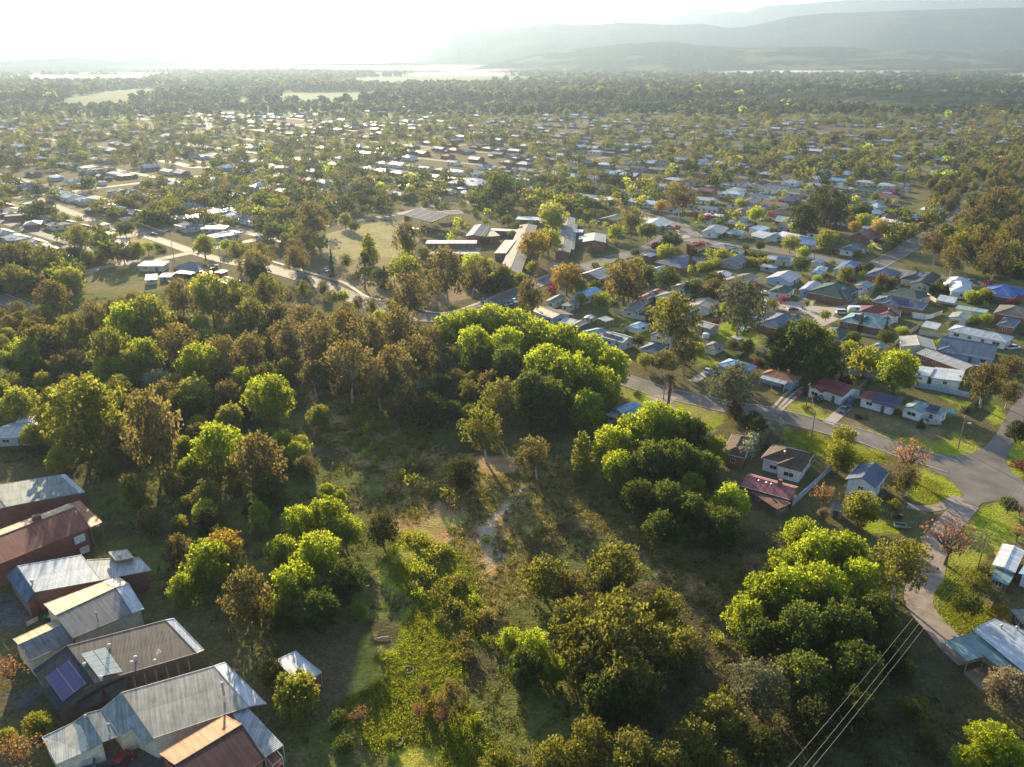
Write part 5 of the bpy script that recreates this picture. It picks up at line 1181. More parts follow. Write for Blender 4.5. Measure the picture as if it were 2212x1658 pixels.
for row in """A 960 718 70|A 1010 705 75|A 1060 705 85|A 1112 715 85|A 1160 735 85|A 1215 745 90|A 1270 765 85|A 1320 795 80|A 1180 795 95|A 1240 815 100|A 1298 838 85|Ad 1140 850 95|A 1090 750 85|A 1025 745 80|Ad 1195 865 90|Ad 1100 790 80|Ad 1040 780 70
A 1270 882 78|P 1262 980 50 2.3|A 1330 960 85|A 1370 935 85|A 1415 912 95|A 1462 925 85|Ad 1505 940 75|A 1545 970 58|A 1340 1015 80|Ad 1400 1000 100|Ad 1460 1000 100|Ad 1520 1020 90|A 1495 1055 70|Ad 1440 1080 90|A 1575 1085 85|Ad 1380 1070 80|Ad 1500 1110 90|Ad 1560 1140 90|Ad 1440 1140 80
A 1725 1155 75|A 1770 1190 90|A 1825 1195 85|A 1690 1225 80|A 1650 1285 90|A 1605 1335 80|A 1710 1270 100|A 1780 1270 100|A 1860 1255 90|Ad 1640 1375 85|Ad 1730 1360 110|Ad 1820 1350 110|Ad 1890 1330 90|Es 1640 1480 120|Ad 1740 1460 110|Ad 1840 1440 110|E 1920 1420 70|E 1850 1530 100|E 1760 1560 110|E 1650 1610 90|Eo 1955 1445 40
A 2150 1610 90|A 2090 1640 60|F 2185 1490 100|A 2110 1580 50|A 2200 1660 70|Eb 2000 1600 50
A 645 1130 75|A 700 1115 85|A 745 1145 70|A 610 1190 75|A 690 1195 100|A 640 1260 95|Ad 740 1250 90|Ad 690 1320 90|A 775 1320 35|A 705 1060 32|A 735 1070 28
A 440 1215 95|YY 485 1185 85|Eb 530 1290 105 1.5|A 395 1270 70|A 425 1250 60|Ad 600 1330 60
A 465 965 105|Y 290 790 80|Y 420 850 80|A 525 825 65|Y 620 800 55|Y 40 870 75|A 240 800 65|Y 690 900 50|A 610 955 55|Y 500 900 60|Y 130 990 60|Eo 1250 1390 90|Eo 1380 1480 90|Ad 1300 1500 90|Eb 560 1000 115 1.3|Y 185 880 165|Eb 330 925 120 1.7|A 580 860 100|S 337 822 58|Eb 260 950 90|A 60 760 70|S 15 820 50|A 310 770 80|A 640 975 50
A 1105 1385 55|A 1150 1400 75|A 1195 1450 60|Ad 1130 1440 80|Eo 1320 1350 130|Eo 1400 1400 100|Eo 1270 1430 90|Eo 1350 1460 100|Eo 1180 1245 100|Eo 1330 1225 110|Eb 1240 1270 80|Eo 1430 1310 70|Y 1440 1370 60|Eo 1480 1400 70|Eo 1240 1340 80|E 1320 1540 60
Eo 1270 1600 90|Eo 1360 1630 100|Eo 1500 1600 85|Eo 1190 1640 80|Eo 1080 1655 70|Eo 1570 1650 55|Eo 1440 1650 80
G 1050 935 100|E 1000 1020 70|B 1160 985 80|E 825 1140 70|E 930 890 80|G 1075 865 90|G 1010 845 50|B 1090 805 60|Gs 955 790 48|G 985 820 45|B 680 815 70|Eb 905 1010 25
B 690 740 100|B 740 715 90|B 800 735 105|B 860 715 95|B 755 795 115|B 850 800 110|B 900 775 95|B 930 740 75|B 650 700 80|B 620 730 85|Eb 700 780 90|B 820 840 80|Eb 870 870 80|A 815 690 40|B 1000 720 40
B 390 645 80|B 455 640 75 1.6|B 500 650 75 1.5|B 540 690 80|B 330 685 95|B 270 700 90|B 200 695 80|B 575 635 80|Eb 150 720 85|Eb 90 740 85|B 240 755 95|B 380 750 95|B 430 790 90|B 480 770 85|B 540 760 80|Eb 600 690 75|Eb 110 640 75|E 560 595 50|B 540 575 70|B 640 560 55
Eb 20 560 70|Eo 60 550 60|Eo 100 560 65|Eo 30 600 60|Y 150 605 55|Eo 110 630 50|G 170 515 55|Y 190 555 30|Eb 265 545 45|Rd 270 495 40|R 318 535 28|Y 295 540 35
Y 440 530 48|R 487 530 28|G 515 545 55|B 560 555 60|Rd 588 500 40 1.1|R 420 615 30
B 680 475 75|G 655 520 40|Rd 600 450 38|Rd 636 465 35|Y 745 475 30|Rd 765 490 25|P 803 535 35 2.|B 880 515 60 1.4|C 714 565 18|G 745 565 30|N 785 580 55|C 829 598 20 2.6|Ry 880 580 70|B 885 640 100|B 968 590 95 1.4|B 1020 600 55|Ry 1045 580 35|R 1022 570 50|B 640 540 45|G 655 570 30|B 700 620 25|Gs 697 627 26|Gs 660 607 20|R 740 640 30|B 850 665 40
YY 1150 530 70|Ry 1185 520 60|YY 1225 600 70|B 1145 640 75|Eb 1350 605 85 1.15|Y 1255 620 35|B 1310 800 1|G 1455 690 115|Gs 1600 660 110 1.3|B 1480 765 65|G 1430 780 45|Rd 1380 735 28|Ry 1395 780 38|A 1255 645 25|R 1300 650 40|Rd 1080 405 70|Ry 1190 465 60|R 1200 480 35|G 1365 480 60 1.3|R 1330 500 35|Rd 1400 500 40|Rd 1450 520 48|R 1440 545 40|Y 1375 575 40|Rd 1400 590 38|Rd 1440 600 55|N 1497 580 25 2|C 1492 555 14|Ry 1560 550 33|Rd 1497 620 45|Rd 1545 605 42|Eb 1540 625 50
R 1635 462 40|R 1600 440 25|Ry 1708 525 40|R 1735 545 30|Ry 1786 515 45|Rd 1730 572 38|Y 1826 592 35|Eb 1905 605 32|Rd 1860 455 45|YY 1848 490 28|YY 1900 490 38|R 1865 475 32|Rd 1995 480 25|B 2025 530 60|B 2060 560 60|G 2075 530 50|B 2120 520 65|B 2150 560 75|B 2195 500 60|B 2110 470 50|G 2100 440 50|B 2150 440 70|E 1800 450 80|E 1740 470 60|E 1770 430 50|R 1720 490 30|B 1470 430 65|YY 1430 445 32
Ad 1730 745 100 1.1|Ry 1775 735 65|Ad 1695 745 70|Ad 1780 780 80|Ad 1680 775 50|Ry 1870 780 75|A 1940 800 80|B 2130 825 85|B 2185 800 60|B 2180 850 50|Rd 2105 695 28|R 2130 690 28|R 2100 640 30|Ry 2130 635 30|R 2035 745 30|Gs 1575 835 95 1.1|G 1600 815 60|Eb 1590 885 40|E 1630 905 35|E 1640 925 50|Rd 1610 910 30|F 1665 945 45
Ry 1825 945 55|Y 1815 985 70|O 1965 985 90|B 1960 1035 60|O 1780 1070 60|Y 1860 1095 75|F 1775 1110 25|G 1930 1095 35|G 1945 1220 120|K 2055 1165 120|Rd 2180 1090 38|K 2205 1100 30|E 2200 930 45|O 2200 1150 40|G 2110 1265 60|G 2125 1240 40|Rd 2085 1305 60|YY 2165 1195 30|YY 2160 1320 35|Y 1940 1050 25|Gs 2150 1285 40
W 640 1492 100|Eo 585 1450 50|O 950 1520 50|O 960 1545 50|B 980 1500 60 1.5|B 915 1490 35|O 905 1535 45|Rd 745 1610 50|O 775 1545 50|Rd 733 1555 45|Y 840 1600 30|O 20 1450 80|O 30 1630 110|Y 75 1570 60|Y 15 1590 40""".replace("\n", "|").split("|"):
    p = row.split()
    if len(p) < 4: continue
    k, u, v, w = p[0], float(p[1]), float(p[2]), float(p[3])
    if w < 5: continue
    tree_px(k, u, v, w, float(p[4]) if len(p) > 4 else None)
# the left bush mixes olive, green and russet crowns
for i_, t_ in enumerate(TREES):
    if t_[4] in ('B', 'Eb'):
        u_, v_, _d = P(t_[0], t_[1], 5)
        if u_ < 620 and 600 < v_ < 900 and random.random() < .5: TREES[i_] = t_[:4] + (random.choice(('Eo', 'G', 'A', 'Y', 'Eo')),) + t_[5:]
# cypress pair by the teal roof
for u, v in ((1860, 693), (1916, 700)): tree_px('C', u, v, 12, 3.6)
for u in (1005, 1010, 1016, 1021): tree_px('P', u, 296, 5, 5.0)
def filled(x, y, r):
    for t in TREES:
        if abs(t[0] - x) < 14 and (t[0] - x) ** 2 + (t[1] - y) ** 2 < (.7 * (t[2] + r)) ** 2: return True
    return False
def infoot(x, y, pad=0.):
    for fx, fy, a, b, an in FOOT:
        dx, dy = x - fx, y - fy
        if abs(dx) > 25 or abs(dy) > 25: continue
        c, s = math.cos(-an), math.sin(-an)
        if abs(dx * c - dy * s) < a + pad and abs(dx * s + dy * c) < b + pad: return True
    return False
def worldbox(poly):
    q = [G(u, max(v, 150))[:2] for u, v in poly]; return min(a for a, b in q), max(a for a, b in q), min(b for a, b in q), max(b for a, b in q)
def fill(poly, step, kinds, r0, r1, p=1.):
    x0, x1, y0, y1 = worldbox(poly); x = x0
    while x < x1:
        y = y0
        while y < y1:
            X, Y = x + random.uniform(-.4, .4) * step, y + random.uniform(-.4, .4) * step; y += step
            if random.random() > p: continue
            u, v, d = P(X, Y)
            if not inpoly(u, v, poly): continue
            r = random.uniform(r0, r1)
            if filled(X, Y, r) or infoot(X, Y, r * .5) or onroad(X, Y, r * .4): continue
            k = random.choice(kinds); TREES.append((X, Y, r, 2 * r * ar[k] * random.uniform(.9, 1.15), k, False))
        x += step
fill([(0, 690), (560, 660), (640, 730), (620, 880), (420, 960), (200, 1000), (0, 960)], 7.4, ['B', 'Eb', 'Y', 'Eo', 'A', 'Eb', 'G', 'Ad', 'B'], 2.4, 4.4)
fill([(230, 1010), (600, 920), (690, 1000), (620, 1110), (540, 1180), (380, 1240), (290, 1130)], 7.5, ['Eb', 'Eo', 'Eo', 'Ad', 'A', 'Y'], 2.0, 3.6, .8)
fill([(200, 930), (620, 900), (690, 1010), (600, 1130), (540, 1190), (400, 1240), (260, 1130), (200, 1030)], 6.2, ['Eo', 'Eb', 'Ad', 'Eo', 'A', 'E', 'Y'], 1.4, 2.9, .8)
fill([(640, 740), (940, 780), (1080, 880), (1000, 930), (860, 880), (700, 830)], 6.8, ['B', 'Eb', 'Eo', 'Ad'], 2.4, 3.8)
fill([(1000, 880), (1250, 900), (1220, 960), (1020, 960)], 8, ['Eo', 'Ad', 'E'], 2.2, 3.4, .7)
fill([(1330, 1060), (1560, 1180), (1400, 1180)], 7, ['Ad', 'E'], 2.4, 3.4)
fill([(1180, 1300), (1480, 1330), (1560, 1480), (1300, 1560), (1180, 1480)], 7, ['Eo', 'Eo', 'Ad', 'E'], 2.2, 3.6)
fill([(1480, 1420), (1980, 1400), (2060, 1640), (1500, 1700)], 7, ['E', 'Ad', 'E', 'Eo'], 2.2, 3.6, .9)
fill([(2000, 400), (2300, 350), (2300, 600), (2140, 585), (2040, 560)], 10, ['B', 'G', 'Eo', 'E'], 3, 4.3, .7)
fill([(560, 600), (700, 640), (820, 680), (760, 730), (620, 700)], 9, ['B', 'G', 'Eb'], 2.4, 3.6, .6)
fill(tp(1, 1, (1300, 560), (1900, 600), (2211, 700), (2211, 880), (1700, 980), (1000, 820)), 9, ['G', 'B', 'Rd', 'Eo', 'R'], 2.2, 3.8, .5)
fill(tp(1, 2, (0, 180), (850, 180), (850, 480), (300, 760), (0, 860)), 8, ['Rd', 'Ry', 'R', 'Eo', 'Rd'], 1.5, 3.0, .35)
fill(tp(1, 1, (1250, 120), (1900, 130), (2211, 300), (2211, 480), (1250, 420)), 9, ['Rd', 'R', 'Eo'], 1.6, 3.0, .3)
# garden trees between the mid distance houses
YARD = [(1330, 470), (1500, 420), (1950, 400), (1900, 560), (2240, 640), (2240, 830), (1900, 850), (1500, 820), (1330, 740), (1220, 640), (1280, 560)]
fill(YARD, 10, ['Rd', 'R', 'Ry', 'Eo', 'G', 'Pl', 'Rd', 'Rd', 'R'], 1.2, 2.9, .5)
# ------------------------------------------------------------------ shrubs
SHRUBS = []
SK = {'g': ('bright', "bright green shrub"), 'o': ('olive', "olive scrub bush"), 's': ('straw', "straw coloured tussock bush"), 'y': ('yellowgreen', "lime green bush"), 'd': ('dark', "dark clipped bush"), 'b': ('brown', "russet brown bush"), 'p': ('plum', "plum red bush"), 'a': ('yellow', "golden orange bush"), 't': ('tanblossom', "cream pink flowering bush")}
def shrub_px(k, u, v, w):
    x, y, d = G(u, v, .8); SHRUBS.append((x, y, w * d / FPX / 2, k))
for row in "y 895 1045 50|y 970 1075 50|s 985 1090 55|y 890 1000 40|s 905 1010 50|y 860 1030 45|s 930 1060 45|b 850 1060 45|y 905 1170 50|y 930 1200 55|g 905 1225 50|y 960 1190 40|o 945 1290 60|y 900 1270 45|o 980 1310 50|y 920 1240 50|b 990 1260 40|g 1050 1380 28|o 1020 1340 50|s 1060 1330 45|b 1000 1385 50|y 960 1330 45|o 1080 1390 45|b 1010 1420 45|g 870 1440 20|y 800 925 45|g 770 905 30|y 745 890 35|s 820 960 45|y 790 950 35|g 905 910 26|g 900 880 26|s 870 980 40|y 745 950 30|g 700 830 30|s 760 860 35|y 1440 1340 45|a 1180 1165 20|g 1050 1165 30|a 1750 876 10|d 1855 900 18|t 1865 898 28|d 2085 885 24|d 1990 920 24|y 1940 888 22|d 1740 880 20|d 1790 862 30|d 1765 862 28|p 2200 1005 38|t 1800 995 30|d 1845 1055 26|b 1925 1080 30|t 1590 900 20|d 1505 905 14|d 1375 850 16|b 1380 845 14|y 1800 645 18|y 1863 652 28|p 1850 625 18|p 2135 615 26|p 1462 495 22|p 1530 475 30|p 1193 630 28|p 1405 690 24|p 1190 880 12|p 1535 715 34|p 1380 645 26|p 1460 585 26|d 2000 645 20|d 2010 635 18|g 2040 748 28|y 1500 650 28|y 1405 710 16|a 1925 485 12|d 1310 520 14|b 1420 775 24|y 1470 760 20|d 790 590 30|d 770 600 24|b 1100 600 24".split("|"):
    p = row.split(); shrub_px(p[0], float(p[1]), float(p[2]), float(p[3]))
def fill_shrub(poly, step, kinds, r0, r1, p):
    x0, x1, y0, y1 = worldbox(poly); x = x0
    while x < x1:
        y = y0
        while y < y1:
            X, Y = x + random.uniform(-.45, .45) * step, y + random.uniform(-.45, .45) * step; y += step
            u, v, d = P(X, Y)
            if random.random() > p or not inpoly(u, v, poly) or onroad(X, Y, .5) or infoot(X, Y, .3) or fbm(X, Y, 11, 4) < .42: continue
            SHRUBS.append((X, Y, random.uniform(r0, r1), random.choice(kinds)))
        x += step
fill_shrub([(700, 830), (900, 930), (1000, 990), (960, 1060), (860, 1020), (760, 980)], 4.2, 'yygsyyg', .9, 1.9, .75)
fill_shrub([(850, 1150), (980, 1180), (1060, 1330), (1000, 1450), (900, 1330), (840, 1240)], 3.8, 'yygyygs', .8, 1.7, .62)  # sunlight on the olive scrub is put into mostly lime green kinds
fill_shrub([(1400, 1290), (1560, 1330), (1560, 1420), (1400, 1400)], 4, 'oysy', 1, 1.8, .7)
fill_shrub([(960, 1450), (1130, 1600), (1130, 1660), (900, 1660)], 4, 'ogby', .7, 1.5, .6)
fill_shrub([(640, 1000), (820, 1100), (700, 1060)], 5, 'bos', 1, 1.8, .6)
fill_shrub(YARD, 7, 'ddygoogdd', .5, 1.2, .45)
# ------------------------------------------------------------------ scattered houses and trees of the town
N_IND_HOUSE = 300
cand = []
for k in range(-8, 20):
    s = O_ + E2 * (78 * k)
    for side in (-1, 1):
        t = -1300.
        while t < 900:
            t += random.uniform(17, 22)
            if random.random() < .12: continue
            
            p = s + E1 * t + E2 * side * random.uniform(15, 19)
            if not townmask(*p) or onroad(p[0], p[1], 7) or infoot(p[0], p[1], 6): continue
            u, v, d = P(*p)
            if not -40 < u < 2250: continue
            if random.random() < (.0 if d < 600 else .25 if d < 900 else .5): continue
            Lh, Wh = random.uniform(12, 17), random.uniform(8, 11)
            cand.append((d, p[0], p[1], u, v, Lh, Wh, side))
            if random.random() < .45:          # sheds in the back yards
                q = p + E2 * side * random.uniform(13, 17) + E1 * random.uniform(-5, 5)
                if townmask(*q): uu, vv, dd = P(*q); cand.append((dd + 400, q[0], q[1], uu, vv, random.uniform(5, 8), random.uniform(4, 6), 2))
cand.sort(key=lambda c: c[0])
n_hand_house = sum(1 for o in COL.objects if o.parent is None and o.get("category") in ("house",))
farV, farF, farM = [], [], []
keys = ['zinc', 'pale', 'grey', 'umber', 'slate', 'white', 'beige', 'green', 'maroon', 'tile', 'charcoal', 'skyblue', 'lilac', 'brown']
wts = [8, 5, 7, 5, 5, 4, 4, 2, 2, 3, 2, 2, 2, 3]
adj = {'zinc': "silver", 'pale': "powder blue", 'grey': "dark grey", 'umber': "brownish", 'slate': "slate blue", 'white': "white", 'beige': "beige", 'green': "dark green", 'maroon': "maroon", 'tile': "terracotta", 'charcoal': "black", 'skyblue': "sky blue", 'lilac': "lilac grey", 'brown': "dark brown"}
far_keys = ['zinc', 'grey', 'umber', 'pale', 'slate', 'tile', 'white']
fmb = MB(); nind = 0
for c in cand:
    d, x, y, u, v, Lh, Wh, side = c
    if infoot(x, y, min(Lh, Wh) * .4): continue
    shed = side == 2
    ang = math.atan2(E1[1], E1[0]) + (math.pi / 2 if random.random() < .22 else 0) + random.uniform(-.04, .04)
    key = random.choices(keys, wts)[0]; kind = random.choice(('hip', 'hip', 'gable')) if not shed else random.choice(('gable', 'skillion'))
    wall = random.choice(('brick', 'brick', 'cream', 'white', 'brown', 'grey'))
    if kind == 'gable' or shed: pass
    if nind < N_IND_HOUSE - 130 + 60 and not shed:
        nind += 1
        desc = {'hip': "house with a %s hip roof", 'gable': "house with a %s gable roof"}[kind] % adj[key]
        if d < 480: desc = wall.replace('grey', 'grey walled') + " " + desc
        house_at(x, y, ang, Lh, Wh, desc, key, wall, kind, detail=1 if d < 620 else 0, wing=(random.choice((-.25, .25)), 2.0, 5.5, 'hip' if kind == 'hip' else 'gable') if random.random() < .5 else None, group="houses along the town streets", auto=(u, v), pitch=random.choice((16, 20, 23)))
    elif shed and d - 400 < 640 and random.random() < .5:
        house_at(x, y, ang, Lh, Wh, "small %s roofed back yard shed" % adj[key], key, wall, kind, detail=0, eave=2.4, pitch=8 if kind != 'gable' else 14, name='shed', cat='shed', group="back yard sheds in the town", auto=(u, v))
    else:
        mb = MB(); e = 2.5; rise = Wh / 2 * .36
        wallgeo(mb, Lh, Wh, e, rise, kind if kind == 'gable' else 'hip', mi=0); roofgeo(mb, Lh, Wh, e, rise, kind if kind == 'gable' else 'hip', mi=1 + random.choices(range(7), (6, 5, 4, 5, 3, 2, 4))[0])
        cs, sn = math.cos(ang), math.sin(ang); n = len(fmb.v)
        fmb.v += [(x + px * cs - py * sn, y + px * sn + py * cs, pz) for px, py, pz in mb.v]; fmb.f += [tuple(i + n for i in f) for f in mb.f]; fmb.m += mb.m
        FOOT.append((x, y, Lh / 2, Wh / 2, ang))
if fmb.v:
    o = link("distant_houses", fmb.mesh("distant_houses", [WL['brick']] + [RF[k] for k in far_keys])); o["kind"] = "stuff"; o["label"] = "hundreds of small distant rooftops packed between trees across the town"; o["category"] = "houses"
# houses filling the gaps of the middle suburb
def gapfill(poly, n):
    x0, x1, y0, y1 = worldbox(poly); k = 0
    for _ in range(n):
        X, Y = random.uniform(x0, x1), random.uniform(y0, y1); u, v, d = P(X, Y)
        if not inpoly(u, v, poly) or onroad(X, Y, 8.5) or infoot(X, Y, 8.5): continue
        if any((t[0] - X) ** 2 + (t[1] - Y) ** 2 < (t[2] * .8 + 4) ** 2 for t in TREES if t[5]): continue
        key = random.choices(keys, wts)[0]; kind = random.choice(('hip', 'gable')); wall = random.choice(('brick', 'cream', 'white', 'white', 'grey')); big = not infoot(X, Y, 11) and not onroad(X, Y, 11)
        ang = math.atan2(E1[1], E1[0]) + (math.pi / 2 if random.random() < .4 else 0)
        desc = ("%s house under a %s %s roof" if big else "little %s shed with a %s %s roof") % (wall, adj[key], kind)
        house_at(X, Y, ang, random.uniform(13, 17) if big else 7.5, random.uniform(8.5, 10.5) if big else 5, desc, key, wall, kind, eave=2.8 if big else 2.3, detail=1 if big else 0, name='house' if big else 'shed', cat='house' if big else 'shed', group="houses filling the middle suburb" if big else "sheds filling the middle suburb", auto=(u, v), pitch=random.choice((14, 18, 22)))
        k += 1
    print("gap houses", k)
gapfill([(1330, 470), (1500, 430), (1950, 400), (1900, 560), (2240, 640), (2240, 830), (1900, 850), (1500, 820), (1330, 740), (1220, 640), (1280, 560)], 4500)
gapfill([(1340, 440), (1500, 440), (1960, 430), (1960, 400), (1340, 400)], 1500)
TREES[:] = [t for t in TREES if t[5] or not infoot(t[0], t[1], t[2] * .3)]
SHRUBS[:] = [t for t in SHRUBS if not infoot(t[0], t[1], .2)]
# ---- town trees
FT = np.array([(f[0], f[1], max(f[2], f[3])) for f in FOOT])
def clear_np(X, Y, r):
    ok = np.ones(len(X), bool)
    for i in range(0, len(X), 400):
        xs, ys = X[i:i + 400, None], Y[i:i + 400, None]
        ok[i:i + 400] &= ~((np.hypot(FT[:, 0] - xs, FT[:, 1] - ys) < FT[:, 2] * .62 + r[i:i + 400, None] * .35).any(1))
        ok[i:i + 400] &= ~((np.hypot(RP[:, 0] - xs, RP[:, 1] - ys) < RP[:, 2] + r[i:i + 400, None] * .2).any(1))
    return ok
OPEN = [GREENFIELD, tp(1, 1, (560, 400), (860, 290), (1250, 245), (1320, 300), (1420, 420), (1250, 570), (1080, 620), (700, 640), (560, 520)),
        tp(1, 1, (1250, 120), (1900, 130), (2211, 400), (2211, 640), (1900, 720), (1350, 600)), tp(1, 2, (0, 180), (850, 180), (850, 480), (300, 760), (0, 760)),
        tp(1, 0, (80, 60), (500, 100), (900, 260), (1400, 420), (1300, 560), (900, 330), (500, 200), (100, 130)), [(690, 172), (860, 166), (1000, 160), (1160, 168), (1150, 180), (930, 182), (790, 186)],
        tp(1, 0, (1000, 330), (1500, 300), (2211, 300), (2300, 700), (1150, 700), (1000, 560)), tp(1, 1, (0, 400), (560, 620), (1000, 850), (1000, 1000), (500, 980), (0, 800)), tp(1, 0, (650, 640), (1250, 600), (1700, 700), (1700, 900), (700, 900)),
        tp(1, 3, (1060, 620), (1330, 470), (1560, 540), (2000, 660), (1600, 720), (1250, 660)), BUSH, YARD, tp(1, 0, (1250, 380), (1950, 500), (1950, 660), (1250, 600)), tp(0, 0, (860, 1270), (1250, 1280), (1300, 1340), (900, 1340)), tp(1, 2, (0, 900), (600, 550), (1300, 350), (1350, 560), (700, 900), (200, 1000))]
ng = 46000
yy = 330 + (6000 - 330) * rng.random(ng) ** 1.9; xx = (rng.random(ng) - .5) * 2 * (yy * .72 + 60)
rr = 1.5 + 3.6 * rng.random(ng) ** 2.2
dens = fbm(xx, yy, 130, 12); dens2 = fbm(xx, yy, 420, 14)
uu, vv, dd = P(xx, yy)
# woods and tree lines beyond the town
n2 = 16000; y2 = 1500 + 5200 * rng.random(n2) ** 1.25; x2 = (rng.random(n2) - .5) * 2 * (y2 * .72)
xx = np.concatenate([xx, x2]); yy = np.concatenate([yy, y2]); rr = np.concatenate([rr, 2.2 + 3 * rng.random(n2)])
dens = fbm(xx, yy, 130, 12); dens2 = fbm(xx * .45, yy, 330, 14); uu, vv, dd = P(xx, yy)
belt = (vv < 225)
keep = np.where(belt, dens2 > np.where(vv > 185, .40, np.where(yy < 4100, .47, .60)), (dens > np.where(dd < 620, .47, np.where(dd < 850, .40, .30))) & (fbm(xx, yy, 38, 55) > .34)) & (vv < 640) & (vv > 132) & (uu > -120) & (uu < 2330)
keep &= (vv > 161) | ((uu < 980) & (vv > 142)) | (rng.random(len(vv)) < .12)
for pl in OPEN: keep &= ~inpoly(uu, vv, pl)
rr = np.where(belt, rr * 1.7 + 1.5, rr)
wood = (uu > 1250) & (vv < 262) & (fbm(xx, yy, 160, 8) > .42)
rr = np.where(wood, rr + 1.2, rr)
xx, yy, rr, uu, vv, dd, wood = [a[keep] for a in (xx, yy, rr, uu, vv, dd, wood)]
near = yy < 1500
okc = clear_np(xx, yy, rr); xx, yy, rr, uu, vv, dd, wood = [a[okc] for a in (xx, yy, rr, uu, vv, dd, wood)]
# hand trees keep their room
HX = np.array([(t[0], t[1], t[2]) for t in TREES])
far_ok = np.ones(len(xx), bool)
for i in range(0, len(xx), 400):
    far_ok[i:i + 400] = ~((np.hypot(HX[:, 0] - xx[i:i + 400, None], HX[:, 1] - yy[i:i + 400, None]) < HX[:, 2] * .9 + 1).any(1))
xx, yy, rr, uu, vv, dd, wood = [a[far_ok] for a in (xx, yy, rr, uu, vv, dd, wood)]
print("scatter trees", len(xx), "hand+fill trees", len(TREES), "shrubs", len(SHRUBS), "house candidates", len(cand))
# the smallest looking of the planted trees join the uncounted mass
byc = {}
for t in TREES: byc.setdefault(SPEC[t[4]][3], []).append(t)
extra = []
for c_, L_ in byc.items():
    L_.sort(key=lambda t: (not t[5], -t[2] / P(t[0], t[1])[2])); extra += L_[288:]
ex_ids = set(id(t) for t in extra); TREES[:] = [t for t in TREES if id(t) not in ex_ids]
n0 = len(xx); ex = np.array([(t[0], t[1], t[2]) for t in extra]).reshape(-1, 3)
xx = np.concatenate([xx, ex[:, 0]]); yy = np.concatenate([yy, ex[:, 1]]); rr = np.concatenate([rr, ex[:, 2]]); uu, vv, dd = P(xx, yy); wood = np.concatenate([wood, np.zeros(len(ex), bool)])
order = np.argsort(-(rr / dd))
town_kinds = ['Rd', 'E', 'G', 'B', 'Rd', 'Eo', 'R', 'Ry', 'G', 'Eb', 'YY', 'Y', 'C', 'Pl', 'O']
kk = rng.choice(len(town_kinds), len(xx), p=np.array([23, 21, 18, 5, 14, 8, 3, 2, 3.35, 1, .6, .5, .05, .25, .25]) / 100)
KI = np.array([town_kinds[k] for k in kk])
KI[n0:] = [t[4] if t[4] in SPEC else 'Rd' for t in extra]
KI = np.where(wood & (rng.random(len(KI)) < .35), 'B', KI)
m_ = (vv < 330) & np.isin(KI, ['R', 'Ry', 'Y', 'YY', 'O', 'Pl']) & (rng.random(len(KI)) < .7); KI[m_] = 'Rd'
m_ = (vv < 250); KI[m_ & np.isin(KI, ['Rd', 'B'])] = 'E'
N_BY = {'tree': 288, 'gum tree': 230, 'evergreen tree': 280}
cnt = {}
for t in TREES: c = SPEC[t[4]][3]; cnt[c] = cnt.get(c, 0) + 1
stuff_idx = []
for i in order:
    c = SPEC[KI[i]][3]
    if i >= n0: stuff_idx.append(i); continue
    if c in ('cypress', 'poplar', 'pine tree') and yy[i] < 900 or (cnt.get(c, 0) < N_BY.get(c, 0) and vv[i] > 175):
        cnt[c] = cnt.get(c, 0) + 1; TREES.append((xx[i], yy[i], rr[i], 2 * rr[i] * ar[KI[i]], KI[i], False))
    else: stuff_idx.append(i)
print("individual trees", cnt, "stuff", len(stuff_idx))
# lighter crowns for the town so that the whole scene stays small
LOW = {}
for shape in ('broad', 'gum', 'bushy', 'round'):
    for s in range(3):
        g = random.Random(700 + s); P_ = {'broad': (5, 1, 11.5, 22, 1.9), 'gum': (5, 3, 12, 16, 1.7), 'bushy': (4.2, .4, 9.5, 20, 1.6), 'round': (4, .8, 8.2, 18, 1.6)}[shape]
        lb = dome_lobes(g, *P_, 1, .25); LOW.setdefault(shape, []).append((lb, P_))
def far_cloud(idx, per, size, mats_keys, name, label):
    V, T_, M = [], [], []
    tmpl = {}
    for sh, ls in LOW.items():
        for j, (lb, P_) in enumerate(ls):
            v, t = leafcloud(lb, per, size, 900 + j, 0, .75); tmpl[(sh, j)] = (v / P_[0], t, P_)
    mk = {k: i for i, k in enumerate(mats_keys)}
    for i in idx:
        sh, lk = SPEC[KI[i]][0], SPEC[KI[i]][1]
        if sh not in LOW: sh = 'round'
        if lk not in mk: lk = mats_keys[0]
        v, t, P_ = tmpl[(sh, int(i) % 3)]; a = rng.random() * 6.28; cs, sn = math.cos(a), math.sin(a); r = rr[i]
        q = np.empty_like(v); q[:, 0] = (v[:, 0] * cs - v[:, 1] * sn) * r + xx[i]; q[:, 1] = (v[:, 0] * sn + v[:, 1] * cs) * r + yy[i]; q[:, 2] = v[:, 2] * r * (.85 + .3 * rng.random())
        V.append(q); T_.append(t * (.75 + .5 * rng.random())); M.append(np.full(len(v) // 4, mk[lk]))
    V = np.concatenate(V); o = link(name, np_mesh(name, V, quads(len(V)), [LF[k] for k in mats_keys], np.concatenate(T_), np.concatenate(M)))
    o["kind"] = "stuff"; o["label"] = label; o["category"] = "trees"
    print(name, len(V) // 4)
mk = ['darkgreen', 'dark', 'olive', 'brown', 'bright', 'yellowgreen', 'yellow', 'plum', 'orange']
s_near = [i for i in stuff_idx if dd[i] < 1300]; s_far = [i for i in stuff_idx if dd[i] >= 1300]
far_cloud(s_near, 4.6, 1.15, mk, "town_trees", "thousands of small garden and street trees between the distant rooftops")
far_cloud(s_far, 1.15, 2.6, mk, "valley_woods", "far off belts of hazy trees across the valley floor")
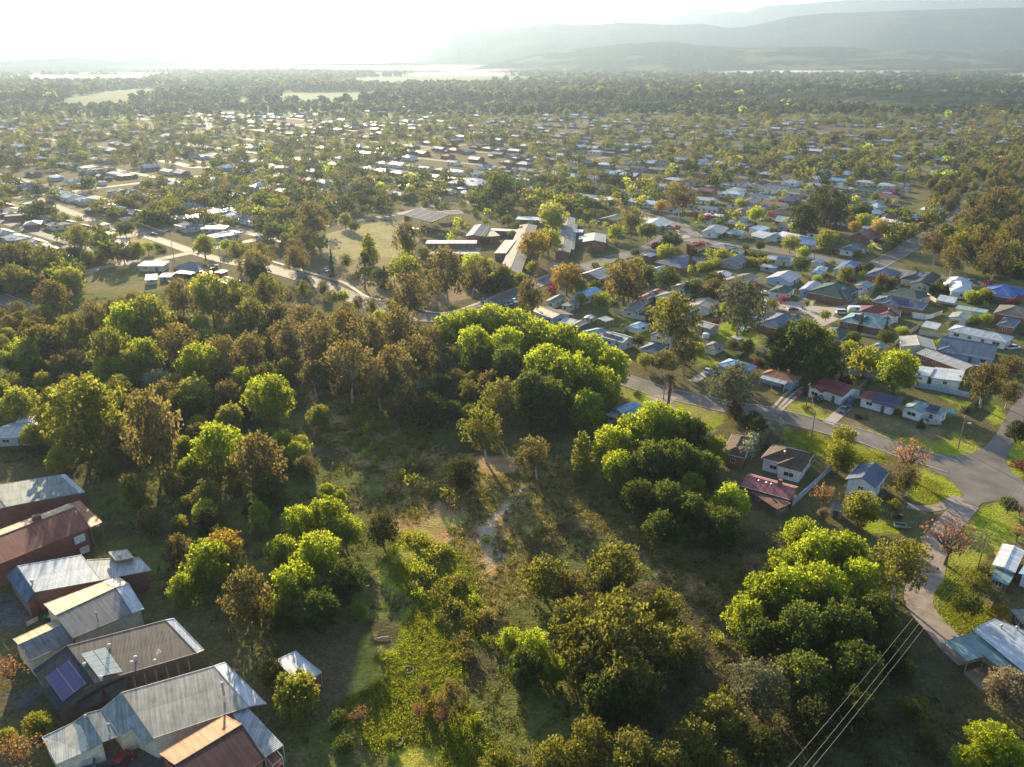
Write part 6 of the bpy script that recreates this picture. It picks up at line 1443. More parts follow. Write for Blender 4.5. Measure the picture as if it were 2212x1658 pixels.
# ------------------------------------------------------------------ place the trees and shrubs as things of their own
def place_tree(x, y, r, h, kind, label_uv):
    shape, leaf, words, cat = SPEC[kind]
    pr = PROTO[shape]; me, tm, R0, H0, lo = pr[random.randrange(len(pr))]
    root = link({'tree': 'leafy_tree', 'gum tree': 'gum_tree', 'evergreen tree': 'evergreen_tree', 'poplar': 'poplar_tree', 'cypress': 'cypress_tree', 'pine tree': 'pine_tree', 'willow': 'willow_tree'}[cat], None, None, (x, y, 0), random.uniform(0, 6.28)); root.empty_display_size = 1
    sx = r / R0; sz = h / H0
    root.rotation_euler = (random.gauss(0, .05), random.gauss(0, .05), random.uniform(0, 6.28))
    root.scale = (sx * random.uniform(.94, 1.06), sx * random.uniform(.94, 1.06), sz)
    cr = link("crown", me, root); cr.material_slots[0].link = 'OBJECT'; cr.material_slots[0].material = LF[leaf]
    link("trunk", tm, root)
    tag(root, words, cat, None, label_uv)
    root["size"] = r; return root
for x, y, r, h, k, hand in TREES:
    u, v, d = P(x, y, h * .55)
    if not (-140 < u < 2350 and v < 1800) or d < 30: continue
    place_tree(x, y, r, h, k, (u, v))
nsh = 0
SHRUBS.sort(key=lambda s: -s[2] / P(s[0], s[1])[2])
for x, y, r, k in SHRUBS[:295]:
    u, v, d = P(x, y, 1)
    me, tm, R0, H0, lo = PROTO['shrub'][random.randrange(4)]
    o = link("shrub", me, None, (x, y, 0), random.uniform(0, 6.28)); s = r / R0; o.scale = (s, s * random.uniform(.85, 1.15), s * random.uniform(.8, 1.15))
    o.material_slots[0].link = 'OBJECT'; o.material_slots[0].material = LF[SK[k][0]]
    tag(o, SK[k][1], "shrub", None, (u, v))
# undergrowth and tussocks that nobody could count
def ground_cover(polys, n, kinds, name, label, lo=.15, hi=.6, seed=1, nb=30, ls=1., thr=.40):
    g = np.random.default_rng(seed); V, T_, M = [], [], []
    tot = 0
    for poly, cnt_ in zip(polys, n):
        x0, x1, y0, y1 = worldbox(poly); m = cnt_ * 4
        X = x0 + (x1 - x0) * g.random(m); Y = y0 + (y1 - y0) * g.random(m); u, v, d = P(X, Y); ok = inpoly(u, v, poly) & (fbm(X, Y, 9, 31) > thr); ok &= ~inpoly(u, v, PATHPOLY); X, Y = X[ok], Y[ok]
        X, Y = X[:cnt_], Y[:cnt_]; k = len(X)
        keep = np.array([not infoot(a, b, .3) for a, b in zip(X, Y)]); X, Y = X[keep], Y[keep]
        if len(X) == 0: continue
        ok = ~((np.hypot(RP[:, 0][None] - X[:, None], RP[:, 1][None] - Y[:, None]) < RP[:, 2][None] + .6).any(1)); X, Y = X[ok], Y[ok]; k = len(X)
        sp = .22 + .8 * g.random((k, 1)) ** 2; hh = lo + (hi - lo) * g.random((k, 1)) ** 2 * 2
        bx = X[:, None] + g.normal(size=(k, nb)) * sp; by = Y[:, None] + g.normal(size=(k, nb)) * sp; bz = g.random((k, nb)) * hh
        c = np.stack([bx, by, bz], -1).reshape(-1, 3); nn = g.normal(size=c.shape); a = np.cross(nn, g.normal(size=c.shape)); a /= np.linalg.norm(a, axis=1)[:, None]; b_ = np.cross(nn, a); b_ /= np.linalg.norm(b_, axis=1)[:, None]
        s = ls * (.07 + .10 * g.random(len(c)))[:, None]
        q = np.stack([c - a * s, c + a * s * .4 - b_ * s, c + a * s, c - a * s * .3 + b_ * s], 1).reshape(-1, 3); q[:, 2] = np.maximum(q[:, 2], .01)
        V.append(q); t = np.repeat(.7 + .6 * g.random(k), nb) * (.8 + .4 * g.random(k * nb)); T_.append(np.repeat(t, 4)); M.append(np.repeat(g.choice(len(kinds), k), nb))
    V = np.concatenate(V); o = link(name, np_mesh(name, V, quads(len(V)), [LF[k] for k in kinds], np.concatenate(T_), np.concatenate(M))); o["kind"] = "stuff"; o["label"] = label; o["category"] = "undergrowth"
ground_cover([BUSH], [9000], ['olive', 'darkgreen', 'olive', 'dark', 'brown'], "undergrowth", "low scrubby undergrowth covering the bushland floor")
STRIP = [(880, 1150), (1010, 1200), (1040, 1330), (980, 1500), (1150, 1700), (880, 1700), (760, 1560), (700, 1480), (760, 1400), (860, 1420), (900, 1300), (820, 1220)]  # lit strip; its grass carries the sunshine in a lime green colour
ground_cover([CLEAR], [6000], ['straw', 'yellowgreen', 'straw', 'olive'], "long_grass", "long straw coloured grass tussocks across the clearing", .08, .3, 5, 34, .7, .36)
ground_cover([STRIP], [11000], ['yellowgreen', 'bright', 'bright', 'olive'], "sunlit_grass", "grass coloured lime green for sunlight, running down the bank", .06, .22, 6, 38, .62, .30)
ground_cover([tp(2, 3, (560, 600), (960, 600), (1050, 650), (760, 720)), tp(3, 3, (1380, 100), (1500, -100), (1900, -50), (1800, 200), (2000, 380), (1690, 520), (1370, 290)), tp(2, 3, (1400, 760), (1680, 860), (1690, 960), (1600, 1130), (1380, 1120), (1280, 980)), tp(2, 3, (160, 410), (430, 430), (560, 500), (560, 600), (450, 620), (180, 520))], [300, 1500, 900, 500], ['yellowgreen', 'bright', 'yellowgreen'], "lawn_grass", "tufty lime green lawn grass on the verges at the right", .03, .10, 7, 30, .6, .3)
# ------------------------------------------------------------------ hedges
def hedge(label, r, c, pts, w, h, leaf, size=.3):
    p = [TG(r, c, *q)[:2] for q in pts]; lob = []; cx = sum(a for a, b in p) / len(p); cy_ = sum(b for a, b in p) / len(p)
    for i in range(len(p) - 1):
        a, b = np.array(p[i]), np.array(p[i + 1]); n = max(2, int(np.linalg.norm(b - a) / (w * .45)))
        for k in range(n):
            q = a + (b - a) * k / n; lob.append((q[0] - cx + random.uniform(-.2, .2) * w, q[1] - cy_ + random.uniform(-.2, .2) * w, h * random.uniform(.4, .6), w * .55 * random.uniform(.8, 1.2), h * .5))
    V, t = leafcloud(lob, 220, size, 5, 0, .6); o = link("hedge", np_mesh("hedge", V, quads(len(V)), LF[leaf], t), None, (cx, cy_, 0)); tag(o, label, "hedge")
hedge("tall lumpy cream flowering hedge between the two brown roofed houses", 2, 2, ((1990, 680), (2050, 590), (2110, 520), (2211, 470), (2290, 420)), 3.4, 4.2, 'silver', .34)
hedge("long golden green hedge across the middle of the suburb", 1, 2, ((1620, 690), (1760, 650), (1900, 610), (2050, 640), (2211, 640)), 5, 3.6, 'yellowgreen', .4)
hedge("second dark lumpy hedge behind the long golden green one", 1, 2, ((1850, 580), (2000, 560), (2211, 600)), 4, 3.4, 'darkgreen', .4)
hedge("clipped dark hedge round the swimming pool", 1, 2, ((1900, 1190), (1990, 1235), (2090, 1180)), 1.2, 1.4, 'darkgreen')
hedge("curved clipped hedge corner beside the road junction on the left", 1, 0, ((1330, 470), (1420, 500), (1420, 520), (1340, 525)), 1.6, 1.6, 'darkgreen')
hedge("wide green hedge of shrubs in front of the vivid blue roof", 1, 3, ((1740, 960), (1850, 930), (1980, 950), (2090, 970)), 4, 3.2, 'bright', .4)
hedge("row of dark conifers trimmed into a screen near the upper corner", 1, 3, ((770, 690), (840, 690), (905, 670)), 2, 3.5, 'dark')
hedge("tall dark screen hedge below the black gabled roof", 1, 3, ((1340, 860), (1440, 870), (1500, 870), (1570, 890)), 2.4, 3.6, 'dark')
# ------------------------------------------------------------------ palm
def palm():
    x, y, d = TG(2, 2, 1348, 200); root = link("palm_tree", None, None, (x, y, 0)); tag(root, "single tall palm with a shaggy brown skirt standing beside the lower street", "palm tree"); LAND.append((1444, 845, "the palm"))
    mb = MB(); mb.tube([(0, 0, -.2), (.05, 0, 2), (.1, 0, 5), (.15, .1, 9.4)], [.6, .42, .5, .34], 9); part("trunk", mb, BARK, root)
    g = np.random.default_rng(8); V, t = leafcloud([(.15, .1, z, 1.0 - .08 * abs(z - 7.3), .8) for z in (5.4, 6.2, 7, 7.8, 8.5)], 130, .34, 9, 0, .5); link("dead_frond_skirt", np_mesh("dead_frond_skirt", V, quads(len(V)), LF['brown'], t), root)
    Vs = []
    for i in range(46):
        a = g.random() * 6.28; el = g.uniform(-.45, 1.35); L_ = g.uniform(1.5, 2.3); p = np.array((.15, .1, 9.3)); dr = np.array((math.cos(a) * math.cos(el), math.sin(a) * math.cos(el), math.sin(el)))
        pts = [p + dr * L_ * s + np.array((0, 0, -1.0 * s * s * L_ * .4)) for s in np.linspace(0, 1, 6)]; sd_ = np.cross(dr, (0, 0, 1)); sd_ /= np.linalg.norm(sd_) + 1e-6
        for k in range(5):
            w0, w1 = .5 * math.sin(math.pi * min(.95, .15 + k / 5)), .5 * math.sin(math.pi * min(.97, .15 + (k + 1) / 5))
            for s_ in (-1, 1): Vs += [pts[k], pts[k + 1], pts[k + 1] + sd_ * s_ * w1 + np.array((0, 0, -.12)), pts[k] + sd_ * s_ * w0 + np.array((0, 0, -.12))]
    Vs = np.array(Vs); link("frond_crown", np_mesh("frond_crown", Vs, quads(len(Vs)), LF['sage'], np.ones(len(Vs))), root)
palm()
# ------------------------------------------------------------------ fences
FM = {'w': WL['white'], 'g': WL['grey'], 't': WL['cream'], 'd': TIMBER, 'c': CONC, 'b': WL['blue']}
def fence(label, r, c, pts, mat, h=1.7):
    p = [Vector((*TG(r, c, *q)[:2], 0)) for q in pts]; o0 = p[0].copy(); root = link("fence", None, None, o0); tag(root, label, "fence", "fences between the yards")
    pm = MB(); qm = MB()
    for i in range(len(p) - 1):
        a, b = p[i] - o0, p[i + 1] - o0; d = b - a; n = max(1, int(d.length / 2.6)); rz = math.atan2(d.y, d.x)
        for k in range(n):
            m_ = a + d * (k + .5) / n; pm.box((m_.x, m_.y, 0), (d.length / n - .02, .05, h * random.uniform(.97, 1.02)), rz, base=True)
        for k in range(n + 1):
            m_ = a + d * k / n; qm.box((m_.x, m_.y, 0), (.10, .12, h + .08), rz, base=True)
    part("panel", pm, FM[mat], root); part("post_row", qm, TIMBER if mat == 'd' else ALU, root)
for args in [
 ("pale curved fence right of the big brown tree by the weathered roof", 1, 2, ((880, 1040), (985, 1085), (1150, 1112)), 't'),
 ("grey fence slanting up from the white house right of the grove", 1, 2, ((960, 1215), (1040, 1180), (1120, 1150)), 'g'),
 ("long grey fence below the swimming pool yard", 1, 2, ((1690, 1310), (1850, 1345), (2020, 1370), (2211, 1420)), 'g'),
 ("grey side fence left of a square lawn below the pool", 1, 2, ((2020, 1370), (1960, 1440)), 'g'),
 ("white side wall of the large dark green roofed house", 1, 3, ((635, 975), (760, 905), (920, 835)), 'w'),
 ("long pale wall around the paved yard behind the court", 1, 3, ((920, 835), (1010, 815), (1130, 840)), 't'),
 ("cream slanting fence right of the slate roof near the upper corner", 1, 3, ((1030, 790), (1090, 770), (1145, 735)), 't'),
 ("golden timber fence running to the big beige shed", 1, 3, ((1090, 1330), (1180, 1260), (1300, 1180)), 't'),
 ("cream fence along the yard behind the big beige shed", 1, 3, ((1300, 1230), (1530, 1270)), 't'),
 ("pale fence below the teal roof with solar panels", 1, 3, ((800, 1240), (1010, 1275)), 't'),
 ("white fence in front of the pale iron roofed shed", 2, 3, ((1215, 15), (1450, 60), (1740, 125)), 'b'),
 ("blue grey fence behind the maroon roofed house with a front gable", 1, 3, ((690, 1575), (880, 1610), (1030, 1650)), 'b'),
 ("dark timber fence left of the maroon and black roofed white house", 2, 3, ((750, 100), (860, -10)), 'd'),
 ("long bluish fence along the drive of the faded pink roofed house", 2, 3, ((205, 1065), (370, 910), (545, 745)), 'b'),
 ("dark side fence right of the pale green roofed corner house", 2, 3, ((1690, 260), (1830, 140)), 'd'),
 ("cream fence round the yard of the bright blue gable", 1, 3, ((370, 775), (560, 800), (620, 770)), 't'),
 ("pale fence left of the lilac grey roof", 1, 3, ((100, 785), (230, 745)), 'b'),
 ("pale fence in front of the pale flat carport", 1, 3, ((1370, 905), (1450, 960), (1640, 985)), 't'),
 ("long cream fence from the fenced yard to the white garage", 1, 3, ((1240, 1075), (1400, 1095), (1500, 1060)), 't'),
 ("cream fence between the long teal blue shed and white garage", 1, 3, ((1600, 1130), (1750, 1150)), 't'),
 ("timber yard fence near the square carport", 1, 2, ((580, 1165), (730, 1110)), 't'),
 ("white pool yard fence right of the bright maroon roof", 1, 3, ((1250, 1090), (1350, 1105), (1430, 1090)), 'w'),
 ("white long fence high in the suburb behind green trees", 1, 3, ((0, 140), (100, 100), (165, 65)), 'w'),
 ("picket fence beside the drive of the tan and grey roof", 3, 0, ((235, 440), (330, 390)), 't')]:
    fence(*args, h=.9 if 'low' in args[0] or 'picket' in args[0] else 1.7)
def rail_fence(label, pts):
    p = [Vector((*G(*q)[:2], 0)) for q in pts]; o0 = p[0].copy(); root = link("railing_fence", None, None, o0); tag(root, label, "fence"); rm, qm = MB(), MB()
    for i in range(len(p) - 1):
        a, b = p[i] - o0, p[i + 1] - o0; n = max(1, int((b - a).length / 2.2))
        for z in (.25, 1.15): rm.tube([a + Vector((0, 0, z)), b + Vector((0, 0, z))], .035, 4)
        for k in range(n + 1): m_ = a.lerp(b, k / n); qm.box((m_.x, m_.y, 0), (.07, .07, 1.25), base=True)
    part("rail", rm, TIMBER, root); part("post_row", qm, TIMBER, root)
rail_fence("long dark railing fence along the school frontage", [(720, 600), (760, 612), (790, 625), (850, 640), (960, 660), (1000, 655), (1100, 612), (1180, 580)])
# ------------------------------------------------------------------ power poles and wires
def pole(label, r, c, base, h, arm=1.8, rz=.6, light=False):
    x, y, d = TG(r, c, *base); root = link("power_pole", None, None, (x, y, 0), rz); tag(root, label, "power pole", "power poles")
    mb = MB(); mb.tube([(0, 0, -.3), (0, 0, h)], [.16, .10], 8); part("pole", mb, TIMBER, root)
    if arm:
        mb = MB(); mb.box((0, .12, h - .5), (arm, .1, .12)); a = part("crossarm", mb, TIMBER, root)
        for k in (-1, -.35, .35, 1):
            mb = MB(); mb.tube([(k * arm / 2 * .92, .12, h - .44), (k * arm / 2 * .92, .12, h - .2)], .06, 6); part("insulator", mb, FRAME, a)
    if light:
        mb = MB(); mb.tube([(0, 0, h - 2.0), (1.1, -.8, h - 2.3)], .04, 5); mb.box((1.3, -.95, h - 2.35), (.9, .3, .18), math.atan2(-.8, 1.1)); part("street_light", mb, FRAME, root)
    return x, y, h
PL = {}
PL['a'] = pole("tall power pole with a white lamp on the corner of the street junction", 2, 3, (1640, 562), 9.6, 1.4, .8, True)
PL['b'] = pole("plain power pole on the lawn left of the yellow green roadside tree", 2, 3, (372, 480), 8.2, 0)
PL['c'] = pole("power pole with a crossarm in front of the maroon roofed house with a front gable", 2, 3, (325, 243), 9.0, 1.4, .8)
PL['d'] = pole("power pole with a long crossarm among the pinkish red branches", 2, 3, (1800, 1640), 9.4, 2.6, -.25)
PL['e'] = pole("thin power pole across the street from the palm", 1, 2, (1482, 1620), 8.8, 0)
PL['f'] = pole("thin power pole just left of the palm", 2, 2, (1308, 138), 8.4, 0)
PL['g'] = pole("power pole standing on the pale paving by the school road fork", 1, 2, (718, 752), 8.6, 0)
PL['h'] = pole("power pole beside the court entrance", 1, 3, (70, 1000), 8, 1.2)
PL['i'] = pole("power pole on the grass in front of the cream house on the upper street", 1, 3, (398, 592), 8.4, 1.2)
PL['j'] = pole("power pole with wires at the upper street corner", 1, 3, (955, 655), 9.2, 1.6, .8)
PL['k'] = pole("power pole on the lawn right of the white corner house", 1, 3, (866, 572), 9.2, 1.6, .8)
PL['l'] = pole("power pole beside the steep side street", 1, 3, (1066, 458), 9, 0)
PL['m'] = pole("uppermost power pole beside the steep side street", 1, 3, (1262, 345), 9, 0)
PL['n'] = pole("power pole on the verge right of the black gabled roof", 1, 3, (1536, 735), 8.4, 1.2)
PL['o'] = pole("power pole at the left road junction beside a leafy green tree", 1, 0, (1905, 612), 10, 1.4)
PL['p'] = pole("leaning power pole left of the road junction", 1, 0, (1505, 590), 9.5, 1.2)
PL['q'] = pole("power pole in the garden of the brown hip roof by the street", 1, 2, (1615, 418), 8.4, 1.2)
def wire(label, a, b, sag, rad=.035, group="overhead power wires"):
    a, b = Vector(a), Vector(b); n = 28; mb = MB(); o0 = a.copy()
    mb.tube([a.lerp(b, k / n) - o0 - Vector((0, 0, sag * 4 * (k / n) * (1 - k / n))) for k in range(n + 1)], rad, 5)
    o = link("overhead_wire", mb.mesh("overhead_wire", WIRE), None, o0); tag(o, label, "wire", group)
px, py, ph = PL['d']
def W3(r, c, x, y, z): X, Y, _ = TG(r, c, x, y, z); return (X, Y, z)
arm = [(-1.2, .3), (0, 0), (1.2, -.3)]
for i, ((x, y), nm) in enumerate(zip(((165, 1665), (298, 1665), (378, 1665)), ("left", "middle", "right"))):
    P0 = (px + arm[i][0], py + arm[i][1], ph - .3); P1 = Vector(W3(3, 3, x, y, 11.0)); P1 = Vector(P0).lerp(P1, 1.06)
    wire("%s of three near wires sweeping down over the dark trees at lower right" % nm, P0, P1, 1.0, .022)
    P2 = W3(2, 3, 2150 + i * 35, 850 + i * 18, 9.5)
    wire("%s of three wires running up past the pinkish red tree towards the junction" % nm, P0, P2, .8, .017)
def pw(k, dx=0, dz=-.3): return (PL[k][0] + dx, PL[k][1], PL[k][2] + dz)
wire("wire from the lamp pole to the pole before the front gabled house", pw('a'), pw('c'), 1.0, .03)
wire("wire between the pole in front of the front gabled house and the plain lawn pole", pw('c'), pw('b'), .6, .025)
wire("wire from the plain lawn pole towards the palm", pw('b'), pw('f'), 1.2, .025)
for i in range(4): wire(("nearest", "second nearest", "third nearest", "farthest")[i] + " of four short wires between the two upper corner poles", pw('j', -.6 + i * .4), pw('k', -.6 + i * .4), .9, .03)
for i in range(3): wire(("upper", "middle", "lower")[i] + " wire crossing the roofs towards the left road junction", (PL['o'][0] + .5 * i, PL['o'][1], PL['o'][2] - .3 - .2 * i), (PL['o'][0] - 62 + i, PL['o'][1] + 52, 9.5 - .2 * i), 1.4, .05)
# ------------------------------------------------------------------ vehicles
CARP = {n: solid("car_paint_" + n, c, .22, .35, .02, spec=.7) for n, c in (('white', (.7, .71, .72)), ('silver', (.42, .44, .46)), ('black', (.025, .027, .03)), ('blue', (.05, .10, .22)), ('red', (.30, .03, .04)), ('dark', (.09, .10, .11)))}
def car(label, r, c, pos, rz, col, kind='sedan', cat='car'):
    x, y, d = TG(r, c, *pos); root = link("parked_" + kind if kind != 'sedan' else "parked_car", None, None, (x, y, 0), R(rz)); tag(root, label, cat, "parked cars" if cat == 'car' else None)
    prof = {'sedan': ([(-2.25, .35), (-2.3, .75), (-2.15, .95), (-1.5, 1.0), (1.05, .98), (2.1, .82), (2.3, .6), (2.28, .35)], [(-1.65, .98), (-1.05, 1.42), (.35, 1.44), (1.15, .98)]),
            'van': ([(-2.4, .35), (-2.45, 1.0), (-2.4, 1.1), (1.5, 1.05), (2.2, .95), (2.4, .7), (2.38, .35)], [(-2.38, 1.08), (-2.25, 1.9), (1.0, 1.92), (1.75, 1.05)]),
            'ute': ([(-2.5, .45), (-2.5, 1.05), (-.7, 1.05), (-.6, 1.02), (1.2, 1.02), (2.3, .92), (2.45, .6), (2.42, .45)], [(-.7, 1.03), (-.6, 1.68), (.75, 1.68), (1.35, 1.02)])}[kind]
    w = .88
    def ext(pf, w0, w1, z1):
        mb = MB(); n = len(pf); vs = [];
        for s in (-1, 1):
            for (a, z) in pf: vs.append((a, s * (w0 if z < z1 else w1), z))
        mb.faces(vs, [tuple(range(n))[::-1], tuple(range(n, 2 * n))] + [(i, (i + 1) % n, (i + 1) % n + n, i + n) for i in range(n)]); return mb
    part("body", ext(prof[0], w, w, 9), CARP[col], root)
    cab = ext(prof[1], w * .93, w * .78, 1.2); part("windows", cab, GLASS, root)
    rf = MB(); a, b = prof[1][1], prof[1][2]; rf.box(((a[0] + b[0]) / 2, 0, b[1] + .02), (b[0] - a[0] + .1, w * 1.55, .05)); part("roof_panel", rf, CARP[col], root)
    if kind == 'ute':
        mb = MB(); mb.box((-1.6, 0, 1.0), (1.6, 1.45, .12)); part("tray", mb, RUBBER, root)
    for sx in (-1.4, 1.42):
        for sy in (-1, 1):
            mb = MB(); mb.tube([(sx, sy * .72, .33), (sx, sy * .92, .33)], .33, 12); wh = part("wheel", mb, RUBBER, root)
            mb = MB(); mb.tube([(sx, sy * .9, .33), (sx, sy * .935, .33)], .19, 8); part("rim", mb, ALU, wh)
    for sy in (-.62, .62):
        mb = MB(); mb.box((prof[0][-2][0] - .04, sy, prof[0][-2][1]), (.12, .34, .16)); part("headlight", mb, ALU, root)
    return root
car("silver car parked before the pale green roofed corner house", 2, 3, (1415, 352), -8, 'silver')
car("dark front one of two cars left of the maroon and black roofed house", 2, 3, (648, 238), -125, 'dark')
car("blue rear one of two cars on the same drive with white roof racks", 2, 3, (705, 190), -125, 'blue', 'van')
car("small dark red car half hidden under the house with the front gable", 2, 3, (285, 95), -140, 'red')
car("black car parked on the pale paving of the court", 1, 3, (212, 1025), 5, 'black')
car("silver white van parked on the court beside the bright maroon roof", 1, 3, (640, 1055), -3, 'white', 'van', 'van')
car("black car in front of the low dark green roof below the court", 1, 3, (378, 1178), 10, 'black')
car("white ute at the right end of the long pale blue white roof", 1, 3, (2115, 1360), 15, 'white', 'ute', 'ute')
car("white car beside the long narrow brown grey roof", 1, 2, (1865, 860), -5, 'white')
car("white car right of the long narrow brown grey roof", 1, 2, (2190, 885), 0, 'white')
car("white van by the pale blue roof with a plum bush", 1, 2, (1352, 318), 30, 'white', 'van', 'van')
car("pale car by the yellow tree on the school road", 1, 2, (785, 760), 20, 'silver')
car("white car on the drive of the sky blue roofed house", 1, 2, (1690, 1560), 60, 'white')
car("pale van parked right of the sky blue gable below the palm", 2, 2, (1240, 200), 30, 'silver', 'van', 'van')
car("pale car stopped alone on the road below the school", 1, 1, (1965, 950), -60, 'silver')
car("left one of two dark cars side by side on the school road", 1, 1, (2150, 985), -70, 'dark')
car("right one of two dark cars side by side on the school road", 1, 1, (2192, 975), -70, 'dark')
car("white car under the russet gum by the school road", 1, 2, (20, 955), -70, 'white')
car("white car on the street above the sports field", 1, 1, (1045, 178), 10, 'white')
car("white car parked under trees beside the slim dark cypress", 1, 1, (605, 690), -50, 'white')
car("dark car at the left road junction", 1, 0, (1330, 375), -20, 'black')
car("dark car on the far street above the school", 1, 2, (725, 265), -15, 'silver')
car("white car near the upper street corner pole", 1, 3, (925, 478), 10, 'white')
car("pale car on the high side street", 0, 3, (745, 1580), 30, 'white')
car("dark car by the school entrance fence", 1, 1, (1985, 865), -30, 'blue')
car("red ute backed into the dark yard at the bottom edge", 3, 0, (1040, 1660), 75, 'red', 'ute', 'ute')
car("pale blue car nosing out of the yard at the bottom edge", 3, 0, (780, 1650), 110, 'silver')
car("dark blue car parked beside the vivid blue roof", 1, 3, (1760, 780), -10, 'blue')
def caravan(label, r, c, pos, rz):
    x, y, d = TG(r, c, *pos); root = link("caravan", None, None, (x, y, 0), R(rz)); tag(root, label, "caravan")
    pf = [(-2.6, .5), (-2.7, 1.4), (-2.4, 2.3), (-1.9, 2.5), (1.9, 2.5), (2.4, 2.3), (2.7, 1.4), (2.6, .5)]; mb = MB(); n = 8
    mb.faces([(a, s * 1.1, z) for s in (-1, 1) for a, z in pf], [tuple(range(n))[::-1], tuple(range(n, 2 * n))] + [(i, (i + 1) % n, (i + 1) % n + n, i + n) for i in range(n)]); part("body", mb, CARP['white'], root)
    for s in (-1, 1):
        mb = MB(); mb.box((.6, s * 1.11, 1.7), (1.3, .04, .55)); part("window", mb, GLASS, root)
        mb = MB(); mb.tube([(0, s * .85, .33), (0, s * 1.08, .33)], .33, 12); part("wheel", mb, RUBBER, root)
    mb = MB(); mb.tube([(2.6, -.4, .5), (3.6, 0, .5), (2.6, .4, .5)], .05, 5); part("drawbar", mb, ALU, root)
caravan("white caravan behind the silver white van on the court", 1, 3, (745, 1040), -3)
caravan("white caravan lying along the far side of the long pale blue white roof", 1, 3, (1815, 1268), -18)
caravan("white caravan between lilac garage and low dark green roof", 1, 3, (315, 870), 50)
caravan("small white caravan on the street above the school", 1, 1, (2060, 130), 10)
# ------------------------------------------------------------------ small things
def tank(label, r, c, pos, rad, h, mat):
    x, y, d = TG(r, c, *pos); mb = MB(); mb.tube([(0, 0, -.1), (0, 0, h), (0, 0, h + .18), (0, 0, h + .3)], [rad, rad, rad * .7, rad * .15], 18); o = link("water_tank", mb.mesh("water_tank", mat), None, (x, y, 0)); tag(o, label, "water tank")
tank("white round water tank beside the dark plum red bush", 1, 2, (1675, 1262), 1.3, 1.6, WL['white'])
def umbrella():
    x, y, d = TG(2, 3, 1570, 300); root = link("garden_umbrella", None, None, (x, y, 0)); tag(root, "turquoise garden umbrella at the right end of the corner house", "umbrella")
    mb = MB(); mb.tube([(0, 0, 0), (0, 0, 2.5)], .03, 6); part("pole", mb, ALU, root); mb = MB(); mb.tube([(0, 0, 2.1), (0, 0, 2.12), (0, 0, 2.6)], [1.4, 1.35, .05], 8); part("canopy", mb, solid('turquoise_cloth', (.05, .42, .5), .7), root)
umbrella()
def bins(label, r, c, pos, cols):
    for i, (nm, cl) in enumerate(cols):
        x, y, d = TG(r, c, *pos); x += i * .8
        root = link("wheelie_bin", None, None, (x, y, 0), .3); tag(root, label % nm, "bin", "wheelie bins")
        mb = MB(); vs = [(-.24, -.28, .05), (.24, -.28, .05), (.24, .28, .05), (-.24, .28, .05), (-.3, -.36, 1.0), (.3, -.36, 1.0), (.3, .36, 1.0), (-.3, .36, 1.0)]
        mb.faces(vs, ((0, 3, 2, 1), (4, 5, 6, 7), (0, 1, 5, 4), (1, 2, 6, 5), (2, 3, 7, 6), (3, 0, 4, 7))); part("body", mb, solid('bin_green', (.02, .05, .03), .6), root)
        mb = MB(); mb.box((0, 0, 1.04), (.64, .76, .09)); part("lid", mb, solid('bin_lid_' + nm, cl, .5), root)
        mb = MB(); mb.tube([(-.3, .3, .12), (.3, .3, .12)], .11, 8); part("wheels", mb, RUBBER, root)
bins("%s lidded wheelie bin by the gate of the tan and grey roofed house", 3, 0, (400, 395), (("green", (.03, .22, .06)), ("yellow", (.55, .42, .03))))
bins("%s topped wheelie bin beside the gravel drive under the orange trees", 2, 3, (1110, 1165), (("dark", (.02, .05, .03)), ("mustard", (.5, .36, .05))))
def bench():
    x, y, d = TG(2, 3, 1135, 1245); root = link("box_trailer", None, None, (x, y, 0), R(-15)); tag(root, "small open metal box trailer on the lawn below the garden shed", "trailer")
    mb = MB(); mb.box((0, 0, .5), (2.4, 1.5, .08)); part("floor", mb, RUBBER, root); mb = MB()
    for s in (-1, 1): mb.box((0, s * .74, .75), (2.4, .05, .45)); mb.box((s * 1.18, 0, .75), (.05, 1.4, .45))
    part("side", mb, CARP['silver'], root)
    for s in (-1, 1): mb = MB(); mb.tube([(0, s * .76, .3), (0, s * .95, .3)], .3, 12); part("wheel", mb, RUBBER, root)
    mb = MB(); mb.tube([(1.2, 0, .5), (2.3, 0, .45)], .05, 5); part("drawbar", mb, ALU, root)
bench()
def ring(label, r, c, pos, rad, mat, nm="fire_pit", cat="fire pit"):
    x, y, d = TG(r, c, *pos); mb = MB(); n = 20
    vs = [(rr_ * math.cos(6.283 * k / n), rr_ * math.sin(6.283 * k / n), z) for rr_, z in ((rad, 0), (rad, .4), (rad * .82, .4), (rad * .8, .1)) for k in range(n)]
    mb.faces(vs, [(i * n + k, i * n + (k + 1) % n, (i + 1) * n + (k + 1) % n, (i + 1) * n + k) for i in range(3) for k in range(n)] + [tuple(range(3 * n, 4 * n))]); o = link(nm, mb.mesh(nm, mat), None, (x, y, 0)); tag(o, label, cat)
ring("round pale stone fire ring on the grass at the bottom of the clearing", 3, 1, (1226, 1455), .8, solid('ring_stone', (.16, .14, .11), .9))
ring("flat grey round garden bed in the sunlit patch of the clearing", 3, 1, (1320, 830), .9, MATS['ring_stone'], "garden_ring", "garden bed")
def log(label, r, c, a, b, rad):
    p, q = W3(r, c, *a, .25), W3(r, c, *b, .3); o0 = Vector(p); mb = MB(); m_ = (Vector(q) - o0); mb.tube([Vector((0, 0, 0)), m_ * .5 + Vector((0, 0, .08)), m_], [rad, rad * .85, rad * .6], 7)
    for k in range(3): t = .3 + .22 * k; s = m_ * t; mb.tube([s, s + Vector((random.uniform(-1, 1), random.uniform(-1, 1), .7))], [rad * .4, rad * .1], 5)
    o = link("fallen_log", mb.mesh("fallen_log", PALEBARK), None, o0); tag(o, label, "log")
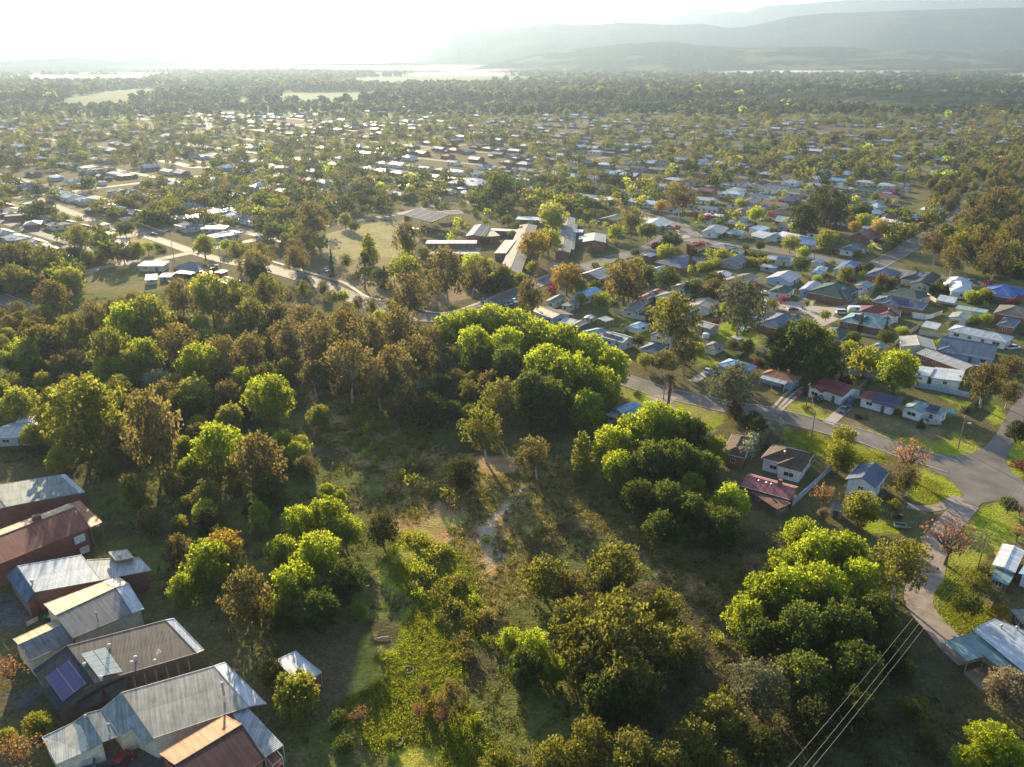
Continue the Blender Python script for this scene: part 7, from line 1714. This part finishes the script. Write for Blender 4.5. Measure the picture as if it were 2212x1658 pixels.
log("bleached fallen log across the path above the sunlit patch", 3, 1, (1020, 555), (1150, 528), .16)
log("dead white branch beside the dark round evergreen in the clearing", 2, 1, (1810, 960), (1880, 890), .12)
log("grey fallen log lying in the bush right of the red roofed house", 2, 0, (1180, 1290), (1340, 1220), .2)
# ------------------------------------------------------------------ labels that single things out
LAND += [(330, 200, "the far green paddock"), (*T(1, 1, 1000, 440), "the sports field"), (440, 270, "the glinting far street"), (400, 345, "the far left crossroads"), (430, 545, "the left road junction"), (45, 660, "the left edge road"),
 (1262, 980, "the upright yellow poplar"), (1075, 1110, "the pale path in the clearing"), (1000, 1250, "the sunlit dirt slope"), (880, 1430, "the sunlit grass patch"), (2080, 1010, "the wide street junction"), (1980, 540, "the steep side street"),
 (2000, 590, "the upper street verge"), (1740, 600, "the upper street"), (1590, 870, "the lower street"), (1985, 1290, "the gravel road"), (640, 1475, "the willow"), (480, 1185, "the golden crowned tree at lower left"), (820, 655, "the road below the school"),
 (1290, 560, "the school car park"), (1700, 560, "the upper street bend"), (180, 470, "the left street"), (60, 300, "the left suburb"), (200, 380, "the rooftops at far left"), (600, 400, "the glaring rooftops"), (620, 330, "the middle rooftops"), (850, 330, "the town's middle trees"),
 (1010, 296, "the row of four slim poplars"), (1150, 350, "the pale roofs beyond the hall"), (1330, 350, "the crossing streets"), (1480, 330, "the right hand suburb"), (1650, 340, "the blue grey far roofs"), (1830, 340, "the upper right suburb"), (2000, 340, "the far right bushland"),
 (2140, 330, "the far right edge of town"), (1750, 200, "the wooded knoll"), (900, 230, "the centre woods beyond town"), (600, 240, "the far glinting roofs"), (1300, 230, "the dark belt beyond town"), (2050, 230, "the far right paddocks"), (120, 230, "the far left woods"),
 (2170, 460, "the sloping lawn at far right"), (650, 1250, "the lower left green grove"), (1450, 1000, "the central green grove"), (1760, 1250, "the lower right green grove"), (1140, 770, "the long green grove"), (1800, 1520, "the deep shade at lower right"), (1330, 1450, "the shaded olive thicket"),
 (1330, 1630, "the bottom edge thicket"), (300, 700, "the brown bushland at left"), (480, 800, "the hazy bushland"), (780, 780, "the brown bushland in the centre"), (400, 1060, "the bush behind the iron roofs"), (150, 880, "the pale green giant at left"), (760, 1000, "the shady gully"), (1450, 1220, "the shaded hollow"),
 (1100, 1560, "the grassy bank at the bottom"), (950, 1540, "the thin garden trees"), (30, 1600, "the orange trees at lower left"), (2150, 1600, "the bottom right corner"), (2120, 1280, "the round garden trees at right")]
from collections import defaultdict
ordn = ["leftmost", "second from left", "third from left", "fourth from left", "fifth from left", "sixth from left", "seventh from left", "eighth from left", "ninth from left", "tenth from left", "eleventh from left", "twelfth from left", "thirteenth from left", "fourteenth from left", "fifteenth from left", "sixteenth from left", "seventeenth from left", "eighteenth from left", "nineteenth from left", "twentieth from left"]
grp = defaultdict(list); LA = np.array([(a, b) for a, b, _ in LAND], float)
for o, words, (u, v) in THINGS:
    w = np.hypot((LA[:, 0] - u), (LA[:, 1] - v) * (1.5 if v > 450 else 2.6)); i = int(w.argmin()); du, dv = u - LA[i, 0], (v - LA[i, 1]) * 1.6
    dist = math.hypot(du, dv)
    rel = "at" if dist < 16 else ("right of" if du > 0 else "left of") if abs(du) > abs(dv) else ("below" if dv > 0 else "beyond")
    sz = o.get("size")
    grp[(words, rel, LAND[i][2])].append((u, v, o))
for (words, rel, place), L_ in grp.items():
    L_.sort(key=lambda t: (t[0], t[1]))
    if len(L_) == 1: L_[0][2]["label"] = "%s %s %s" % (words, rel, place); continue
    n = len(L_)
    for i, (u, v, o) in enumerate(L_):
        s = "rightmost" if i == n - 1 else ordn[min(i, 19)]
        o["label"] = "%s %s %s, %s" % (words, rel, place, s)
    for _, _, o in L_:
        if "group" not in o: o["group"] = "%ss %s %s" % (words, rel, place)
for o, _, _ in THINGS:
    for a, b in ((" the ", " "), (" with a ", ", "), (" a ", " "), (" an ", " ")):
        if len(o["label"].split()) > 16: o["label"] = o["label"].replace(a, b)
    if "size" in o: del o["size"]
allab = [o.get("label") for o in COL.objects if o.parent is None and o.get("label")]
for o in COL.objects:
    if o.parent is None and o.get("label") and len(o["label"].split()) > 16: print("LONG", len(o["label"].split()), o["label"])
print("labels", len(allab), "distinct", len(set(allab)), "longest", max(len(a.split()) for a in allab))
